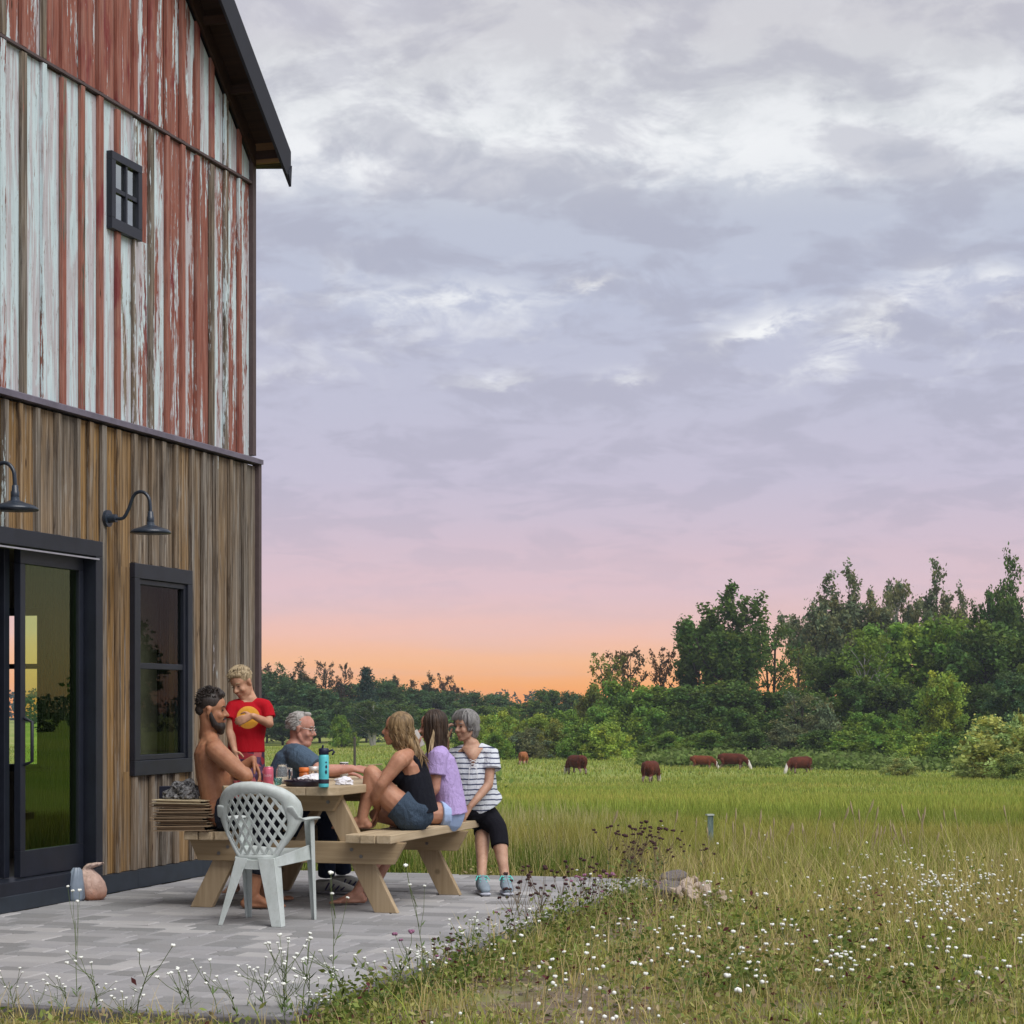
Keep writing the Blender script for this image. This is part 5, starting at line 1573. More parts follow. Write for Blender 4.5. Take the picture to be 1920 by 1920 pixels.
# ------------------------------------------------------------------ 5. long-haired girl in the lilac shirt
def girl():
    base = TW(0.55, 1.25, 0.47)
    p = empty('person', base, 0, 'long-haired girl in a lilac shirt looking at a phone between the two women', 'person')
    sk = mat_skin('girl_skin', (0.44, 0.235, 0.165))
    hr = mat_hair('long_brown_hair', (0.012, 0.008, 0.006), (0.085, 0.052, 0.032), 55)
    D = 13.10
    f = head_frame(Q(811, 1362, D), 178, -4, 0, 0.88)
    m = MB()
    nb = Q(824, 1400, D)
    head(m, f, nb, 0.044, 0.5, 0.9)
    sd = Vector((-0.1, 1, 0))
    T = [Q(840, 1519, D), Q(838, 1490, D), Q(832, 1455, D), Q(826, 1425, D), Q(824, 1403, D)]
    R_ = [(0.145, 0.098), (0.125, 0.085), (0.13, 0.088), (0.13, 0.074), (0.05, 0.042)]
    pts, rr = limb(m, T, R_); m.tube(pts, rr, side=sd, seg=20)
    sh, e_, w = Q(820, 1420, D - 0.145), Q(816, 1478, D - 0.17), Q(790, 1512, D - 0.15)
    pts, rr = limb(m, [Q(824, 1413, D - 0.03), sh, sh.lerp(e_, .5), e_], [0.046, 0.046, 0.038, 0.032]); m.tube(pts, rr, seg=12)
    pts, rr = limb(m, [e_, e_.lerp(w, .4), w], [0.033, 0.030, 0.021]); m.tube(pts, rr, seg=12)
    hand(m, w, (-0.9, 0, -0.3), (0, 0, -1), (0, 1, 0), 0.88, 0.4)
    # far arm raised with the phone
    sh2, e2, w2 = Q(814, 1420, D + 0.14), Q(795, 1446, D + 0.05), Q(779, 1404, D - 0.02)
    pts, rr = limb(m, [Q(824, 1413, D + 0.04), sh2, sh2.lerp(e2, .5), e2], [0.046, 0.044, 0.036, 0.031]); m.tube(pts, rr, seg=12)
    pts, rr = limb(m, [e2, e2.lerp(w2, .4), w2], [0.032, 0.029, 0.020]); m.tube(pts, rr, seg=12)
    hand(m, w2, (0.0, 0.05, 1), (0.75, 0.2, 0), (0.1, -1, 0), 0.85, 0.5)
    for q, kx, ax, tl in ((-0.09, (762, 1540), (668, 1660, 12.62), (-0.95, -0.2, 0)), (0.09, (768, 1540), (700, 1655, 12.95), (-0.95, -0.1, 0))):
        h = Q(838, 1524, D + q); k = Q(kx[0], kx[1] - 14, D - 0.12 + q); a = Q(*ax); a.z = 0.072
        pts, rr = limb(m, [h, h.lerp(k, .5), k, k.lerp(a, .35), k.lerp(a, .75), a], [0.078, 0.066, 0.048, 0.046, 0.034, 0.030]); m.tube(pts, rr, seg=12)
        foot(m, a, tl, 0.9)
    rm('body', m, sk, p, 0.006)
    face_bits(f, p, hr)
    m = MB()
    pts, rr = limb(m, [Q(845, 1527, D), Q(841, 1497, D), T[2], T[3], Q(824, 1409, D)], [(0.178, 0.110), (0.158, 0.104), (0.145, 0.103), (0.145, 0.092), (0.060, 0.052)]); m.tube(pts, rr, side=sd, seg=20, caps='flat')
    m.tube([Q(826, 1414, D - 0.04), sh, sh.lerp(e_, .58)], [0.06, 0.064, 0.062], seg=14, caps='flat')
    m.tube([Q(826, 1414, D + 0.04), sh2, sh2.lerp(e2, .7)], [0.06, 0.062, 0.060], seg=14, caps='flat')
    rm('shirt', m, mat_cloth('lilac_cotton', (0.47, 0.36, 0.66), 0.08, fold=0.9), p, 0.006, 2)
    m = MB()
    m.tube([Q(841, 1516, D), Q(841, 1524, D), Q(840, 1531, D)], [(0.142, 0.100), (0.160, 0.108), (0.155, 0.104)], side=sd, seg=20)
    for q in (-0.09, 0.09):
        h = Q(838, 1526, D + q); k = Q(762, 1526, D - 0.12 + q)
        m.tube([h, h.lerp(k, 0.20)], [0.092, 0.090], seg=14, caps='flat')
    rm('shorts', m, mat_cloth('pale_blue_shorts', (0.38, 0.50, 0.74), 0.1), p, 0.006, 2)
    # long straight hair
    m = MB()
    scaled_cap(m, f, (-0.026, 0, 0.040), (0.100, 0.082, 0.086))
    m.tube([f(-0.03, 0, 0.02), f(-0.035, 0, -0.06), Q(822, 1405, D), Q(818, 1430, D - 0.02)], [(0.082, 0.060), (0.082, 0.056), (0.072, 0.042), (0.05, 0.028)], side=sd, seg=14)
    h1 = link('hair', m.soft('hair', 0.007, 2), hr, p, True)
    L = hair_locks(f, 210, 0.26, (0.05, 0, 0), 31, wave=0.004, front=0.8)
    strands('locks', L, hr, h1, 0.0050)
    hl = mat_hair('sunlit_lock', (0.22, 0.15, 0.08), (0.55, 0.42, 0.24), 60)  # paler copy of the hair colour, painted in for light on these strands
    rr_ = random.Random(14)
    L = []
    for k in range(5):
        a = f(-0.02, 0.075, 0.0 + rr_.uniform(-0.03, 0.03)); b = Q(rr_.uniform(800, 812), 1415, D - 0.13); c = Q(rr_.uniform(793, 806), rr_.uniform(1425, 1448), D - 0.15)
        L.append([a, a.lerp(b, .5) + Vector((rr_.uniform(-.006, .006), -0.01, 0)), b, c])
    for k in range(12):
        a = f(-0.10, rr_.uniform(-0.03, 0.03), rr_.uniform(-0.03, 0.03)); b = Q(rr_.uniform(834, 842), rr_.uniform(1390, 1402), D)
        L.append([a, a.lerp(b, .5) + Vector((0.012, 0, 0)), b])
    strands('locks', L, hl, h1, 0.0032)


girl()
ph = MB(); rphone = Matrix.Rotation(math.radians(-28), 4, 'Y')
ph.xf = Matrix.Translation(Q(781, 1388, 13.06)) @ rphone
ph.box(-0.036, 0.036, -0.005, 0.005, -0.05, 0.06)
tag(ph.obj('phone', plain('phone_case', (0.72, 0.70, 0.66), 0.35), None, bevel=0.003), 'pale phone held up in the long-haired girl\'s hand', 'phone')


# ------------------------------------------------------------------ 6. older woman in the striped shirt
def lady():
    base = TW(0.62, 1.52, 0.47)
    p = empty('person', base, 0, 'grey-haired woman in a striped shirt and black leggings, at the far bench end', 'person')
    sk = mat_skin('lady_skin', (0.43, 0.265, 0.18))
    hr = mat_hair('silver_bob', (0.09, 0.09, 0.088), (0.36, 0.35, 0.33), 55)
    D = 13.56
    f = head_frame(Q(873, 1361, D), 222, -4, 0, 0.87)
    m = MB()
    nb = Q(884, 1396, D)
    head(m, f, nb, 0.044, 0.8, 0.9)
    sd = Vector((1, 0.35, 0))
    T = [Q(884, 1508, D + 0.08), Q(886, 1488, D + 0.02), Q(887, 1450, D), Q(886, 1418, D), Q(884, 1396, D)]
    R_ = [(0.15, 0.115), (0.135, 0.10), (0.14, 0.10), (0.135, 0.078), (0.055, 0.045)]
    pts, rr = limb(m, T, R_); m.tube(pts, rr, side=sd, seg=20)
    sh, e_, w = Q(920, 1414, D - 0.02), Q(916, 1472, D - 0.10), Q(882, 1512, D - 0.20)
    pts, rr = limb(m, [Q(890, 1408, D), sh, sh.lerp(e_, .5), e_], [0.046, 0.045, 0.036, 0.030]); m.tube(pts, rr, seg=12)
    pts, rr = limb(m, [e_, e_.lerp(w, .4), w], [0.031, 0.029, 0.020]); m.tube(pts, rr, seg=12)
    hand(m, w, (-0.6, -0.1, -0.75), (0.1, 0.6, -0.5), (-0.5, 0.1, 0.5), 0.92, 0.35, 0.3)
    sh2, e2, w2 = Q(853, 1416, D + 0.06), Q(832, 1440, D + 0.10), Q(838, 1388, D + 0.06)
    pts, rr = limb(m, [Q(880, 1408, D), sh2, e2], [0.046, 0.042, 0.030]); m.tube(pts, rr, seg=12)
    pts, rr = limb(m, [e2, e2.lerp(w2, .4), w2], [0.030, 0.026, 0.019]); m.tube(pts, rr, seg=12)
    hand(m, w2, (-0.05, 0, 1), (0.9, 0.2, 0), (0, -1, 0), 0.85, 0.75)
    for h, k, a, tl in ((Q(878, 1517, D + 0.15), Q(905, 1546, D + 0.10), Q(903, 1650, 13.34), (0.18, -1, 0)), (Q(898, 1516, D + 0.12), Q(933, 1554, D - 0.04), Q(948, 1650, 13.34), (0.12, -1, 0))):
        a.z = 0.085
        pts, rr = limb(m, [h, h.lerp(k, .5), k, k.lerp(a, .32), k.lerp(a, .72), a], [0.085, 0.075, 0.054, 0.050, 0.034, 0.030]); m.tube(pts, rr, seg=14)
        foot(m, a, tl, 0.9, toes=False)
    rm('body', m, sk, p, 0.006)
    face_bits(f, p, hr)
    # striped shirt: flat printed stripes
    t = NT('striped_shirt')
    n = t.noise(t.vec((1, 1, 0.5)), 13, 4, 0.6, 1.0)
    t.bump(n, 0.6, 0.03)
    sep_ = t.n.new('ShaderNodeSeparateXYZ'); t.l.new(t.vec(), sep_.inputs[0])
    ph_ = t.math('FRACT', t.math('ADD', t.math('MULTIPLY', sep_.outputs[2], 29.0), t.math('MULTIPLY', n, 0.42)))
    st = t.ramp(ph_, [(0.0, 1), (0.2, 1), (0.26, 0), (0.94, 0), (1.0, 1)])
    M = t.done(t.mix(st, (0.62, 0.66, 0.70), (0.055, 0.065, 0.12)), 0.85, spec=0.15)
    m = MB()
    pts, rr = limb(m, [Q(895, 1510, D + 0.03), Q(890, 1492, D), T[2], Q(887, 1422, D), Q(886, 1408, D)], [(0.178, 0.132), (0.158, 0.118), (0.152, 0.114), (0.146, 0.092), (0.112, 0.07)]); m.tube(pts, rr, side=sd, seg=20, caps='flat')
    m.tube([Q(898, 1406, D), sh, sh.lerp(e_, .50) + Vector((0.012, 0, 0))], [0.052, 0.058, 0.066], seg=14, caps='flat')
    m.tube([Q(876, 1408, D), sh2, sh2.lerp(e2, .8)], [0.052, 0.056, 0.056], seg=14, caps='flat')
    rm('shirt', m, M, p, 0.006, 2)
    # the open V neck shows skin; laces cross below it
    m = MB()
    d = -0.108
    vv = [Q(866, 1402, D + d + 0.02), Q(906, 1402, D + d + 0.02), Q(893, 1424, D + d - 0.012), Q(887, 1437, D + d - 0.02), Q(880, 1424, D + d - 0.012)]
    m.prism([v + Vector((0, 0.012, 0)) for v in vv], (0, 0.03, 0))
    m.obj('neckline', sk, p, True, True)
    m = MB()
    for k in range(3):
        y0 = 1424 + k * 6
        m.tube([Q(881, y0, D - 0.135), Q(893, y0 + 5, D - 0.14)], 0.0022, seg=5); m.tube([Q(893, y0, D - 0.135), Q(881, y0 + 5, D - 0.14)], 0.0022, seg=5)
    m.tube([Q(880, 1440, D - 0.138), Q(879, 1462, D - 0.142)], 0.002, seg=5); m.tube([Q(894, 1440, D - 0.138), Q(895, 1460, D - 0.142)], 0.002, seg=5)
    m.obj('lace', plain('white_cord', (0.7, 0.7, 0.7), 0.8), p, True, True)
    m = MB()
    m.ell(Q(878, 1522, D + 0.03), (0.168, 0.14, 0.090))
    m.tube([Q(884, 1502, D + 0.06), Q(884, 1514, D + 0.12)], [(0.152, 0.115), (0.15, 0.112)], side=sd, seg=20)
    for h, k, a, fr in ((Q(878, 1517, D + 0.15), Q(905, 1546, D + 0.10), Q(904, 1648, 13.34), 0.18), (Q(898, 1516, D + 0.12), Q(933, 1554, D - 0.04), Q(946, 1648, 13.34), 0.36)):
        pts, rr = limb(m, [h, h.lerp(k, .5), k, k.lerp(a, fr)], [0.093, 0.084, 0.064, 0.060]); m.tube(pts, rr, seg=14, caps='flat')
    rm('leggings', m, mat_cloth('black_leggings', (0.008, 0.008, 0.012), fold=0.3), p, 0.006, 2)
    # bob
    m = MB()
    scaled_cap(m, f, (-0.022, 0, 0.044), (0.104, 0.088, 0.088))
    m.tube([f(-0.04, 0, 0.03), f(-0.05, 0, -0.035), f(-0.048, 0, -0.065)], [(0.086, 0.055), (0.086, 0.052), (0.074, 0.042)], side=f.R @ Vector((0, 1, 0)), seg=16)
    h1 = link('hair', m.soft('hair', 0.006, 2), hr, p, True)
    L = hair_locks(f, 210, 0.050, (0, 0, 0), 41, wave=0.004, front=1.0, r=(0.106, 0.088, 0.090))
    rr_ = random.Random(9)
    for k in range(26):          # swept fringe
        y = rr_.uniform(-0.06, 0.06)
        L.append([f(0.0, y * 0.5, 0.128), f(0.05, y * 0.8, 0.112), f(0.082, y, 0.076), f(0.088, y * 1.1 - 0.01, 0.046)])
    strands('locks', L, hr, h1, 0.0052)
    M_sh, M_so, M_la = plain('grey_mesh_shoe', (0.20, 0.25, 0.29), 0.8), plain('shoe_sole', (0.42, 0.44, 0.50), 0.7), plain('turquoise_lace', (0.10, 0.62, 0.52), 0.7)
    for a, tl in ((Q(903, 1650, 13.34), (0.18, -1, 0)), (Q(948, 1650, 13.34), (0.12, -1, 0))):
        d = Vector(tl).normalized(); t_ = Vector((-d.y, d.x, 0)); g = Vector((a.x, a.y, 0))
        Z = lambda z: Vector((0, 0, z))
        up = MB(); so2 = MB(); lc = MB()
        up.tube([g - d * 0.045 + Z(0.06), g + d * 0.03 + Z(0.066), g + d * 0.10 + Z(0.050), g + d * 0.155 + Z(0.036)], [(0.033, 0.046), (0.036, 0.044), (0.041, 0.030), (0.032, 0.020)], side=t_, seg=14)
        up.tube([g - d * 0.005 + Z(0.08), g - d * 0.010 + Z(0.118)], [(0.036, 0.042), (0.037, 0.043)], side=t_, seg=12, caps='flat')
        so2.tube([g - d * 0.065 + Z(0.012), g + d * 0.05 + Z(0.011), g + d * 0.165 + Z(0.013)], [(0.034, 0.012), (0.038, 0.011), (0.036, 0.011)], side=t_, seg=12)
        for q in range(4):
            b = g + d * (0.015 + q * 0.024) + Z(0.114 - q * 0.015)
            lc.tube([b - t_ * 0.022, b + d * 0.014 + t_ * 0.022], 0.0036, seg=5); lc.tube([b + t_ * 0.022, b + d * 0.014 - t_ * 0.022], 0.0036, seg=5)
        b = g + d * 0.0 + Z(0.122)
        for sgn in (1, -1): lc.tube([b, b + t_ * 0.03 * sgn + d * 0.02 - Z(0.005), b + t_ * 0.045 * sgn + d * 0.045 - Z(0.03)], 0.0034, seg=5)
        sh_ = rm('shoe', up, M_sh, p, 0.005, 2)
        so2.obj('sole', M_so, sh_, True, True); lc.obj('lace', M_la, sh_, True, True)


lady()
# ================================================================== things on the table
TT = 0.752


def at_table(px, py):
    """place on the table top below a picture point"""
    D = (CAM_H - TT) * 3840 / (py - 1316)
    return Vector(((px - 960) / 3840 * D, D, TT))


def lathe_thing(name, label, cat, px, py, parts):
    c = at_table(px, py)
    e_ = empty(name, c, 0, label, cat)
    for nm, prof, mat in parts: MB().lathe(prof, (0, 0, 0), 24).obj(nm, mat, e_, True)
    return e_


def clear_glass(name, tint=(0.9, 0.93, 0.93), rough=0.02):
    t = NT(name)
    return t.done(tuple(tint), rough, 0.0, None, Transmission_Weight=0.93, IOR=1.3)


M_gl = clear_glass('drinking_glass')
M_white = plain('white_paper', (0.72, 0.72, 0.75), 0.8)
# pink can with print
e_ = lathe_thing('drink_can', 'pink drink can nearest the end of the picnic table', 'can', 503, 1473,
                 [('can_body', [(0.024, 0), (0.031, 0.008), (0.031, 0.100), (0.026, 0.110)], plain('pink_can', (0.60, 0.12, 0.18), 0.35, 0.2)),
                  ('can_lid', [(0.026, 0.1101), (0.027, 0.1135), (0.0245, 0.1135), (0.024, 0.1115)], plain('can_lid', (0.55, 0.35, 0.38), 0.3, 0.7))])
try:
    cu = bpy.data.curves.new('print', 'FONT'); cu.body = 'bubly'; cu.size = 0.024; cu.extrude = 0.0; cu.align_x = 'CENTER'
    fo = bpy.data.objects.new('print', cu); COL.objects.link(fo)
    me = bpy.data.meshes.new_from_object(fo.evaluated_get(bpy.context.evaluated_depsgraph_get())); bpy.data.objects.remove(fo)
    for v in me.vertices:
        a = v.co.x / 0.0315 - math.pi / 2
        v.co = Vector((0.0315 * math.cos(a), 0.0315 * math.sin(a), v.co.y + 0.055))
    link('print', me, plain('print_pink', (0.75, 0.45, 0.50), 0.5), e_)
except Exception as ex: print('print failed', ex)
# glass jar mug
e_ = lathe_thing('glass_mug', 'clear glass jar mug with a handle behind the pink can', 'mug', 529, 1469,
                 [('glass_body', [(0.030, 0), (0.037, 0.006), (0.039, 0.05), (0.037, 0.085), (0.028, 0.100), (0.029, 0.118), (0.027, 0.118), (0.026, 0.100), (0.034, 0.084), (0.036, 0.05), (0.034, 0.01), (0.02, 0.006)], M_gl)])
MB().tube([(0.034, -0.01, 0.092), (0.058, -0.016, 0.090), (0.062, -0.018, 0.055), (0.052, -0.015, 0.022), (0.036, -0.01, 0.018)], 0.006, seg=8).obj('handle', M_gl, e_, True)
M_lidw = plain('jar_lid', (0.62, 0.58, 0.54), 0.4, 0.4)
lathe_thing('lidded_jar', 'small glass jar with a silver lid behind the dark tray', 'jar', 588, 1466,
            [('jar_glass', [(0.028, 0), (0.034, 0.005), (0.036, 0.05), (0.030, 0.066), (0.030, 0.07)], clear_glass('jar_glass', (0.85, 0.75, 0.7))), ('lid', [(0.033, 0.0705), (0.034, 0.075), (0.034, 0.094), (0.03, 0.096)], M_lidw)])
lathe_thing('jam_jar', 'orange jar with an orange lid behind the dark tray', 'jar', 571, 1466,
            [('jar_body', [(0.026, 0), (0.033, 0.005), (0.034, 0.05), (0.029, 0.062)], plain('orange_preserve', (0.45, 0.13, 0.03), 0.25)), ('lid', [(0.033, 0.063), (0.034, 0.068), (0.034, 0.088), (0.03, 0.09)], plain('orange_lid', (0.68, 0.17, 0.03), 0.5))])
# teal cup
lathe_thing('teal_tumbler', 'small pale teal glass at the near table edge beside the can', 'glass', 521, 1472,
            [('cup', [(0.016, 0), (0.020, 0.003), (0.027, 0.042), (0.025, 0.042), (0.018, 0.006)], clear_glass('teal_glass', (0.45, 0.85, 0.80)))])
# water bottle
e_ = lathe_thing('water_bottle', 'tall turquoise water bottle with a dark flip lid', 'water bottle', 607, 1476,
                 [('bottle_body', [(0.028, 0), (0.030, 0.006), (0.030, 0.178), (0.027, 0.190)], plain('turquoise_coat', (0.10, 0.55, 0.60), 0.4)),
                  ('lid', [(0.0265, 0.1905), (0.030, 0.193), (0.030, 0.222), (0.025, 0.228)], plain('navy_lid', (0.012, 0.013, 0.04), 0.45)),
                  ('base_band', [(0.0305, 0.022), (0.0308, 0.024), (0.0308, 0.045), (0.0305, 0.047)], plain('black_band', (0.02, 0.015, 0.03), 0.6))])
MB().tube([(0.030, 0, 0.210), (0.052, -0.006, 0.218), (0.062, -0.008, 0.206), (0.052, -0.006, 0.192)], 0.006, seg=8).obj('carry_loop', bpy.data.materials['navy_lid'], e_, True)
MB().tube([(-0.008, -0.004, 0.226), (-0.004, -0.006, 0.242)], 0.006, seg=8).obj('spout', bpy.data.materials['navy_lid'], e_, True)
m = MB()
for k, (a0, z0, h) in enumerate(((-1.02, 0.075, 0.030), (-0.98, 0.108, 0.026), (-1.0, 0.138, 0.016))):
    vs = []
    for j in range(5):
        a = a0 - 0.22 + 0.11 * j + 0.0
        vs += [(0.0306 * math.cos(a), 0.0306 * math.sin(a), z0 + 0.004 * abs(j - 2)), (0.0306 * math.cos(a), 0.0306 * math.sin(a), z0 + h - 0.006 * abs(j - 2))]
    m.add(vs, [(2 * j, 2 * j + 2, 2 * j + 3, 2 * j + 1) for j in range(4)])
m.obj('print', bpy.data.materials['navy_lid'], e_)
# glass with frosted top
lathe_thing('tall_glass', 'tall clear glass standing beside the crumpled napkin', 'glass', 645, 1460,
            [('glass', [(0.022, 0), (0.026, 0.003), (0.028, 0.102), (0.026, 0.102), (0.0235, 0.008)], clear_glass('tall_glass', (0.92, 0.93, 0.92), 0.08)), ('foam', [(0.022, 0.005), (0.0238, 0.006), (0.0245, 0.05), (0.02, 0.051)], plain('milky_drink', (0.55, 0.5, 0.42), 0.6)), ('rim', [(0.026, 0.102), (0.0285, 0.102), (0.0287, 0.107), (0.026, 0.107)], M_white)])


def crumple(name, label, cat, c, r, mat, seed, amp=0.35, lev=3, parent=None, freq=3.0):
    import bmesh
    bm = bmesh.new(); bmesh.ops.create_icosphere(bm, subdivisions=lev + 1, radius=1.0)
    for v in bm.verts:
        n1 = mnoise.noise(v.co * freq * 0.5 + Vector((seed, 0, 0))); n2 = abs(mnoise.noise(v.co * freq + Vector((0, seed, 0))))
        k = 1 + amp * (n1 - 0.9 * n2)
        v.co = Vector((v.co.x * r[0] * k, v.co.y * r[1] * k, max(v.co.z * r[2] * k, -r[2] * 0.55)))
    me = bpy.data.meshes.new(name); bm.to_mesh(me); bm.free()
    o = link(name, me, mat, parent)
    o.location = c + (Vector((0, 0, r[2] * 0.55)) if parent is None else Vector((0, 0, 0)))
    if label: tag(o, label, cat)
    return o


crumple('paper_napkin', 'crumpled white paper napkin on the pale table planks', 'napkin', at_table(645, 1471), (0.058, 0.045, 0.030), M_white, 3.3, 0.45)
# dark serving tray with a paper wrap in it
c = at_table(568, 1474)
tr = empty('serving_tray', c, ROT, 'dark oval serving tray with food scraps near the table end', 'tray')
M_plum = plain('dark_plastic', (0.018, 0.010, 0.022), 0.28)
m = MB(); K = 36; vs = []; fs = []
prof = [(0.70, 0.0), (0.86, 0.006), (0.97, 0.028), (1.0, 0.034), (1.04, 0.034), (1.0, 0.024), (0.88, -0.001)]
for r, z in prof:
    for j in range(K):
        a = 2 * math.pi * j / K
        vs.append((0.115 * r * math.cos(a), 0.085 * r * math.sin(a), z + 0.0015))
for i in range(len(prof) - 1):
    for j in range(K): fs.append((i * K + j, i * K + (j + 1) % K, (i + 1) * K + (j + 1) % K, (i + 1) * K + j))
fs.append(tuple(range(K))); m.add(vs, fs); m.obj('tray_dish', M_plum, tr, True)
for k, (dx, dy, rr_) in enumerate(((-0.05, 0.0, 0.03), (0.0, -0.02, 0.034), (0.05, 0.01, 0.032), (0.01, 0.03, 0.03))):
    crumple('food_piece', None, None, Vector((dx, dy, 0.024)), (rr_, rr_ * 0.9, 0.020), plain('dark_food', (0.035, 0.02, 0.028), 0.45), 7.7 + k, 0.7, 2, tr)
pw = crumple('paper_bag', 'white paper wrapper lying over the back of the dark tray', 'paper wrapper', at_table(585, 1470) + Vector((0.0, 0.03, 0.006)), (0.085, 0.04, 0.035), M_white, 11.0, 0.5)
# wooden stick in the older man's hand
MB().tube([Q(684, 1435, 13.02), Q(716, 1433, 12.98)], 0.004, seg=6).obj('stick', M_lumber, None)
tag(bpy.data.objects['stick'], 'thin pale wooden stick held in the older man\'s outstretched hand', 'stick')

# ================================================================== stack of flattened boxes on the near end of the left bench, black bag on top
M_card = plain('cardboard', (0.30, 0.215, 0.13), 0.85, bump=0.15)
M_card2 = plain('pale_cardboard', (0.52, 0.43, 0.27), 0.85, bump=0.15)
c = TW(-0.66, 0.22, 0.472)
st = empty('cardboard_stack', c, ROT, 'stack of flattened cardboard cartons on the left bench beside the chair', 'cardboard stack')
rs = random.Random(12)
z = 0.0
for k in range(7):
    w = rs.uniform(0.17, 0.20); d = rs.uniform(0.12, 0.15); h = 0.022 if k != 0 else 0.03
    dx, dy = rs.uniform(-0.02, 0.02), rs.uniform(-0.015, 0.015)
    m = MB()
    # a carton folded flat: two sheets joined by a rounded fold, slightly open on one side
    gap = 0.006
    t_ = 0.005
    sag = rs.uniform(-0.004, 0.004)
    for zz in (z, z + h - t_):
        m.add([(dx - w, dy - d, zz + sag), (dx + w, dy - d, zz - sag), (dx + w, dy + d, zz), (dx - w, dy + d, zz), (dx - w, dy - d, zz + t_ + sag), (dx + w, dy - d, zz + t_ - sag), (dx + w, dy + d, zz + t_), (dx - w, dy + d, zz + t_)],
              [(3, 2, 1, 0), (4, 5, 6, 7), (0, 1, 5, 4), (1, 2, 6, 5), (2, 3, 7, 6), (3, 0, 4, 7)])
    m.tube([(dx - w + 0.01, dy + d - 0.002, z + h / 2), (dx + w - 0.01, dy + d - 0.002, z + h / 2)], h / 2, seg=8, caps='flat')
    m.add([(dx - w + 0.02, dy - d + 0.02, z + t_), (dx + w - 0.03, dy - d + 0.015, z + t_), (dx + w - 0.03, dy - d + 0.012, z + h - t_), (dx - w + 0.02, dy - d + 0.02, z + h - t_)], [(0, 1, 2, 3)])
    m.obj('flattened_carton', M_card2 if k == 6 else M_card, st)
    z += h + 0.004
c2 = TW(-0.66, 0.22, 0.472 + z)
t = NT('glossy_black_plastic')
n = t.noise(t.vec(), 30, 4, 0.6, 1.5); t.bump(n, 1.0, 0.02)
M_bin = t.done(t.ramp(n, [(0.4, (0.03, 0.03, 0.032)), (0.60, (0.22, 0.22, 0.22))]), 0.25, spec=0.6)
crumple('plastic_bag', 'glossy black crumpled plastic bag on top of the cardboard stack', 'bag', c2 + Vector((-0.045, 0.0, -0.003)), (0.10, 0.08, 0.075), M_bin, 5.0, 0.5, 4, None, 2.6)
tb = MB().box(-0.05, 0.05, -0.04, 0.04, 0, 0.075)
o = tb.obj('small_box', plain('navy_card', (0.012, 0.014, 0.03), 0.6), None, bevel=0.003); o.location = c2 + Vector((-0.135, 0.05, -0.002)); o.rotation_euler = (0, 0, ROT)
tag(o, 'small dark navy box half hidden behind the black bag', 'box')

# ================================================================== shopping bags against the door corner
t = NT('thin_peach_plastic')
n = t.noise(t.vec((1, 1, 0.5)), 24, 5, 0.65, 1.2); t.bump(n, 0.9, 0.02)
sep_ = t.n.new('ShaderNodeSeparateXYZ'); t.l.new(t.vec(), sep_.inputs[0])
M_peach = t.done(t.mix(t.ramp(t.math('ADD', sep_.outputs[2], t.math('MULTIPLY', n, 0.08)), [(0.03, (0.62, 0.24, 0.12)), (0.14, (0.58, 0.38, 0.30))]), t.ramp(n, [(0.4, (0.50, 0.33, 0.26)), (0.6, (0.66, 0.50, 0.42))]), (0.6, 0.42, 0.33)) if False else
                 t.ramp(t.math('ADD', sep_.outputs[2], t.math('MULTIPLY', n, 0.10)), [(0.05, (0.60, 0.26, 0.15)), (0.12, (0.56, 0.36, 0.28)), (0.3, (0.62, 0.47, 0.40))]), 0.4, spec=0.4)
gp = Q(165, 1687, CAM_H * 3840 / (1687 - 1316))


def bag(name, label, c, prof, mat, seed):
    """knotted carrier bag: bellied body, gathered neck, loose tips"""
    import bmesh
    vs, fs = [], []
    K = 40
    for i, (r, z, dx) in enumerate(prof):
        for j in range(K):
            a = 2 * math.pi * j / K
            f_ = 1 + 0.16 * mnoise.noise(Vector((math.cos(a) * 2.2 + seed, math.sin(a) * 2.2, z * 9))) + 0.10 * math.sin(a * 9 + seed) * (z / 0.22) ** 2
            vs.append((r * math.cos(a) * f_ + dx, r * 0.8 * math.sin(a) * f_, z))
    for i in range(len(prof) - 1):
        for j in range(K): fs.append((i * K + j, i * K + (j + 1) % K, (i + 1) * K + (j + 1) % K, (i + 1) * K + j))
    fs.append(tuple(range(K))[::-1])
    m = MB(); m.add(vs, fs)
    o = m.obj(name, mat, None, True); o.location = c
    tag(o, label, 'plastic bag')
    return o


b1 = bag('carrier_bag', 'peach coloured knotted carrier bag standing by the door frame', gp + Vector((0.0, 0.03, 0)),
         [(0.085, 0.0, 0), (0.105, 0.02, 0), (0.112, 0.06, 0), (0.100, 0.11, -0.005), (0.075, 0.15, -0.01), (0.045, 0.18, -0.012), (0.030, 0.195, -0.01), (0.042, 0.210, 0.012), (0.05, 0.225, 0.04), (0.02, 0.235, 0.07)], M_peach, 1.0)
b2 = bag('carrier_bag', 'grey translucent carrier bag tucked behind the peach bag', Q(139, 1690, CAM_H * 3840 / (1690 - 1316)) + Vector((0, 0.02, 0)),
         [(0.05, 0.0, 0), (0.06, 0.02, 0), (0.058, 0.09, 0), (0.045, 0.15, 0.005), (0.035, 0.19, 0.01), (0.02, 0.21, 0.01)], plain('grey_blue_plastic', (0.22, 0.27, 0.33), 0.35), 4.0)


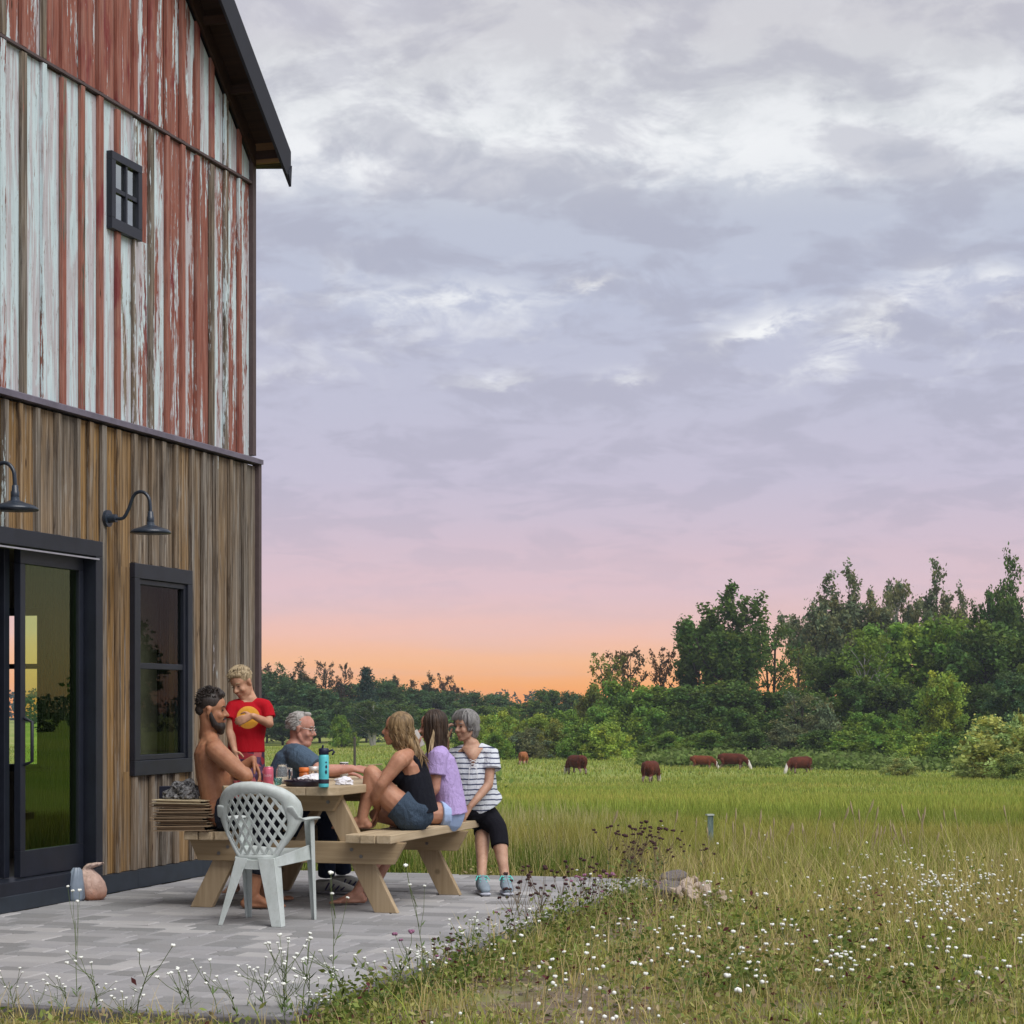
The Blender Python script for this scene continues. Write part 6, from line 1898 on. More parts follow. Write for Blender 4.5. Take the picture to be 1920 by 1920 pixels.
# ================================================================== cattle
def cow_mesh(head_down=1.0):
    m = MB()
    V3 = Vector
    # trunk along x, head at +x; withers height 1.28
    T = [V3((-0.82, 0, 1.02)), V3((-0.62, 0, 1.00)), V3((-0.25, 0, 0.92)), V3((0.15, 0, 0.90)), V3((0.50, 0, 0.93)), V3((0.72, 0, 0.98))]
    R_ = [(0.16, 0.20), (0.26, 0.29), (0.32, 0.36), (0.31, 0.37), (0.25, 0.34), (0.17, 0.25)]
    pts, rr = limb(m, T, R_); m.tube(pts, rr, side=(0, 1, 0), seg=18)
    m.ell((-0.62, 0.17, 0.98), (0.20, 0.12, 0.24)); m.ell((-0.62, -0.17, 0.98), (0.20, 0.12, 0.24))
    m.ell((0.52, 0.15, 0.85), (0.16, 0.10, 0.24)); m.ell((0.52, -0.15, 0.85), (0.16, 0.10, 0.24))
    m.ell((0.45, 0, 1.14), (0.22, 0.12, 0.12))
    N = [V3((0.66, 0, 1.0)), V3((0.95, 0, 0.82)), V3((1.12, 0, 0.58))]
    pts, rr = limb(m, N, [(0.14, 0.22), (0.11, 0.17), (0.09, 0.13)]); m.tube(pts, rr, side=(0, 1, 0), seg=14)
    Hd = [V3((1.08, 0, 0.60)), V3((1.20, 0, 0.42)), V3((1.28, 0, 0.22)), V3((1.31, 0, 0.14))]
    pts, rr = limb(m, Hd, [(0.11, 0.13), (0.105, 0.12), (0.075, 0.085), (0.065, 0.06)]); m.tube(pts, rr, side=(0, 1, 0), seg=14)
    for s in (1, -1):
        m.tube([V3((1.08, s * 0.09, 0.62)), V3((1.05, s * 0.20, 0.60)), V3((1.06, s * 0.25, 0.56))], [(0.03, 0.015), (0.045, 0.015), (0.02, 0.012)], seg=8)
        x = 0.55
        m.tube([V3((x, s * 0.17, 0.80)), V3((x + 0.01, s * 0.17, 0.52)), V3((x + 0.02, s * 0.165, 0.40)), V3((x + 0.01, s * 0.165, 0.12)), V3((x + 0.02, s * 0.165, 0.0))], [0.12, 0.075, 0.062, 0.045, 0.055], seg=10)
        m.tube([V3((-0.62, s * 0.18, 0.85)), V3((-0.56, s * 0.18, 0.60)), V3((-0.74, s * 0.175, 0.42)), V3((-0.72, s * 0.17, 0.14)), V3((-0.69, s * 0.17, 0.0))], [0.15, 0.105, 0.062, 0.045, 0.055], seg=10)
    m.ell((-0.42, 0, 0.60), (0.14, 0.12, 0.10))
    m.tube([V3((-0.93, 0, 1.16)), V3((-0.99, 0, 0.95)), V3((-0.99, 0.02, 0.62))], [0.035, 0.025, 0.022], seg=8)
    m.ell((-0.99, 0.02, 0.52), (0.04, 0.04, 0.11))
    return m.soft('cow', 0.022, 3)


def mat_cow(name, c1, c2, whiteface=True):
    t = NT(name)
    sep_ = t.n.new('ShaderNodeSeparateXYZ'); t.l.new(t.vec(), sep_.inputs[0])
    n = t.noise(t.vec(), 3, 4, 0.6); n2 = t.noise(t.vec((6, 6, 20)), 3, 3, 0.6)
    col = t.ramp(t.math('ADD', t.math('MULTIPLY', n, 0.6), t.math('MULTIPLY', n2, 0.4)), [(0.35, c1), (0.65, c2)])
    w = t.math('ADD', sep_.outputs[0], t.math('MULTIPLY', t.math('SUBTRACT', n, 0.5), 0.3))
    if whiteface:
        face = t.ramp(t.math('MULTIPLY', w, 0.5), [(0.56, 0), (0.575, 1)])
        belly = t.ramp(t.math('ADD', sep_.outputs[2], t.math('MULTIPLY', t.math('SUBTRACT', n, 0.5), 0.3)), [(0.28, 0), (0.33, 1), (0.50, 1), (0.56, 0)])
        col = t.mix(t.math('MAXIMUM', face, t.math('MULTIPLY', belly, 0.3)), col, (0.62, 0.58, 0.52))
    t.bump(n2, 0.3, 0.02)
    return t.done(col, 0.85, spec=0.2)


cme = cow_mesh()
M_cow = mat_cow('red_brown_hide', (0.09, 0.022, 0.010), (0.20, 0.055, 0.022))
M_cow2 = mat_cow('dark_red_hide', (0.05, 0.013, 0.008), (0.13, 0.032, 0.015))
M_calf = mat_cow('light_red_hide', (0.22, 0.07, 0.025), (0.36, 0.14, 0.05))


def cow(px, py, D, heading, scale, mat, label):
    """py = where the feet stand (hidden in the grass)"""
    x = (px - 960) / 3840 * D
    z = float(ground_z(x, D))
    me = cme.copy()
    o = link('cow', me, mat)
    o.location = (x, D, z - 0.24); o.rotation_euler = (0, 0, math.radians(heading)); o.scale = (scale,) * 3
    tag(o, label, 'cow', 'cattle grazing in the meadow')
    return o


def D_for(py):
    """distance at which the meadow shows at picture height py"""
    for D in np.arange(16, 900, 0.5):
        if 1316 + (CAM_H - float(ground_z(0, D))) / D * 3840 <= py: return D
    return 900


cow(982, 1452, 168, 78, 1.02, M_calf, 'light brown calf seen from behind, leftmost of the cattle')
cow(1081, 1474, 138, 118, 1.22, M_cow2, 'dark red cow with its tail swung out, second from the left')
cow(1221, 1487, 118, 68, 1.2, M_cow2, 'nearest red-brown cow, grazing alone in the middle of the meadow')
cow(1317, 1453, 160, -14, 1.0, M_cow, 'brown cow with a white face lowered right, beside a larger one')
cow(1373, 1455, 158, -22, 1.18, M_cow2, 'large dark red cow grazing in front of the pale green shrubs')
cow(1500, 1474, 142, 215, 1.12, M_cow2, 'white-faced cow facing left, rightmost of the cattle')

# ================================================================== fence posts
m = MB(); m.box(-0.035, 0.035, -0.02, 0.02, 0, 1.0)
t = NT('weathered_green_post')
n = t.noise(t.vec((1, 1, 0.3)), 40, 4, 0.6)
M_post = t.done(t.ramp(n, [(0.35, (0.05, 0.09, 0.085)), (0.65, (0.16, 0.22, 0.20))]), 0.7)
D = 19.0
x = (1332 - 960) / 3840 * D
zt = CAM_H - (1529 - 1316) / 3840 * D
zg = float(ground_z(x, D))
pe_ = empty('fence_post', (x, D, zg), 0.3, 'short green-grey metal post standing in the meadow', 'post')
hgt = zt - zg
MB().box(-0.028, 0.028, -0.004, 0.004, -0.2, hgt).box(-0.004, 0.004, 0.004, 0.034, -0.2, hgt - 0.01).obj('stake', M_post, pe_)
MB().box(-0.034, 0.034, -0.012, 0.04, hgt - 0.002, hgt + 0.012).obj('cap', plain('post_cap', (0.4, 0.45, 0.42), 0.5), pe_)
for i, (px, pt, D) in enumerate(((665, 1384, 110), (786, 1386, 120))):
    x = (px - 960) / 3840 * D; zg = float(ground_z(x, D)); zt = CAM_H - (pt - 1316) / 3840 * D
    o = MB().tube([(0, 0, -0.2), (0, 0, max(0.8, zt - zg))], 0.07, seg=8).obj('fence_post', plain('grey_post', (0.08, 0.07, 0.055), 0.9), None)
    o.location = (x, D, zg)
    tag(o, ['thin dark wooden fence post far off, left of the blonde woman', 'thin dark wooden fence post far off, behind the blonde woman'][i], 'post')

# ================================================================== stones by the patio corner
def rock_mesh(seed, lev=3, amp=0.35):
    import bmesh
    bm = bmesh.new(); bmesh.ops.create_icosphere(bm, subdivisions=lev, radius=1)
    for v in bm.verts:
        n = mnoise.noise(v.co * 1.3 + Vector((seed, 1, 2))); n2 = mnoise.noise(v.co * 4 + Vector((seed, 1, 2)))
        q = v.co.normalized() * (1 + amp * n + 0.08 * n2)
        v.co = Vector((round(q.x * 5) / 5 * 0.35 + q.x * 0.65, q.y, q.z))
    me = bpy.data.meshes.new('rock'); bm.to_mesh(me); bm.free()
    return me


M_rock = plain('dark_rock', (0.13, 0.115, 0.11), 0.9, 0, 0.45, 9, bump=0.6)
M_pale = plain('pale_stone', (0.42, 0.34, 0.28), 0.9, 0, 0.25, 12, bump=0.6)
DR = 13.6
for px, py, r, lab in ((1262, 1648, (0.115, 0.09, 0.06), 'dark flat-topped rock on the stone heap by the patio corner'), (1256, 1672, (0.12, 0.09, 0.075), 'brown rock at the base of the stone heap by the patio corner')):
    o = link('rock', rock_mesh(px * 0.1), M_rock); d_ = DR if py < 1660 else 13.35
    o.location = Q(px, py, d_); o.scale = r; o.rotation_euler = (0, 0, 1.0)
    tag(o, lab, 'rock')
rs = random.Random(6)
pst = rock_mesh(7.7, 2)
for k in range(44):
    a = rs.uniform(0, 1) ** 1.5
    D = rs.uniform(12.9, 13.9); px = 1275 + a * 90 + rs.uniform(-14, 14)
    x = (px - 960) / 3840 * D
    o = link('stone', pst if k == 0 else pst, None); o.data.materials.clear() if k == 0 else None
    if k == 0: pst.materials.append(M_pale)
    q = rs.uniform(0.022, 0.044)
    o.location = (x, D, float(ground_z(x, D)) + q * 0.5 + max(0, 0.12 - 0.12 * abs(a - 0.15)) * rs.random()); o.scale = (q * 1.4, q, q * 0.8); o.rotation_euler = (rs.random(), rs.random(), rs.uniform(0, 6))
    tag(o, 'small pale stone in the loose heap right of the patio corner', 'stone', 'pale stones heaped by the patio corner')
# ================================================================== trees and shrubs
def mat_leaf(name, transl=0.35):
    t = NT(name)
    a = t.attr('Col', 'GEOMETRY')
    oi = t.n.new('ShaderNodeObjectInfo')
    hv = t.n.new('ShaderNodeHueSaturation'); t.l.new(a.outputs['Color'], hv.inputs['Color'])
    tint = t.mix(1.0, hv.outputs[0], oi.outputs['Color'], 'MULTIPLY')
    hv.inputs['Hue'].default_value = 0.5
    t.l.new(t.math('ADD', 0.85, t.math('MULTIPLY', oi.outputs['Random'], 0.3)), hv.inputs['Value'])
    t.b.inputs['Roughness'].default_value = 0.75
    t.l.new(tint, t.b.inputs['Base Color']); t.b.inputs['Specular IOR Level'].default_value = 0.25
    tr = t.n.new('ShaderNodeBsdfTranslucent'); t.l.new(tint, tr.inputs[0])
    mx = t.n.new('ShaderNodeMixShader'); mx.inputs[0].default_value = transl
    t.l.new(t.b.outputs[0], mx.inputs[1]); t.l.new(tr.outputs[0], mx.inputs[2])
    t.l.new(mx.outputs[0], t.n['Material Output'].inputs[0])
    return t.mat


M_leaf = mat_leaf('leaf')
M_blade = mat_leaf('grass_blade', 0.3)
M_bark = mat_wood('bark', (0.035, 0.03, 0.025), (0.11, 0.095, 0.08), 2, 0.95, 12, False, 0.05)
M_birch = plain('pale_bark', (0.38, 0.36, 0.33), 0.9, 0, 0.3, 4)


def leaf_quads(P, size, rg, aspect=1.7, flat=0.0):
    """P (n,3) centres -> V,T of randomly turned leaf faces"""
    n = len(P)
    d = rg.normal(size=(n, 3)); d[:, 2] *= 0.6 + flat
    d /= np.linalg.norm(d, axis=1)[:, None]
    e = rg.normal(size=(n, 3)); e -= d * (e * d).sum(1)[:, None]; e /= np.linalg.norm(e, axis=1)[:, None]
    s = (size * rg.uniform(0.6, 1.4, n))[:, None]
    a, b = d * s * aspect * 0.5, e * s * 0.5
    V = np.stack([P - a, P + b - a * 0.1, P + a, P - b - a * 0.1], 1).reshape(-1, 3)
    i = np.arange(n) * 4
    return V, np.stack([i, i + 1, i + 2, i + 3], 1)


def crown(kind, seed):
    """unit-height tree (z 0..1). returns leaf mesh and trunk mesh"""
    rg = np.random.default_rng(seed); rd = random.Random(seed)
    tr = MB(); clumps = []
    K = dict(round=dict(n=150, w=0.36, z0=0.16, ls=0.024, per=70, cr=0.055),
             tall=dict(n=150, w=0.30, z0=0.10, ls=0.0155, per=34, cr=0.030),
             sparse=dict(n=70, w=0.30, z0=0.25, ls=0.022, per=34, cr=0.05),
             birch=dict(n=110, w=0.27, z0=0.28, ls=0.017, per=60, cr=0.042),
             conifer=dict(n=130, w=0.26, z0=0.06, ls=0.019, per=60, cr=0.04),
             pine=dict(n=44, w=0.42, z0=0.55, ls=0.020, per=50, cr=0.03),
             bush=dict(n=120, w=0.62, z0=0.0, ls=0.040, per=80, cr=0.10))[kind]
    tips = []
    if kind == 'bush':
        for k in range(K['n']):
            a = rd.uniform(0, 6.28); r = math.sqrt(rd.random()); z = rd.random()
            prof = math.sqrt(max(0, 1 - (z - 0.25) ** 2 / 0.6)) if z > 0.25 else 0.85 + 0.6 * z
            rr = r * K['w'] * prof * (1 + 0.25 * math.sin(a * 3 + seed) + 0.15 * math.sin(a * 5))
            tips.append((rr * math.cos(a), rr * math.sin(a), min(z * (0.85 + 0.2 * math.sin(a * 2 + seed)), 0.97)))
        for k in range(14):
            p = tips[rd.randrange(len(tips))]
            tr.tube([(p[0] * 0.1, p[1] * 0.1, -0.03), (p[0] * 0.5, p[1] * 0.5, p[2] * 0.6), p], [0.014, 0.008, 0.003], seg=4, caps=False)
    elif kind == 'conifer':
        tr.tube([(0, 0, -0.03), (0, 0, 0.5), (0, 0, 0.99)], [0.018, 0.011, 0.002], seg=6)
        for k in range(K['n']):
            z = 0.06 + 0.92 * (k / K['n']) ** 0.9
            L = K['w'] * (1 - z) ** 0.75 * rd.uniform(0.7, 1.1) + 0.015
            a = k * 2.4
            for q in (0.45, 0.75, 1.0): tips.append((L * q * math.cos(a), L * q * math.sin(a), z - 0.06 * q * L / K['w'] + 0.02 * q))
            if k % 3 == 0: tr.tube([(0, 0, z), (L * math.cos(a), L * math.sin(a), z - 0.03)], [0.005, 0.001], seg=3, caps=False)
    elif kind == 'pine':
        tr.tube([(0, 0, -0.03), (0.01, 0, 0.5), (0, 0, 0.95)], [0.022, 0.016, 0.004], seg=6)
        for k in range(K['n']):
            z = 0.5 + 0.47 * rd.random() ** 0.8; a = rd.uniform(0, 6.28)
            L = K['w'] * (0.5 + 0.5 * math.sin((z - 0.45) * 5.2)) * rd.uniform(0.6, 1)
            e = (L * math.cos(a), L * math.sin(a), z + 0.10 * L / K['w'])
            tr.tube([(0, 0, z - 0.05), (e[0] * 0.6, e[1] * 0.6, z - 0.01), e], [0.008, 0.005, 0.002], seg=3, caps=False)
            for q in (0.6, 0.8, 1.0): tips.append((e[0] * q, e[1] * q, z - 0.02 + 0.12 * L / K['w'] * q))
    elif kind == 'tall':
        tr.tube([(0, 0, -0.03), (0, 0, 0.35)], [0.02, 0.014], seg=6, caps=False)
        nl = 11
        for j in range(nl):
            a = j * 2.4 + rd.uniform(-0.4, 0.4); R_ = K['w'] * (0.0 if j == 0 else rd.uniform(0.35, 1.1)); ztop = 1.0 if j == 0 else rd.uniform(0.84, 1.0) - R_ * 0.75
            zb = rd.uniform(0.12, 0.35)
            L0 = Vector((0, 0, zb)); L1 = Vector((R_ * 0.7 * math.cos(a), R_ * 0.7 * math.sin(a), zb + (ztop - zb) * 0.5)); L2 = Vector((R_ * math.cos(a), R_ * math.sin(a), ztop))
            tr.tube([L0, L1, L2], [0.010, 0.006, 0.0015], seg=4, caps=False)
            nt = 15
            for q in range(nt):
                u = 0.12 + 0.88 * (q + 0.5) / nt
                p = (L0.lerp(L1, u * 2) if u < 0.5 else L1.lerp(L2, u * 2 - 1))
                b = rd.uniform(0, 6.28); ln = (0.15 * (1.1 - u) + 0.035) * rd.uniform(0.6, 1.3)
                e = p + Vector((math.cos(b) * ln, math.sin(b) * ln, ln * 0.75))
                tr.tube([p, e], [0.0028, 0.0008], seg=3, caps=False)
                tips += [tuple(p.lerp(e, w_)) for w_ in (0.35, 0.7, 1.0)]
    else:
        trunks = 1 if kind in ('round', 'tall') else rd.choice([2, 3])
        for tno in range(trunks):
            lx, ly = (rd.uniform(-0.07, 0.07), rd.uniform(-0.07, 0.07)) if trunks > 1 else (rd.uniform(-0.02, 0.02), 0)
            top = (lx * 1.8, ly * 1.8, rd.uniform(0.88, 0.97))
            tr.tube([(lx * 0.3, ly * 0.3, -0.03), (lx, ly, 0.4), (lx * 1.5, ly * 1.5, 0.7), top], [0.02, 0.014, 0.008, 0.002], seg=6)
            nb = K['n'] // (3 * trunks)
            for k in range(nb):
                z = K['z0'] + (0.95 - K['z0']) * (k + rd.random()) / nb
                u = (z - K['z0']) / (1 - K['z0'])
                if kind == 'round': env = math.sin(math.pi * min(1, 0.22 + 0.75 * u)) ** 0.6
                elif kind == 'tall': env = (0.7 + 0.5 * math.sin(u * 9 + seed)) * (1.05 - u) ** 0.6
                elif kind == 'birch': env = (0.9 + 0.35 * math.sin(u * 7 + seed)) * (1.08 - u) ** 0.55
                else: env = (0.8 + 0.5 * rd.random()) * (1.1 - u) ** 0.4
                a = k * 2.4 + rd.uniform(-0.5, 0.5) + tno * 2
                L = K['w'] * env * rd.uniform(0.65, 1.12)
                rise = rd.uniform(0.10, 0.30) * (1.2 if kind in ('tall', 'sparse', 'birch') else 0.7)
                bx, by = lx * (0.5 + z), ly * (0.5 + z)
                e = (bx + L * math.cos(a), by + L * math.sin(a), min(z + L * rise * 2.2, 1.0))
                s0 = (bx, by, max(z - 0.10, K['z0'] * 0.6))
                mid = tuple(s0[i] + (e[i] - s0[i]) * 0.55 + (0, 0, 0.015)[i] for i in range(3))
                tr.tube([s0, mid, e], [0.0075, 0.005, 0.0012], seg=4, caps=False)
                for q in (0.5, 0.78, 1.0):
                    tips.append(tuple(s0[i] + (e[i] - s0[i]) * q + rd.uniform(-0.03, 0.03) for i in range(3)))
    tips = np.array(tips)
    n = len(tips)
    per = K['per']
    if kind == 'conifer': per = 26
    if kind == 'pine': per = 16
    if n > 200 and kind != 'tall': per = max(12, per * 150 // n)
    if kind == 'tall': per = 24
    cs = K['cr'] * rg.uniform(0.6, 1.35, n)
    P = np.repeat(tips, per, 0) + rg.normal(size=(n * per, 3)) * np.repeat(cs, per)[:, None] * np.array([1, 1, 1.0 if kind in ('tall', 'birch') else 0.75]) * 0.62
    P[:, 2] = np.maximum(P[:, 2], 0.005)
    V, T = leaf_quads(P, K['ls'], rg, 1.5 if kind != 'tall' else 1.9)
    tone = np.repeat(rg.uniform(0.72, 1.3, n), per) * rg.uniform(0.75, 1.25, n * per)
    yel = np.repeat(rg.uniform(0, 1, n), per)
    C = np.ones((n * per, 4)); C[:, 0] = tone * (0.85 + 0.45 * yel); C[:, 1] = tone; C[:, 2] = tone * (1.1 - 0.4 * yel)
    C = np.repeat(C, 4, 0)
    return np_mesh(kind + '_crown', V, T, C), tr.mesh('trunk', True)


PROT = {}
for kind, seeds in (('round', (1, 2, 3)), ('tall', (4, 5, 6)), ('sparse', (7, 8)), ('birch', (9, 10)), ('conifer', (11,)), ('pine', (12,)), ('bush', (13, 14, 15))):
    for i, s in enumerate(seeds):
        c_, t_ = crown(kind, s)
        c_.materials.append(M_leaf); t_.materials.append(M_birch if kind == 'birch' else M_bark)
        PROT[kind, i] = (c_, t_)
PN = dict(round=3, tall=3, sparse=2, birch=2, conifer=1, pine=1, bush=3)
G_MID = (0.15, 0.26, 0.04); G_DARK = (0.085, 0.155, 0.032); G_BLUE = (0.075, 0.145, 0.055); G_LIGHT = (0.27, 0.38, 0.06); G_OLIVE = (0.18, 0.22, 0.045); G_GREY = (0.165, 0.205, 0.10)
rtree = random.Random(77)


def tree(kind, px, ytop, D, wpx, color, label, group=None, var=None, name=None, sink=0.0, parts=True):
    x = (px - 960) / 3840 * D
    zg = float(ground_z(x, D)) - sink
    H = CAM_H - (ytop - 1316) / 3840 * D - zg
    v = rtree.randrange(PN[kind]) if var is None else var
    me, tm = PROT[kind, v]
    base_w = dict(round=0.74, tall=0.50, sparse=0.60, birch=0.56, conifer=0.54, pine=0.85, bush=1.22)[kind]
    wid = (wpx / 3840 * D / base_w) if wpx else H
    nm = name or ('shrub' if kind == 'bush' else 'conifer_tree' if kind in ('conifer', 'pine') else 'leafy_tree')
    r = empty(nm, (x, D, zg), rtree.uniform(0, 6.28), label, 'shrub' if kind == 'bush' else 'tree', group)
    r.scale = (wid, wid, H)
    o = link('crown', me, None, r); o.color = tuple(color) + (1,)
    t_ = link('trunk' if kind != 'bush' else 'stems', tm, None, r)
    return r


def dn(py, dflt): return dflt


T = tree
ORD = ['first', 'second', 'third', 'fourth', 'fifth', 'sixth', 'seventh', 'eighth', 'ninth', 'tenth', 'eleventh', 'twelfth', 'thirteenth', 'fourteenth', 'fifteenth', 'sixteenth', 'seventeenth', 'eighteenth', 'nineteenth', 'twentieth', 'twenty-first', 'twenty-second', 'last']
UND = sorted([1110, 1170, 1235, 1300, 1370, 1440, 1505, 1215, 1290, 1365, 1432, 1500, 1545, 1600, 1660, 1715, 1830, 1690, 1620, 1840, 1330, 1120, 1060])
FOOT = sorted([1480, 1540, 1600, 1665, 1730, 1790, 1400, 1320, 1250])
FARL = sorted([480, 530, 580, 625, 672, 845, 890, 735, 440, 990])
# ---- right-hand wood
T('tall', 1374, 1098, 232, 150, G_DARK, 'tall dark tree with a pointed open crown, first big one right of the sunset gap', var=0)
T('round', 1310, 1168, 236, 110, G_DARK, 'dark broad tree leaning out left of the tall pointed one')
T('sparse', 1448, 1165, 240, 100, G_DARK, 'thin-leaved tree just right of the tall pointed one, sunset showing through')
T('sparse', 1500, 1210, 246, 80, G_OLIVE, 'slender gappy tree with the orange sky behind it')
T('tall', 1545, 1088, 250, 110, G_GREY, 'pale-leaved tall tree, left of the twin grey-green tops', var=1)
T('tall', 1592, 1072, 252, 120, G_GREY, 'tallest grey-green tree of the middle cluster', var=2)
T('tall', 1632, 1110, 250, 90, G_GREY, 'grey-green tree on the right flank of the middle cluster', var=0)
T('birch', 1690, 1094, 262, 90, G_GREY, 'airy tree with a thin top between the two tall groups', var=0)
T('tall', 1757, 1066, 258, 96, G_GREY, 'tall narrow grey-green tree standing above the dense green mass', var=1)
T('tall', 1800, 1110, 262, 80, G_GREY, 'slim tree right beside the tall narrow grey-green one', var=2)
T('tall', 1852, 1112, 240, 80, G_DARK, 'dark upright tree left of the highest top at the right edge', var=0)
T('tall', 1895, 1046, 238, 90, G_DARK, 'highest tree top, close to the right edge of the view', var=2)
T('tall', 1945, 1090, 238, 100, G_DARK, 'dark tree cut by the right edge of the view', var=1)
T('round', 1665, 1175, 222, 170, G_MID, 'broad bright green tree with drooping crown, in front of the tall cluster', var=0)
T('birch', 1625, 1200, 216, 110, G_MID, 'green birch with a pale forked trunk showing', var=1)
T('round', 1760, 1168, 224, 170, G_MID, 'wide green tree under the tall narrow one', var=1)
T('round', 1845, 1172, 218, 170, G_DARK, 'wide dark green tree right of the wide green one', var=2)
T('round', 1920, 1200, 214, 160, G_DARK, 'dark dense tree at the right edge under the highest top', var=0)
T('round', 1560, 1230, 226, 130, G_DARK, 'dark rounded tree below the grey-green cluster', var=1)
T('round', 1905, 1265, 190, 110, G_BLUE, 'blue-green rounded tree at the right edge above the pale bush', var=1)
T('round', 1768, 1262, 186, 92, G_LIGHT, 'small bright green tree standing in front of the dark wood', var=2)
T('sparse', 1180, 1216, 236, 80, (0.10, 0.075, 0.035), 'thin half-bare tree against the orange sky, left of the big wood', var=0)
T('sparse', 1142, 1232, 230, 84, G_OLIVE, 'small open-crowned tree at the left end of the big wood', var=1)
T('sparse', 1246, 1222, 244, 60, (0.11, 0.07, 0.035), 'reddish thin tree between the half-bare one and the dark broad one', var=1)
for i, (px, yt, D, w, c, k) in enumerate(((1110, 1290, 222, 90, G_OLIVE, 'bush'), (1170, 1283, 218, 120, G_MID, 'bush'), (1235, 1288, 216, 120, G_MID, 'round'), (1300, 1286, 214, 130, G_DARK, 'round'),
                                          (1370, 1280, 212, 130, G_DARK, 'round'), (1440, 1298, 214, 120, G_DARK, 'round'), (1505, 1296, 214, 110, G_DARK, 'round'), (1215, 1330, 205, 110, G_MID, 'bush'), (1290, 1335, 202, 110, G_DARK, 'bush'),
                                          (1365, 1330, 200, 120, G_DARK, 'bush'), (1432, 1338, 200, 110, G_DARK, 'bush'), (1500, 1300, 198, 90, G_GREY, 'sparse'), (1545, 1322, 196, 90, G_GREY, 'bush'), (1600, 1270, 206, 110, G_DARK, 'round'), (1660, 1285, 204, 110, G_DARK, 'round'),
                                          (1715, 1290, 204, 100, G_DARK, 'round'), (1830, 1290, 196, 110, G_DARK, 'round'), (1690, 1335, 192, 100, G_MID, 'bush'), (1620, 1340, 192, 100, G_MID, 'bush'), (1840, 1345, 184, 110, G_DARK, 'bush'), (1330, 1300, 230, 130, G_DARK, 'round'), (1120, 1330, 212, 100, G_MID, 'bush'), (1060, 1335, 216, 90, G_MID, 'bush'))):
    T(k, px, yt, D, w, c, '%s low %s in the dark understorey of the right-hand wood, counted from the left' % (ORD[UND.index(px)], 'shrub' if k == 'bush' else 'tree'), 'understorey of the right-hand wood', name='understorey_shrub' if k == 'bush' else None)
# fallen grey brush and fern bank in front
for i, (px, yt, D, w, c) in enumerate(((1480, 1362, 190, 90, G_GREY), (1540, 1372, 186, 110, G_DARK), (1600, 1374, 182, 120, G_MID), (1665, 1372, 178, 110, G_MID), (1730, 1378, 172, 100, G_LIGHT), (1790, 1376, 168, 100, G_MID), (1400, 1370, 192, 100, G_DARK), (1320, 1372, 194, 100, G_MID), (1250, 1374, 198, 90, G_MID))):
    T('bush', px, yt, D, w, c, '%s low spreading bush from the left along the foot of the right-hand wood' % ORD[FOOT.index(px)], 'low bushes along the foot of the wood')
# pale round bush at the right, nearer
T('bush', 1878, 1350, 118, 185, (0.36, 0.44, 0.14), 'large pale green rounded bush at the right edge of the meadow', var=0)
T('bush', 1915, 1345, 122, 90, (0.30, 0.38, 0.12), 'pale green bush cut by the right edge, behind the big rounded one', var=1)
T('bush', 1900, 1415, 108, 70, (0.22, 0.30, 0.09), 'smaller darker bush in front of the big rounded one', var=2)
T('bush', 1685, 1423, 132, 62, (0.30, 0.36, 0.12), 'low pale clump of weeds alone in the right meadow', var=1, name='weed_clump')
# ---- shrubs behind the women and left of the big wood
for i, (px, yt, D, w, c, lab) in enumerate(((905, 1344, 205, 80, G_LIGHT, 'light green shrub just right of the grey-haired woman'), (950, 1338, 208, 80, G_LIGHT, 'light green shrub, second right of the grey-haired woman'),
                                            (1000, 1342, 204, 90, G_LIGHT, 'light green shrub midway between the grey-haired woman and the big wood'), (1040, 1352, 196, 80, G_OLIVE, 'olive shrub near the left end of the big wood'),
                                            (985, 1368, 190, 90, G_GREY, 'grey-green shrub in front of the light green ones'), (930, 1374, 186, 70, G_MID, 'low shrub above the leftmost calf'), (1085, 1362, 190, 90, G_MID, 'mid green shrub below the sunset gap'),
                                            (1135, 1358, 188, 90, G_LIGHT, 'yellow-green shrub below the small open-crowned tree'))):
    T('bush', px, yt, D, w, c, lab)
for px, yt, D, w, lab in ((640, 1344, 250, 50, 'round green shrub right of the older man\'s head'), (870, 1372, 200, 60, 'low shrub behind the grey-haired woman')):
    T('bush', px, yt, D, w, G_MID, lab)
# ---- far wood on the left
T('round', 500, 1262, 300, 90, G_BLUE, 'dark green tree touching the barn corner')
T('sparse', 493, 1246, 306, 50, (0.10, 0.06, 0.035), 'thin reddish tree top beside the barn corner', var=0)
T('tall', 530, 1250, 304, 60, G_BLUE, 'pointed tree top, second from the barn corner', var=1)
T('tall', 562, 1242, 306, 56, (0.07, 0.075, 0.035), 'tall spiky tree top left of the two pines', var=2)
T('round', 552, 1278, 292, 110, G_BLUE, 'dense dark tree above the boy\'s shoulder', var=1)
T('round', 600, 1290, 288, 100, G_BLUE, 'dense dark tree behind the older man\'s head', var=2)
T('pine', 611, 1245, 330, 50, (0.045, 0.045, 0.025), 'dark pine with fanned branches, left of the pair')
T('pine', 646, 1249, 332, 42, (0.045, 0.042, 0.025), 'dark pine with fanned branches, right of the pair')
T('conifer', 687, 1252, 284, 76, (0.035, 0.075, 0.06), 'dark blue-green conical spruce rising from the far wood')
T('round', 660, 1284, 334, 90, G_BLUE, 'dark blue-green tree at the foot of the conical spruce', var=0)
T('round', 720, 1278, 340, 90, G_BLUE, 'dark tree right of the conical spruce', var=1)
T('tall', 738, 1268, 345, 50, (0.06, 0.07, 0.035), 'spiky tree top right of the conical spruce', var=0)
T('tall', 772, 1280, 350, 60, (0.06, 0.06, 0.035), 'small spiky top above the blonde woman\'s face', var=1)
T('round', 770, 1292, 344, 100, G_BLUE, 'dark rounded tree above the blonde woman', var=2)
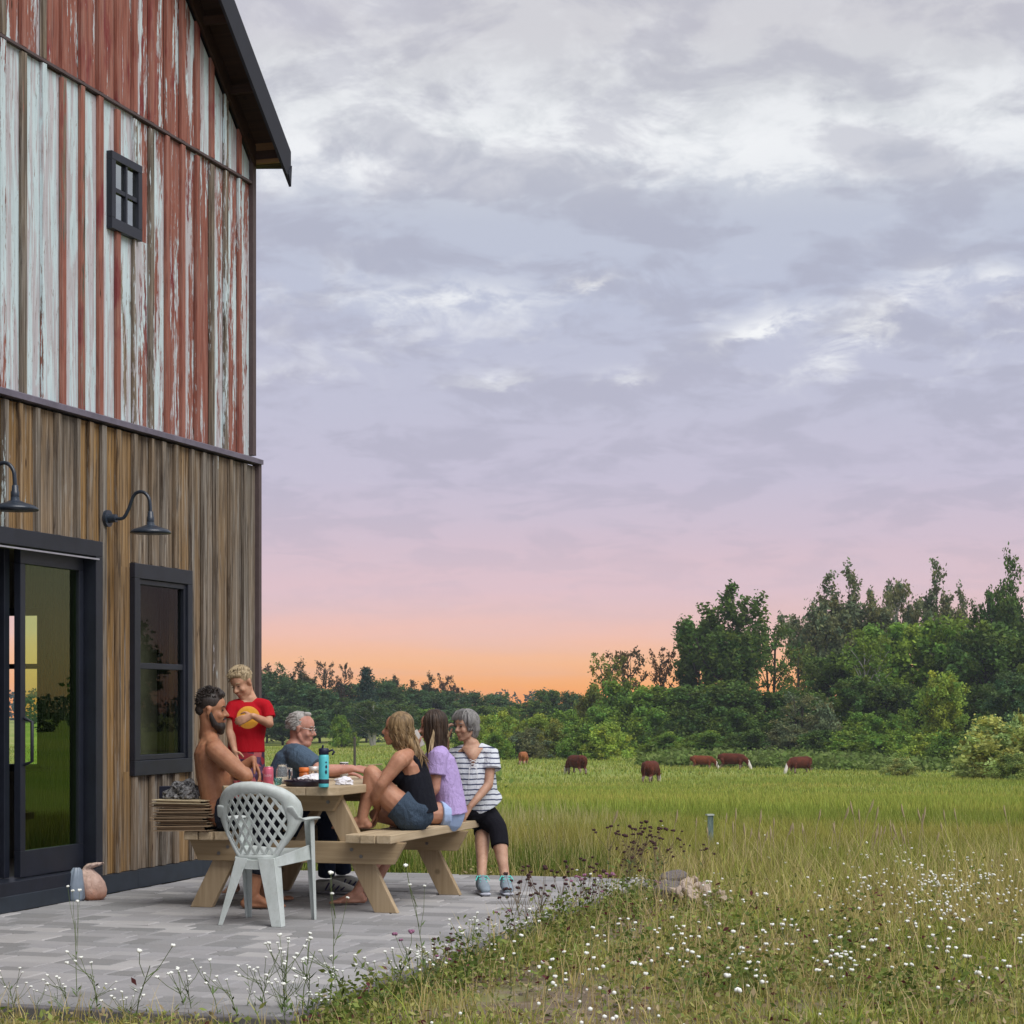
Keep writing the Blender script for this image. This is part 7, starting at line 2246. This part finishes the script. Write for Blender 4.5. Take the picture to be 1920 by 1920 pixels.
T('tall', 806, 1266, 350, 44, (0.06, 0.07, 0.035), 'tall round-topped tree above the gap between the women', var=2)
T('sparse', 836, 1268, 352, 44, (0.09, 0.06, 0.035), 'reddish thin tree above the long-haired girl', var=1)
T('round', 832, 1298, 346, 90, G_BLUE, 'dark tree above the long-haired girl', var=0)
T('round', 885, 1300, 360, 80, G_BLUE, 'low dark tree above the grey-haired woman', var=1)
T('sparse', 856, 1284, 356, 30, (0.08, 0.05, 0.03), 'tiny thin top just left of the grey-haired woman', var=0)
T('round', 930, 1302, 372, 80, G_BLUE, 'dark hazy tree right of the grey-haired woman', var=2)
T('round', 1030, 1296, 330, 70, G_DARK, 'dark green tree left of the sunset gap', var=0)
T('round', 1072, 1300, 326, 60, G_BLUE, 'low blue-green tree in the sunset gap', var=1)
T('birch', 700, 1314, 262, 100, (0.10, 0.17, 0.06), 'light green birch with pale trunks, behind the water bottle', var=0)
T('birch', 755, 1322, 266, 80, (0.09, 0.16, 0.055), 'light green birch right of the one behind the water bottle', var=1)
T('round', 800, 1330, 270, 90, G_MID, 'green tree behind the blonde woman\'s hair', var=2)
T('birch', 950, 1325, 285, 70, G_MID, 'green birch with white stems, left of the shrubs', var=0)
for i, (px, yt, D, w) in enumerate(((480, 1320, 282, 90), (530, 1325, 278, 100), (580, 1330, 276, 90), (625, 1318, 296, 80), (672, 1335, 290, 80), (845, 1330, 290, 90), (890, 1325, 300, 90), (735, 1335, 286, 80), (440, 1290, 300, 120), (990, 1318, 330, 80))):
    T('round', px, yt, D, w, G_BLUE if i % 3 else G_DARK, '%s dense low tree from the left at the foot of the far left wood' % ORD[FARL.index(px)], 'low trees at the foot of the far left wood')
# trees the door glass mirrors, off to the right, and more wood to both sides
for i in range(34):
    azm = math.radians(18 + i * 2.6 + rtree.uniform(-1, 1)); Dd = rtree.uniform(170, 240)
    x, y = Dd * math.sin(azm), Dd * math.cos(azm)
    H = rtree.uniform(9, 19)
    r = empty('leafy_tree', (x, y, float(ground_z(x, y))), rtree.uniform(0, 6), 'tree of the wood that runs on beyond the right edge of the view', 'tree', 'trees beyond the right edge')
    r.scale = (H * 0.9, H * 0.9, H)
    me, tm = PROT[('round', 'tall', 'round')[i % 3], i % 3]
    o = link('crown', me, None, r); o.color = tuple(rtree.choice([G_MID, G_DARK, G_BLUE])) + (1,)
    link('trunk', tm, None, r)


# distant wood along the skyline: reads as one mass
def distant_wood():
    rg = np.random.default_rng(5)
    Vs, Ts, Cs = [], [], []
    base_i = 0
    for D0, n, hmin, hmax in ((420, 170, 5, 9), (700, 260, 6, 12)):
        az = rg.uniform(-0.9, 1.6, n)
        for a in az:
            D = D0 * rg.uniform(0.93, 1.1)
            x, y = D * math.sin(a), D * math.cos(a)
            H = rg.uniform(hmin, hmax); w = rg.uniform(6, 12) * D0 / 500
            zg = float(ground_z(x, y))
            k = 300
            u = rg.normal(size=(k, 3)); u /= np.linalg.norm(u, axis=1)[:, None]
            P = u * (rg.uniform(0.5, 1.0, k) ** 0.5)[:, None] * [w / 2, w / 2, H * 0.6] + [x, y, zg + H * 0.45]
            P[:, 2] = np.maximum(P[:, 2], zg)
            V, T_ = leaf_quads(P, 0.75 * D0 / 500, rg, 1.2)
            c = np.array([0.036, 0.062, 0.045]) * rg.uniform(0.8, 1.3)
            C = np.ones((k, 4)); C[:, :3] = c * rg.uniform(0.75, 1.25, (k, 1))
            Vs.append(V); Ts.append(T_ + base_i); Cs.append(np.repeat(C, 4, 0)); base_i += len(V)
    me = np_mesh('distant_wood', np.concatenate(Vs), np.concatenate(Ts), np.concatenate(Cs))
    tag(link('distant_wood', me, M_leaf), 'distant line of dark trees along the whole skyline', None, None, 'stuff')


distant_wood()


# ================================================================== meadow grass
def lerp3(a, b, t): return np.asarray(a) * (1 - t) + np.asarray(b) * t


def blades(P, h, w, lean, cb, ct, rg, bend=0.5):
    """P (n,3) roots; h,w (n,), cb/ct (n,3) colours at base and tip"""
    n = len(P)
    az = rg.uniform(0, 2 * np.pi, n); face = rg.uniform(0, np.pi, n)
    L = np.stack([np.cos(az), np.sin(az), np.zeros(n)], 1) * (lean * h)[:, None]
    S = np.stack([np.cos(face), np.sin(face), np.zeros(n)], 1) * (w / 2)[:, None]
    up = np.zeros((n, 3)); up[:, 2] = h
    mid = P + L * 0.35 + up * 0.58; tip = P + L + up
    V = np.stack([P - S, P + S, mid + S * 0.8, mid - S * 0.8, tip], 1).reshape(-1, 3)
    i = np.arange(n) * 5
    T = np.concatenate([np.stack([i, i + 1, i + 2], 1), np.stack([i, i + 2, i + 3], 1), np.stack([i + 3, i + 2, i + 4], 1)])
    C = np.ones((n, 5, 4)); C[:, 0, :3] = cb; C[:, 1, :3] = cb; m = cb * 0.45 + ct * 0.55; C[:, 2, :3] = m; C[:, 3, :3] = m; C[:, 4, :3] = ct
    return V, T, C.reshape(-1, 4)


class Acc:
    def __init__(s): s.V = []; s.T = []; s.C = []; s.n = 0

    def add(s, V, T, C): s.V.append(V); s.T.append(T + s.n); s.C.append(C); s.n += len(V)

    def obj(s, name, label, mat=M_blade, **kw):
        me = np_mesh(name, np.concatenate(s.V), np.concatenate(s.T), np.concatenate(s.C))
        o = link(name, me, mat)
        return tag(o, label, None, None, 'stuff')


def noise2(x, y, f, seed=0.0):
    """cheap smooth noise 0..1"""
    v = np.sin(x * f * 1.7 + seed) * np.cos(y * f * 1.3 + seed * 2) + 0.6 * np.sin(x * f * 3.1 + y * f * 2.3 + seed * 3) + 0.4 * np.cos(x * f * 5.3 - y * f * 4.7 + seed)
    return np.clip(v / 4 + 0.5, 0, 1)


cosr, sinr = NX, UX


def on_patio(x, y, pad=0.0):
    dx, dy = x - CX, y - CY
    a = dx * NX + dy * NY; b = dx * UX + dy * UY
    return (a < A1 + pad) & (b > B0 - pad) & (b < B1 + pad)


def in_barn(x, y):
    dx, dy = x - CX, y - CY
    a = dx * NX + dy * NY; b = dx * UX + dy * UY
    return (a < 0.1) & (b < 0.1) & (a > -DEPTH)


GREEN = np.array([0.215, 0.265, 0.052]); LUSH = np.array([0.075, 0.15, 0.016]); GOLD = np.array([0.50, 0.38, 0.115]); OLV = np.array([0.29, 0.315, 0.055]); STRAW = np.array([0.60, 0.50, 0.29])


def scatter(n, y0, y1, half, rg, power=1.0):
    y = y0 + (y1 - y0) * rg.random(n) ** power
    x = (rg.random(n) * 2 - 1) * half * y
    return x, y


def meadow():
    rg = np.random.default_rng(21)
    ac = Acc()
    # (count, y0, y1, half width per distance, height, width)
    for n, y0, y1, hw, h0, wd in ((80000, 15.0, 22, 0.29, 0.22, 0.006), (60000, 22, 34, 0.29, 0.22, 0.009), (60000, 34, 65, 0.29, 0.28, 0.016), (60000, 65, 130, 0.29, 0.36, 0.034), (50000, 130, 260, 0.29, 0.40, 0.075)):
        x, y = scatter(n, y0, y1, hw, rg, 0.85)
        ok = ~on_patio(x, y, 0.03) & ~in_barn(x, y)
        x, y = x[ok], y[ok]; n = len(x)
        dry = noise2(x, y, 0.16, 1.0) * 0.6 + noise2(x, y, 0.7, 4.0) * 0.4
        edge = np.clip(1 - (y - 15) / 7, 0, 1)
        px = x / y * 3840 + 960
        dryw = np.clip((dry - 0.49) * 3.4 + edge * 0.5, 0, 1)[:, None]
        near_lush = np.exp(-((y - 15.2) / 0.75) ** 2) * np.clip((1180 - px) / 60, 0, 1)
        dryw = dryw * (1 - near_lush[:, None])
        P = np.stack([x, y, ground_z(x, y) - 0.01], 1)
        h = h0 * rg.uniform(0.5, 1.25, n) * (1 + 0.9 * edge * np.clip((1280 - px) / 200, 0.0, 1)) * (1 - 0.35 * near_lush) * (1 - 0.35 * np.clip((y - 30) / 60, 0, 1))
        cb = lerp3(GREEN, LUSH, rg.random(n)[:, None])
        ct = lerp3(GREEN * 1.15, OLV, rg.random(n)[:, None])
        ct = ct * (1 - dryw * 0.75) + GOLD * dryw * 0.75
        cb = cb * (1 - dryw * 0.35) + OLV * dryw * 0.35
        cb = cb * (1 - near_lush[:, None]) + LUSH * 0.6 * near_lush[:, None]; ct = ct * (1 - near_lush[:, None] * 0.8) + np.array([0.10, 0.19, 0.02]) * near_lush[:, None] * 0.8
        st_ = np.exp(-(((px - 1290) / 75) ** 2 + ((y - 15.2) / 0.9) ** 2))
        h = h * (1 - 0.85 * st_)
        j = rg.uniform(0.75, 1.3, (n, 1)) * (1.22 if y0 >= 34 else 1.0)
        V, T_, C = blades(P, h, wd * rg.uniform(0.6, 1.4, n), rg.uniform(0.05, 0.5, n), cb * j, ct * j, rg)
        ac.add(V, T_, C)
    # seed stalks standing above the turf near the patio's far side
    n = 9000
    x, y = scatter(n, 14.9, 30, 0.29, rg, 1.3)
    ok = ~on_patio(x, y, 0.05) & ~in_barn(x, y); x, y = x[ok], y[ok]; n = len(x)
    P = np.stack([x, y, ground_z(x, y)], 1)
    V, T_, C = blades(P, rg.uniform(0.22, 0.50, n) * (0.45 + 0.55 * np.clip((1280 - (x / y * 3840 + 960)) / 200, 0, 1)), np.full(n, 0.004) * (y / 15), rg.uniform(0.05, 0.3, n), np.tile(OLV, (n, 1)), np.tile(STRAW, (n, 1)) * rg.uniform(0.7, 1.1, (n, 1)), rg)
    ac.add(V, T_, C)
    ac.obj('meadow_grass', 'green and golden meadow grass running back to the woods')


meadow()


def foreground():
    rg = np.random.default_rng(33)
    ac = Acc()
    n = 130000
    x, y = scatter(n, 7.6, 16.0, 0.285, rg, 0.9)
    dirt = noise2(x, y, 1.3, 2.0) * 0.6 + noise2(x, y, 3.7, 5.0) * 0.4
    px = x / y * 3840 + 960; py = 1316 + 1.3 * 3840 / y
    # bare sandy patches: in front of the patio edge and along the bottom
    bare = np.exp(-(((px - 1090) / 160) ** 2 + ((py - 1885) / 45) ** 2)) + np.exp(-(((px - 1165) / 60) ** 2 + ((py - 1752) / 38) ** 2)) + np.exp(-(((px - 250) / 260) ** 2 + ((py - 1912) / 14) ** 2)) + 0.8 * np.exp(-(((px - 900) / 120) ** 2 + ((py - 1830) / 24) ** 2)) + np.exp(-(((px - 1300) / 80) ** 2 + ((py - 1702) / 26) ** 2)) + 0.8 * np.exp(-(((px - 1370) / 90) ** 2 + ((py - 1765) / 14) ** 2)) + 0.7 * np.exp(-(((px - 1560) / 150) ** 2 + ((py - 1890) / 16) ** 2))
    keep = (rg.random(len(x)) > np.clip((dirt - 0.44) * 3.4, 0, 0.9)) & (rg.random(len(x)) > np.clip(bare * 1.7, 0, 0.985)) & ~on_patio(x, y, 0.02) & ~in_barn(x, y)
    x, y, px, dirt = x[keep], y[keep], px[keep], dirt[keep]; n = len(x)
    P = np.stack([x, y, ground_z(x, y) - 0.01], 1)
    right = np.clip((px - 1000) / 600, 0, 1); back = np.clip((y - 9) / 5, 0, 1)
    h = rg.gamma(2.2, 0.045, n) * (0.42 + 0.55 * right * back + 0.35 * back) + 0.015
    dry = np.clip((noise2(x, y, 0.9, 7.0) - 0.38) * 2.6 + 0.35 * right * back + 0.12, 0, 1)[:, None]
    mix1 = rg.random((n, 1))
    cb = lerp3(LUSH * 1.1, OLV, mix1); ct = lerp3(GREEN * 1.2, OLV * 1.15, rg.random((n, 1)))
    ct = ct * (1 - dry * 0.8) + lerp3(GOLD, STRAW, rg.random((n, 1))) * dry * 0.8
    cb = cb * (1 - dry * 0.4) + GOLD * 0.6 * dry * 0.4
    j = rg.uniform(0.7, 1.3, (n, 1))
    V, T_, C = blades(P, h, rg.uniform(0.003, 0.008, n), rg.uniform(0.1, 0.9, n), cb * j, ct * j, rg)
    ac.add(V, T_, C)
    # broad weed leaves close to the ground
    n = 95000
    x, y = scatter(n, 7.6, 15.5, 0.285, rg, 0.9)
    m_ = noise2(x, y, 2.6, 9.0)
    px = x / y * 3840 + 960; py = 1316 + 1.3 * 3840 / y
    bare = np.exp(-(((px - 1090) / 160) ** 2 + ((py - 1885) / 45) ** 2)) + np.exp(-(((px - 1165) / 60) ** 2 + ((py - 1752) / 38) ** 2))
    ok = (rg.random(n) < np.clip((m_ - 0.38) * 3, 0.08, 1)) & (rg.random(n) > np.clip(bare, 0, 0.93)) & ~on_patio(x, y, 0.0) & ~in_barn(x, y)
    x, y = x[ok], y[ok]; n = len(x)
    Pz = ground_z(x, y) + np.abs(rg.normal(size=n)) * 0.045 + 0.01
    V, T4 = leaf_quads(np.stack([x, y, Pz], 1), 0.014, rg, 2.2)
    T_ = np.concatenate([T4[:, :3], T4[:, [0, 2, 3]]])
    c = lerp3(np.array([0.12, 0.20, 0.035]), np.array([0.34, 0.32, 0.11]), rg.random((n, 1))) * rg.uniform(0.7, 1.25, (n, 1))
    tan = (rg.random(n) < 0.2)[:, None]
    c = np.where(tan, lerp3(np.array([0.20, 0.15, 0.08]), np.array([0.42, 0.34, 0.20]), rg.random((n, 1))), c)
    red = (rg.random(n) < 0.04)[:, None]
    c = np.where(red, np.array([0.10, 0.03, 0.03]), c)
    C = np.ones((n, 4)); C[:, :3] = c
    ac.add(V, T_, np.repeat(C, 4, 0))
    # leafy dark weeds crowding the slanting patio edge
    rd = random.Random(91)
    PP, CC = [], []
    for k in range(230):
        t_ = rd.random(); q = rd.random()
        px = 560 + 640 * t_ + rd.uniform(-10, 60); py = 1908 - (px - 560) * 0.382 + abs(rd.gauss(0, 30)) + 14
        if k > 100: px = rd.gauss(1500, 260); py = rd.uniform(1700, 1915)
        D = 1.31 * 3840 / (py - 1316); xx = (px - 960) / 3840 * D
        if on_patio(np.array(xx), np.array(D), 0.01): continue
        hh = rd.uniform(0.06, 0.20) * (1.3 if px > 1000 else 1.0); m_ = 46
        g = rg.normal(size=(m_, 3)) * [0.045, 0.045, hh * 0.35] + [xx, D, float(ground_z(xx, D)) + hh * 0.5]
        g[:, 2] = np.maximum(g[:, 2], float(ground_z(xx, D)) + 0.005)
        PP.append(g); c0 = lerp3(np.array([0.07, 0.12, 0.022]), np.array([0.22, 0.25, 0.06]), rd.random() ** 1.3)
        cc_ = np.ones((m_, 4)); cc_[:, :3] = c0 * rg.uniform(0.7, 1.3, (m_, 1))
        rr_ = rg.random(m_) < 0.05; cc_[rr_, :3] = [0.10, 0.025, 0.03]
        CC.append(cc_)
    V, T4 = leaf_quads(np.concatenate(PP), 0.015, rg, 2.0)
    ac.add(V, np.concatenate([T4[:, :3], T4[:, [0, 2, 3]]]), np.repeat(np.concatenate(CC), 4, 0))
    # dead stalks
    n = 8200
    x, y = scatter(n, 7.8, 17, 0.285, rg, 1.0); ok = ~on_patio(x, y, 0.0) & ~in_barn(x, y); x, y = x[ok], y[ok]; n = len(x)
    P = np.stack([x, y, ground_z(x, y)], 1)
    V, T_, C = blades(P, rg.uniform(0.12, 0.42, n) * (0.5 + 0.5 * np.clip((y - 8.5) / 4, 0, 1)), np.full(n, 0.0035), rg.uniform(0.05, 0.7, n), np.tile(GOLD * 0.8, (n, 1)), np.tile(STRAW, (n, 1)) * rg.uniform(0.6, 1.2, (n, 1)), rg)
    ac.add(V, T_, C)
    ac.obj('foreground_weeds', 'rough mix of short grass, weeds and straw in the foreground')


foreground()

# gravel and clods on the bare ground
rg_ = np.random.default_rng(8)
n = 7000
xg, yg = scatter(n, 7.6, 14.5, 0.285, rg_, 0.8)
ok = ~on_patio(xg, yg, 0.01) & ~in_barn(xg, yg); xg, yg = xg[ok], yg[ok]; n = len(xg)
oc = np.array([[1, 0, 0], [-1, 0, 0], [0, 1, 0], [0, -1, 0], [0, 0, 0.7], [0, 0, -0.7]]); of = np.array([[0, 2, 4], [2, 1, 4], [1, 3, 4], [3, 0, 4], [2, 0, 5], [1, 2, 5], [3, 1, 5], [0, 3, 5]])
sz = rg_.gamma(2.0, 0.0032, n) + 0.003
V = (oc[None] * rg_.uniform(0.6, 1.4, (n, 6, 3)) * sz[:, None, None] + np.stack([xg, yg, ground_z(xg, yg)], 1)[:, None]).reshape(-1, 3)
T_ = (of[None] + (np.arange(n) * 6)[:, None, None]).reshape(-1, 3)
cc = np.ones((n, 4)); cc[:, :3] = np.array([0.30, 0.25, 0.20]) * rg_.uniform(0.5, 1.4, (n, 1))
tag(link('gravel', np_mesh('gravel', V, T_, np.repeat(cc, 6, 0)), M_blade), 'loose gravel and clods on the bare sandy patches', None, None, 'stuff')

# low pale fern-like weeds in the meadow behind the cattle
rgw = np.random.default_rng(17)
pts_, cols_ = [], []
for px0, px1, yt, D0, D1, n in ((1240, 1500, 1395, 172, 190, 300), (1500, 1800, 1390, 160, 180, 260), (690, 900, 1385, 85, 120, 220), (1200, 1620, 1405, 165, 176, 200)):
    D = rgw.uniform(D0, D1, n); px = rgw.uniform(px0, px1, n)
    x = (px - 960) / 3840 * D
    z = ground_z(x, D)
    for i in range(n):
        r = rgw.uniform(0.35, 0.75)
        q = rgw.normal(size=(36, 3)) * [r * 0.7, r * 0.7, r * 0.45] + [x[i], D[i], z[i] + r * 0.75]
        pts_.append(q); c = lerp3(np.array([0.12, 0.20, 0.035]), np.array([0.20, 0.26, 0.07]), rgw.random())
        cols_.append(np.tile(np.append(c, 1), (36, 1)) * np.append(np.repeat(rgw.uniform(0.75, 1.25), 3), 1))
Pw = np.concatenate(pts_); Cw = np.concatenate(cols_)
V, T4 = leaf_quads(Pw, 0.26, rgw, 1.6)
tag(link('tall_weeds', np_mesh('tall_weeds', V, T4, np.repeat(Cw, 4, 0)), M_leaf), 'bands of pale tall weeds at the back of the meadow', None, None, 'stuff')

# ================================================================== wildflowers
M_stem = plain('flower_stem', (0.11, 0.15, 0.05), 0.8)
M_stem2 = plain('dry_stem', (0.16, 0.12, 0.07), 0.8)
M_petal = plain('white_petal', (0.78, 0.80, 0.74), 0.8, 0, 0.06)
M_seed = plain('dark_seedhead', (0.050, 0.018, 0.018), 0.9)
M_pinkf = plain('mauve_flower', (0.28, 0.12, 0.20), 0.9)
M_lf = plain('stem_leaf', (0.085, 0.14, 0.035), 0.8)


def flower_proto(seed, heads, h, hr, petal, stemmat, spread=0.10, leaves=6):
    rd = random.Random(seed)
    st = MB(); fl = MB(); lf = MB()
    top = (rd.uniform(-0.06, 0.06), rd.uniform(-0.06, 0.06), h * 0.72)
    st.tube([(0, 0, -0.03), (top[0] * 0.3, top[1] * 0.3, h * 0.35), top], [0.0024, 0.0019, 0.0014], seg=5, caps=False)
    for k in range(heads):
        a = rd.uniform(0, 6.28); r = spread * rd.uniform(0.2, 1) if heads > 1 else 0.01
        e = (top[0] + r * math.cos(a), top[1] + r * math.sin(a), h * rd.uniform(0.78, 1.0))
        z0 = h * rd.uniform(0.35, 0.68)
        s0 = (top[0] * z0 / h, top[1] * z0 / h, z0)
        st.tube([s0, ((s0[0] + e[0]) / 2 + 0.008 * math.cos(a), (s0[1] + e[1]) / 2 + 0.008 * math.sin(a), (s0[2] + e[2]) / 2), e], [0.0014, 0.0012, 0.001], seg=4, caps=False)
        q = hr * rd.uniform(0.7, 1.2)
        for j in range(5):
            b = j * 1.257 + rd.random()
            fl.ell((e[0] + q * 0.5 * math.cos(b), e[1] + q * 0.5 * math.sin(b), e[2] + rd.uniform(-0.15, 0.25) * q), (q * 0.55, q * 0.55, q * 0.55), None, 6, 4)
    for k in range(leaves):
        z = h * rd.uniform(0.05, 0.6); a = rd.uniform(0, 6.28); L = rd.uniform(0.03, 0.07)
        b = Vector((top[0] * z / h, top[1] * z / h, z)); d = Vector((math.cos(a), math.sin(a), 0.6)).normalized(); s = Vector((-d.y, d.x, 0)) * 0.006
        lf.add([b, b + d * L * 0.5 + s, b + d * L, b + d * L * 0.5 - s], [(0, 1, 2, 3)])
    return st.mesh('stem', True), fl.mesh('flower_heads', True), (lf.mesh('leaf') if lf.v else None)


FP = {}
for i in range(4): FP['field', i] = flower_proto(150 + i, (1, 2, 3, 1)[i], (0.17, 0.22, 0.20, 0.26)[i], 0.0115, M_petal, M_stem, 0.07, 3)
for i in range(6): FP['white', i] = flower_proto(100 + i, (3, 5, 4, 6, 2, 5)[i], (0.24, 0.30, 0.20, 0.27, 0.33, 0.24)[i], 0.0085, M_petal, M_stem)
for i in range(4): FP['seed', i] = flower_proto(200 + i, (3, 5, 4, 7)[i], (0.30, 0.36, 0.26, 0.42)[i], 0.0125, M_seed, M_stem2, 0.12, 9)
for i in range(2): FP['mauve', i] = flower_proto(300 + i, 3, 0.26, 0.012, M_pinkf, M_stem, 0.08, 10)
for i in range(2): FP['tall', i] = flower_proto(400 + i, 4, 0.66, 0.010, M_petal, M_stem, 0.07, 10)
for i in range(2): FP['morning', i] = flower_proto(500 + i, 1, 0.15, 0.020, M_petal, M_stem, 0.02, 8)
for (k, i), (a_, b_, c_) in FP.items():
    a_.materials.append(M_stem2 if k == 'seed' else M_stem); b_.materials.append({'seed': M_seed, 'mauve': M_pinkf}.get(k, M_petal))
    if c_: c_.materials.append(M_lf)
rf_ = random.Random(55)


def plant(kind, x, y, sc, name, label, cat, group, parts=True):
    i = rf_.randrange(len([1 for k in FP if k[0] == kind]))
    st, fl, lf = FP[kind, i]
    z = float(ground_z(x, y))
    r = empty(name, (x, y, z), rf_.uniform(0, 6.28), label, cat, group)
    r.rotation_euler = (rf_.uniform(-0.15, 0.15), rf_.uniform(-0.15, 0.15), rf_.uniform(0, 6.28))
    r.scale = (sc,) * 3
    link('stem', st, None, r); tag(link('flower_heads', fl, None, r), kind='stuff')
    if lf and parts: tag(link('leaves', lf, None, r), kind='stuff')
    return r


def ground_at(px, py, h=0.0):
    D = (CAM_H + 0.06) * 3840 / (py - 1316)
    return (px - 960) / 3840 * D, D


# along the near edge of the patio and its right side
for k in range(32):
    px = rf_.choice([rf_.uniform(0, 250), rf_.uniform(250, 460), rf_.uniform(460, 660), rf_.uniform(520, 640)]); py = rf_.uniform(1893, 1925)
    x, y = ground_at(px, py)
    if on_patio(x, y, 0.0): y -= 0.25
    plant('white', x, y, rf_.uniform(0.55, 1.25), 'white_wildflower', 'white-headed wildflower on thin stems in front of the near patio edge', 'wildflower', 'white wildflowers at the near patio edge')
for k in range(52):
    t_ = rf_.random(); px = 600 + 560 * t_ + rf_.uniform(0, 90); py = 1893 - (px - 600) * 0.385 + rf_.uniform(12, 60)
    x, y = ground_at(px, py)
    if on_patio(x, y, 0.02): continue
    plant(rf_.choice(['white', 'white', 'seed', 'mauve']), x, y, rf_.uniform(0.6, 1.1), 'edge_wildflower', 'mixed white, mauve and brown-headed wildflower beside the slanting patio edge', 'wildflower', 'wildflowers beside the slanting patio edge')
for px, py, lab in ((618, 1900, 'tallest white wildflower in front of the armchair, reaching over the patio'), (800, 1868, 'tall white wildflower standing alone right of the armchair'), (145, 1896, 'tall white wildflower at the lower left, in front of the door')):
    x, y = ground_at(px, py); plant('tall', x, y, 0.95 if px != 145 else 0.8, 'tall_wildflower', lab, 'wildflower', None)
# dark seedheads by the patio's far corner
for k in range(22):
    px = rf_.gauss(1208, 42); py = rf_.uniform(1642, 1672)
    x, y = ground_at(px, py)
    plant('seed', x, y, rf_.uniform(0.8, 1.35), 'seedhead_plant', 'dark brown seedheads on thin stalks behind the far patio corner', 'seedhead plant', 'dark seedheads at the far patio corner')
for k in range(14):
    px = rf_.uniform(960, 1100); py = 1893 - (px - 600) * 0.385 + rf_.uniform(20, 44)
    x, y = ground_at(px, py)
    plant('seed', x, y, rf_.uniform(0.7, 1.1), 'seedhead_plant', 'dark brown seedheads beside the slanting edge of the patio', 'seedhead plant', 'dark seedheads along the slanting patio edge')
# the field on the right
for k in range(190):
    if k < 110: px = rf_.gauss(1560, 230); py = rf_.uniform(1690, 1915)
    elif k < 170: px = rf_.gauss(1770, 90); py = rf_.gauss(1672, 26)
    else: px = rf_.uniform(950, 1300); py = rf_.uniform(1780, 1915)
    if px > 1960 or px < 900 or py < 1610: px = rf_.uniform(1300, 1900); py = rf_.uniform(1700, 1900)
    x, y = ground_at(px, py)
    if on_patio(x, y, 0.02): continue
    plant('field', x, y, rf_.uniform(0.7, 1.05), 'white_wildflower', 'white-headed wildflower in the rough field right of the patio', 'wildflower', 'white wildflowers in the right-hand field', False)
for px, py, lab in ((1188, 1858, 'large round white bloom low in the centre foreground'), (1390, 1872, 'white bloom at the bottom right of the centre'), (1398, 1912, 'white bloom lowest in the view right of centre'), (1850, 1876, 'white bloom near the lower right corner')):
    x, y = ground_at(px, py + 12); plant('morning', x, y, 1.0, 'white_bindweed', lab, 'wildflower', None)
# the rest of the white blossom in the field: too many and too small to count
Pf = []
for px, py, n, sx_, sy_ in ((1760, 1655, 190, 110, 24), (1560, 1780, 30, 230, 70), (1100, 1870, 30, 120, 40), (1350, 1600, 40, 300, 30), (980, 1560, 24, 60, 14)):
    for _ in range(n):
        a, b = rf_.gauss(px, sx_), rf_.gauss(py, sy_)
        if b < 1530: continue
        D = (CAM_H + 0.06 - 0.22) * 3840 / (b - 1316) if b > 1600 else None
        if D is None:
            D = 16 + (1600 - b) / 70 * 12
        x = (a - 960) / 3840 * D
        if on_patio(np.array(x), np.array(D), 0.02): continue
        Pf.append((x, D, float(ground_z(x, D)) + rf_.uniform(0.10, 0.22)))
m = MB()
for p in Pf:
    q = rf_.uniform(0.006, 0.011) * (1.0 if p[1] < 14 else 1.3)
    m.ell(p, (q, q, q * 0.85), None, 5, 3)
tag(m.obj('small_blossom', M_petal, None, True), 'countless tiny white blossoms scattered through the field', None, None, 'stuff')
# straw-coloured tall stalks on the right
m = MB()
for k in range(46):
    px = rf_.gauss(1600, 170); D = rf_.uniform(15, 18); x = (px - 960) / 3840 * D; z = float(ground_z(x, D)); h = rf_.uniform(0.3, 0.55)
    dx = rf_.uniform(-0.08, 0.12)
    m.tube([(x, D, z), (x + dx * 0.4, D, z + h * 0.6), (x + dx, D, z + h)], [0.003, 0.0025, 0.002], seg=4, caps=False)
    m.tube([(x + dx * 0.8, D, z + h * 0.82), (x + dx, D, z + h * 0.93), (x + dx * 1.1, D, z + h * 1.03)], [0.004, 0.008, 0.002], seg=5, caps=False)
tag(m.obj('straw_stalks', plain('straw', (0.36, 0.29, 0.17), 0.9), None, True), 'pale straw seed stalks rising from the field on the right', None, None, 'stuff')

# ================================================================== thin evening haze
hz_m = bpy.data.materials.new('haze'); hz_m.use_nodes = True
hn = hz_m.node_tree.nodes; hn.clear()
pv = hn.new('ShaderNodeVolumePrincipled'); ho = hn.new('ShaderNodeOutputMaterial')
pv.inputs['Color'].default_value = (0.72, 0.80, 0.92, 1); pv.inputs['Density'].default_value = 0.0002; pv.inputs['Anisotropy'].default_value = 0.0
hz_m.node_tree.links.new(pv.outputs[0], ho.inputs['Volume'])
tag(MB().box(-1100, 1100, -1100, 1100, -10.0, 24.0).obj('haze', hz_m), 'thin blue evening haze over the meadow and woods', None, None, 'stuff')
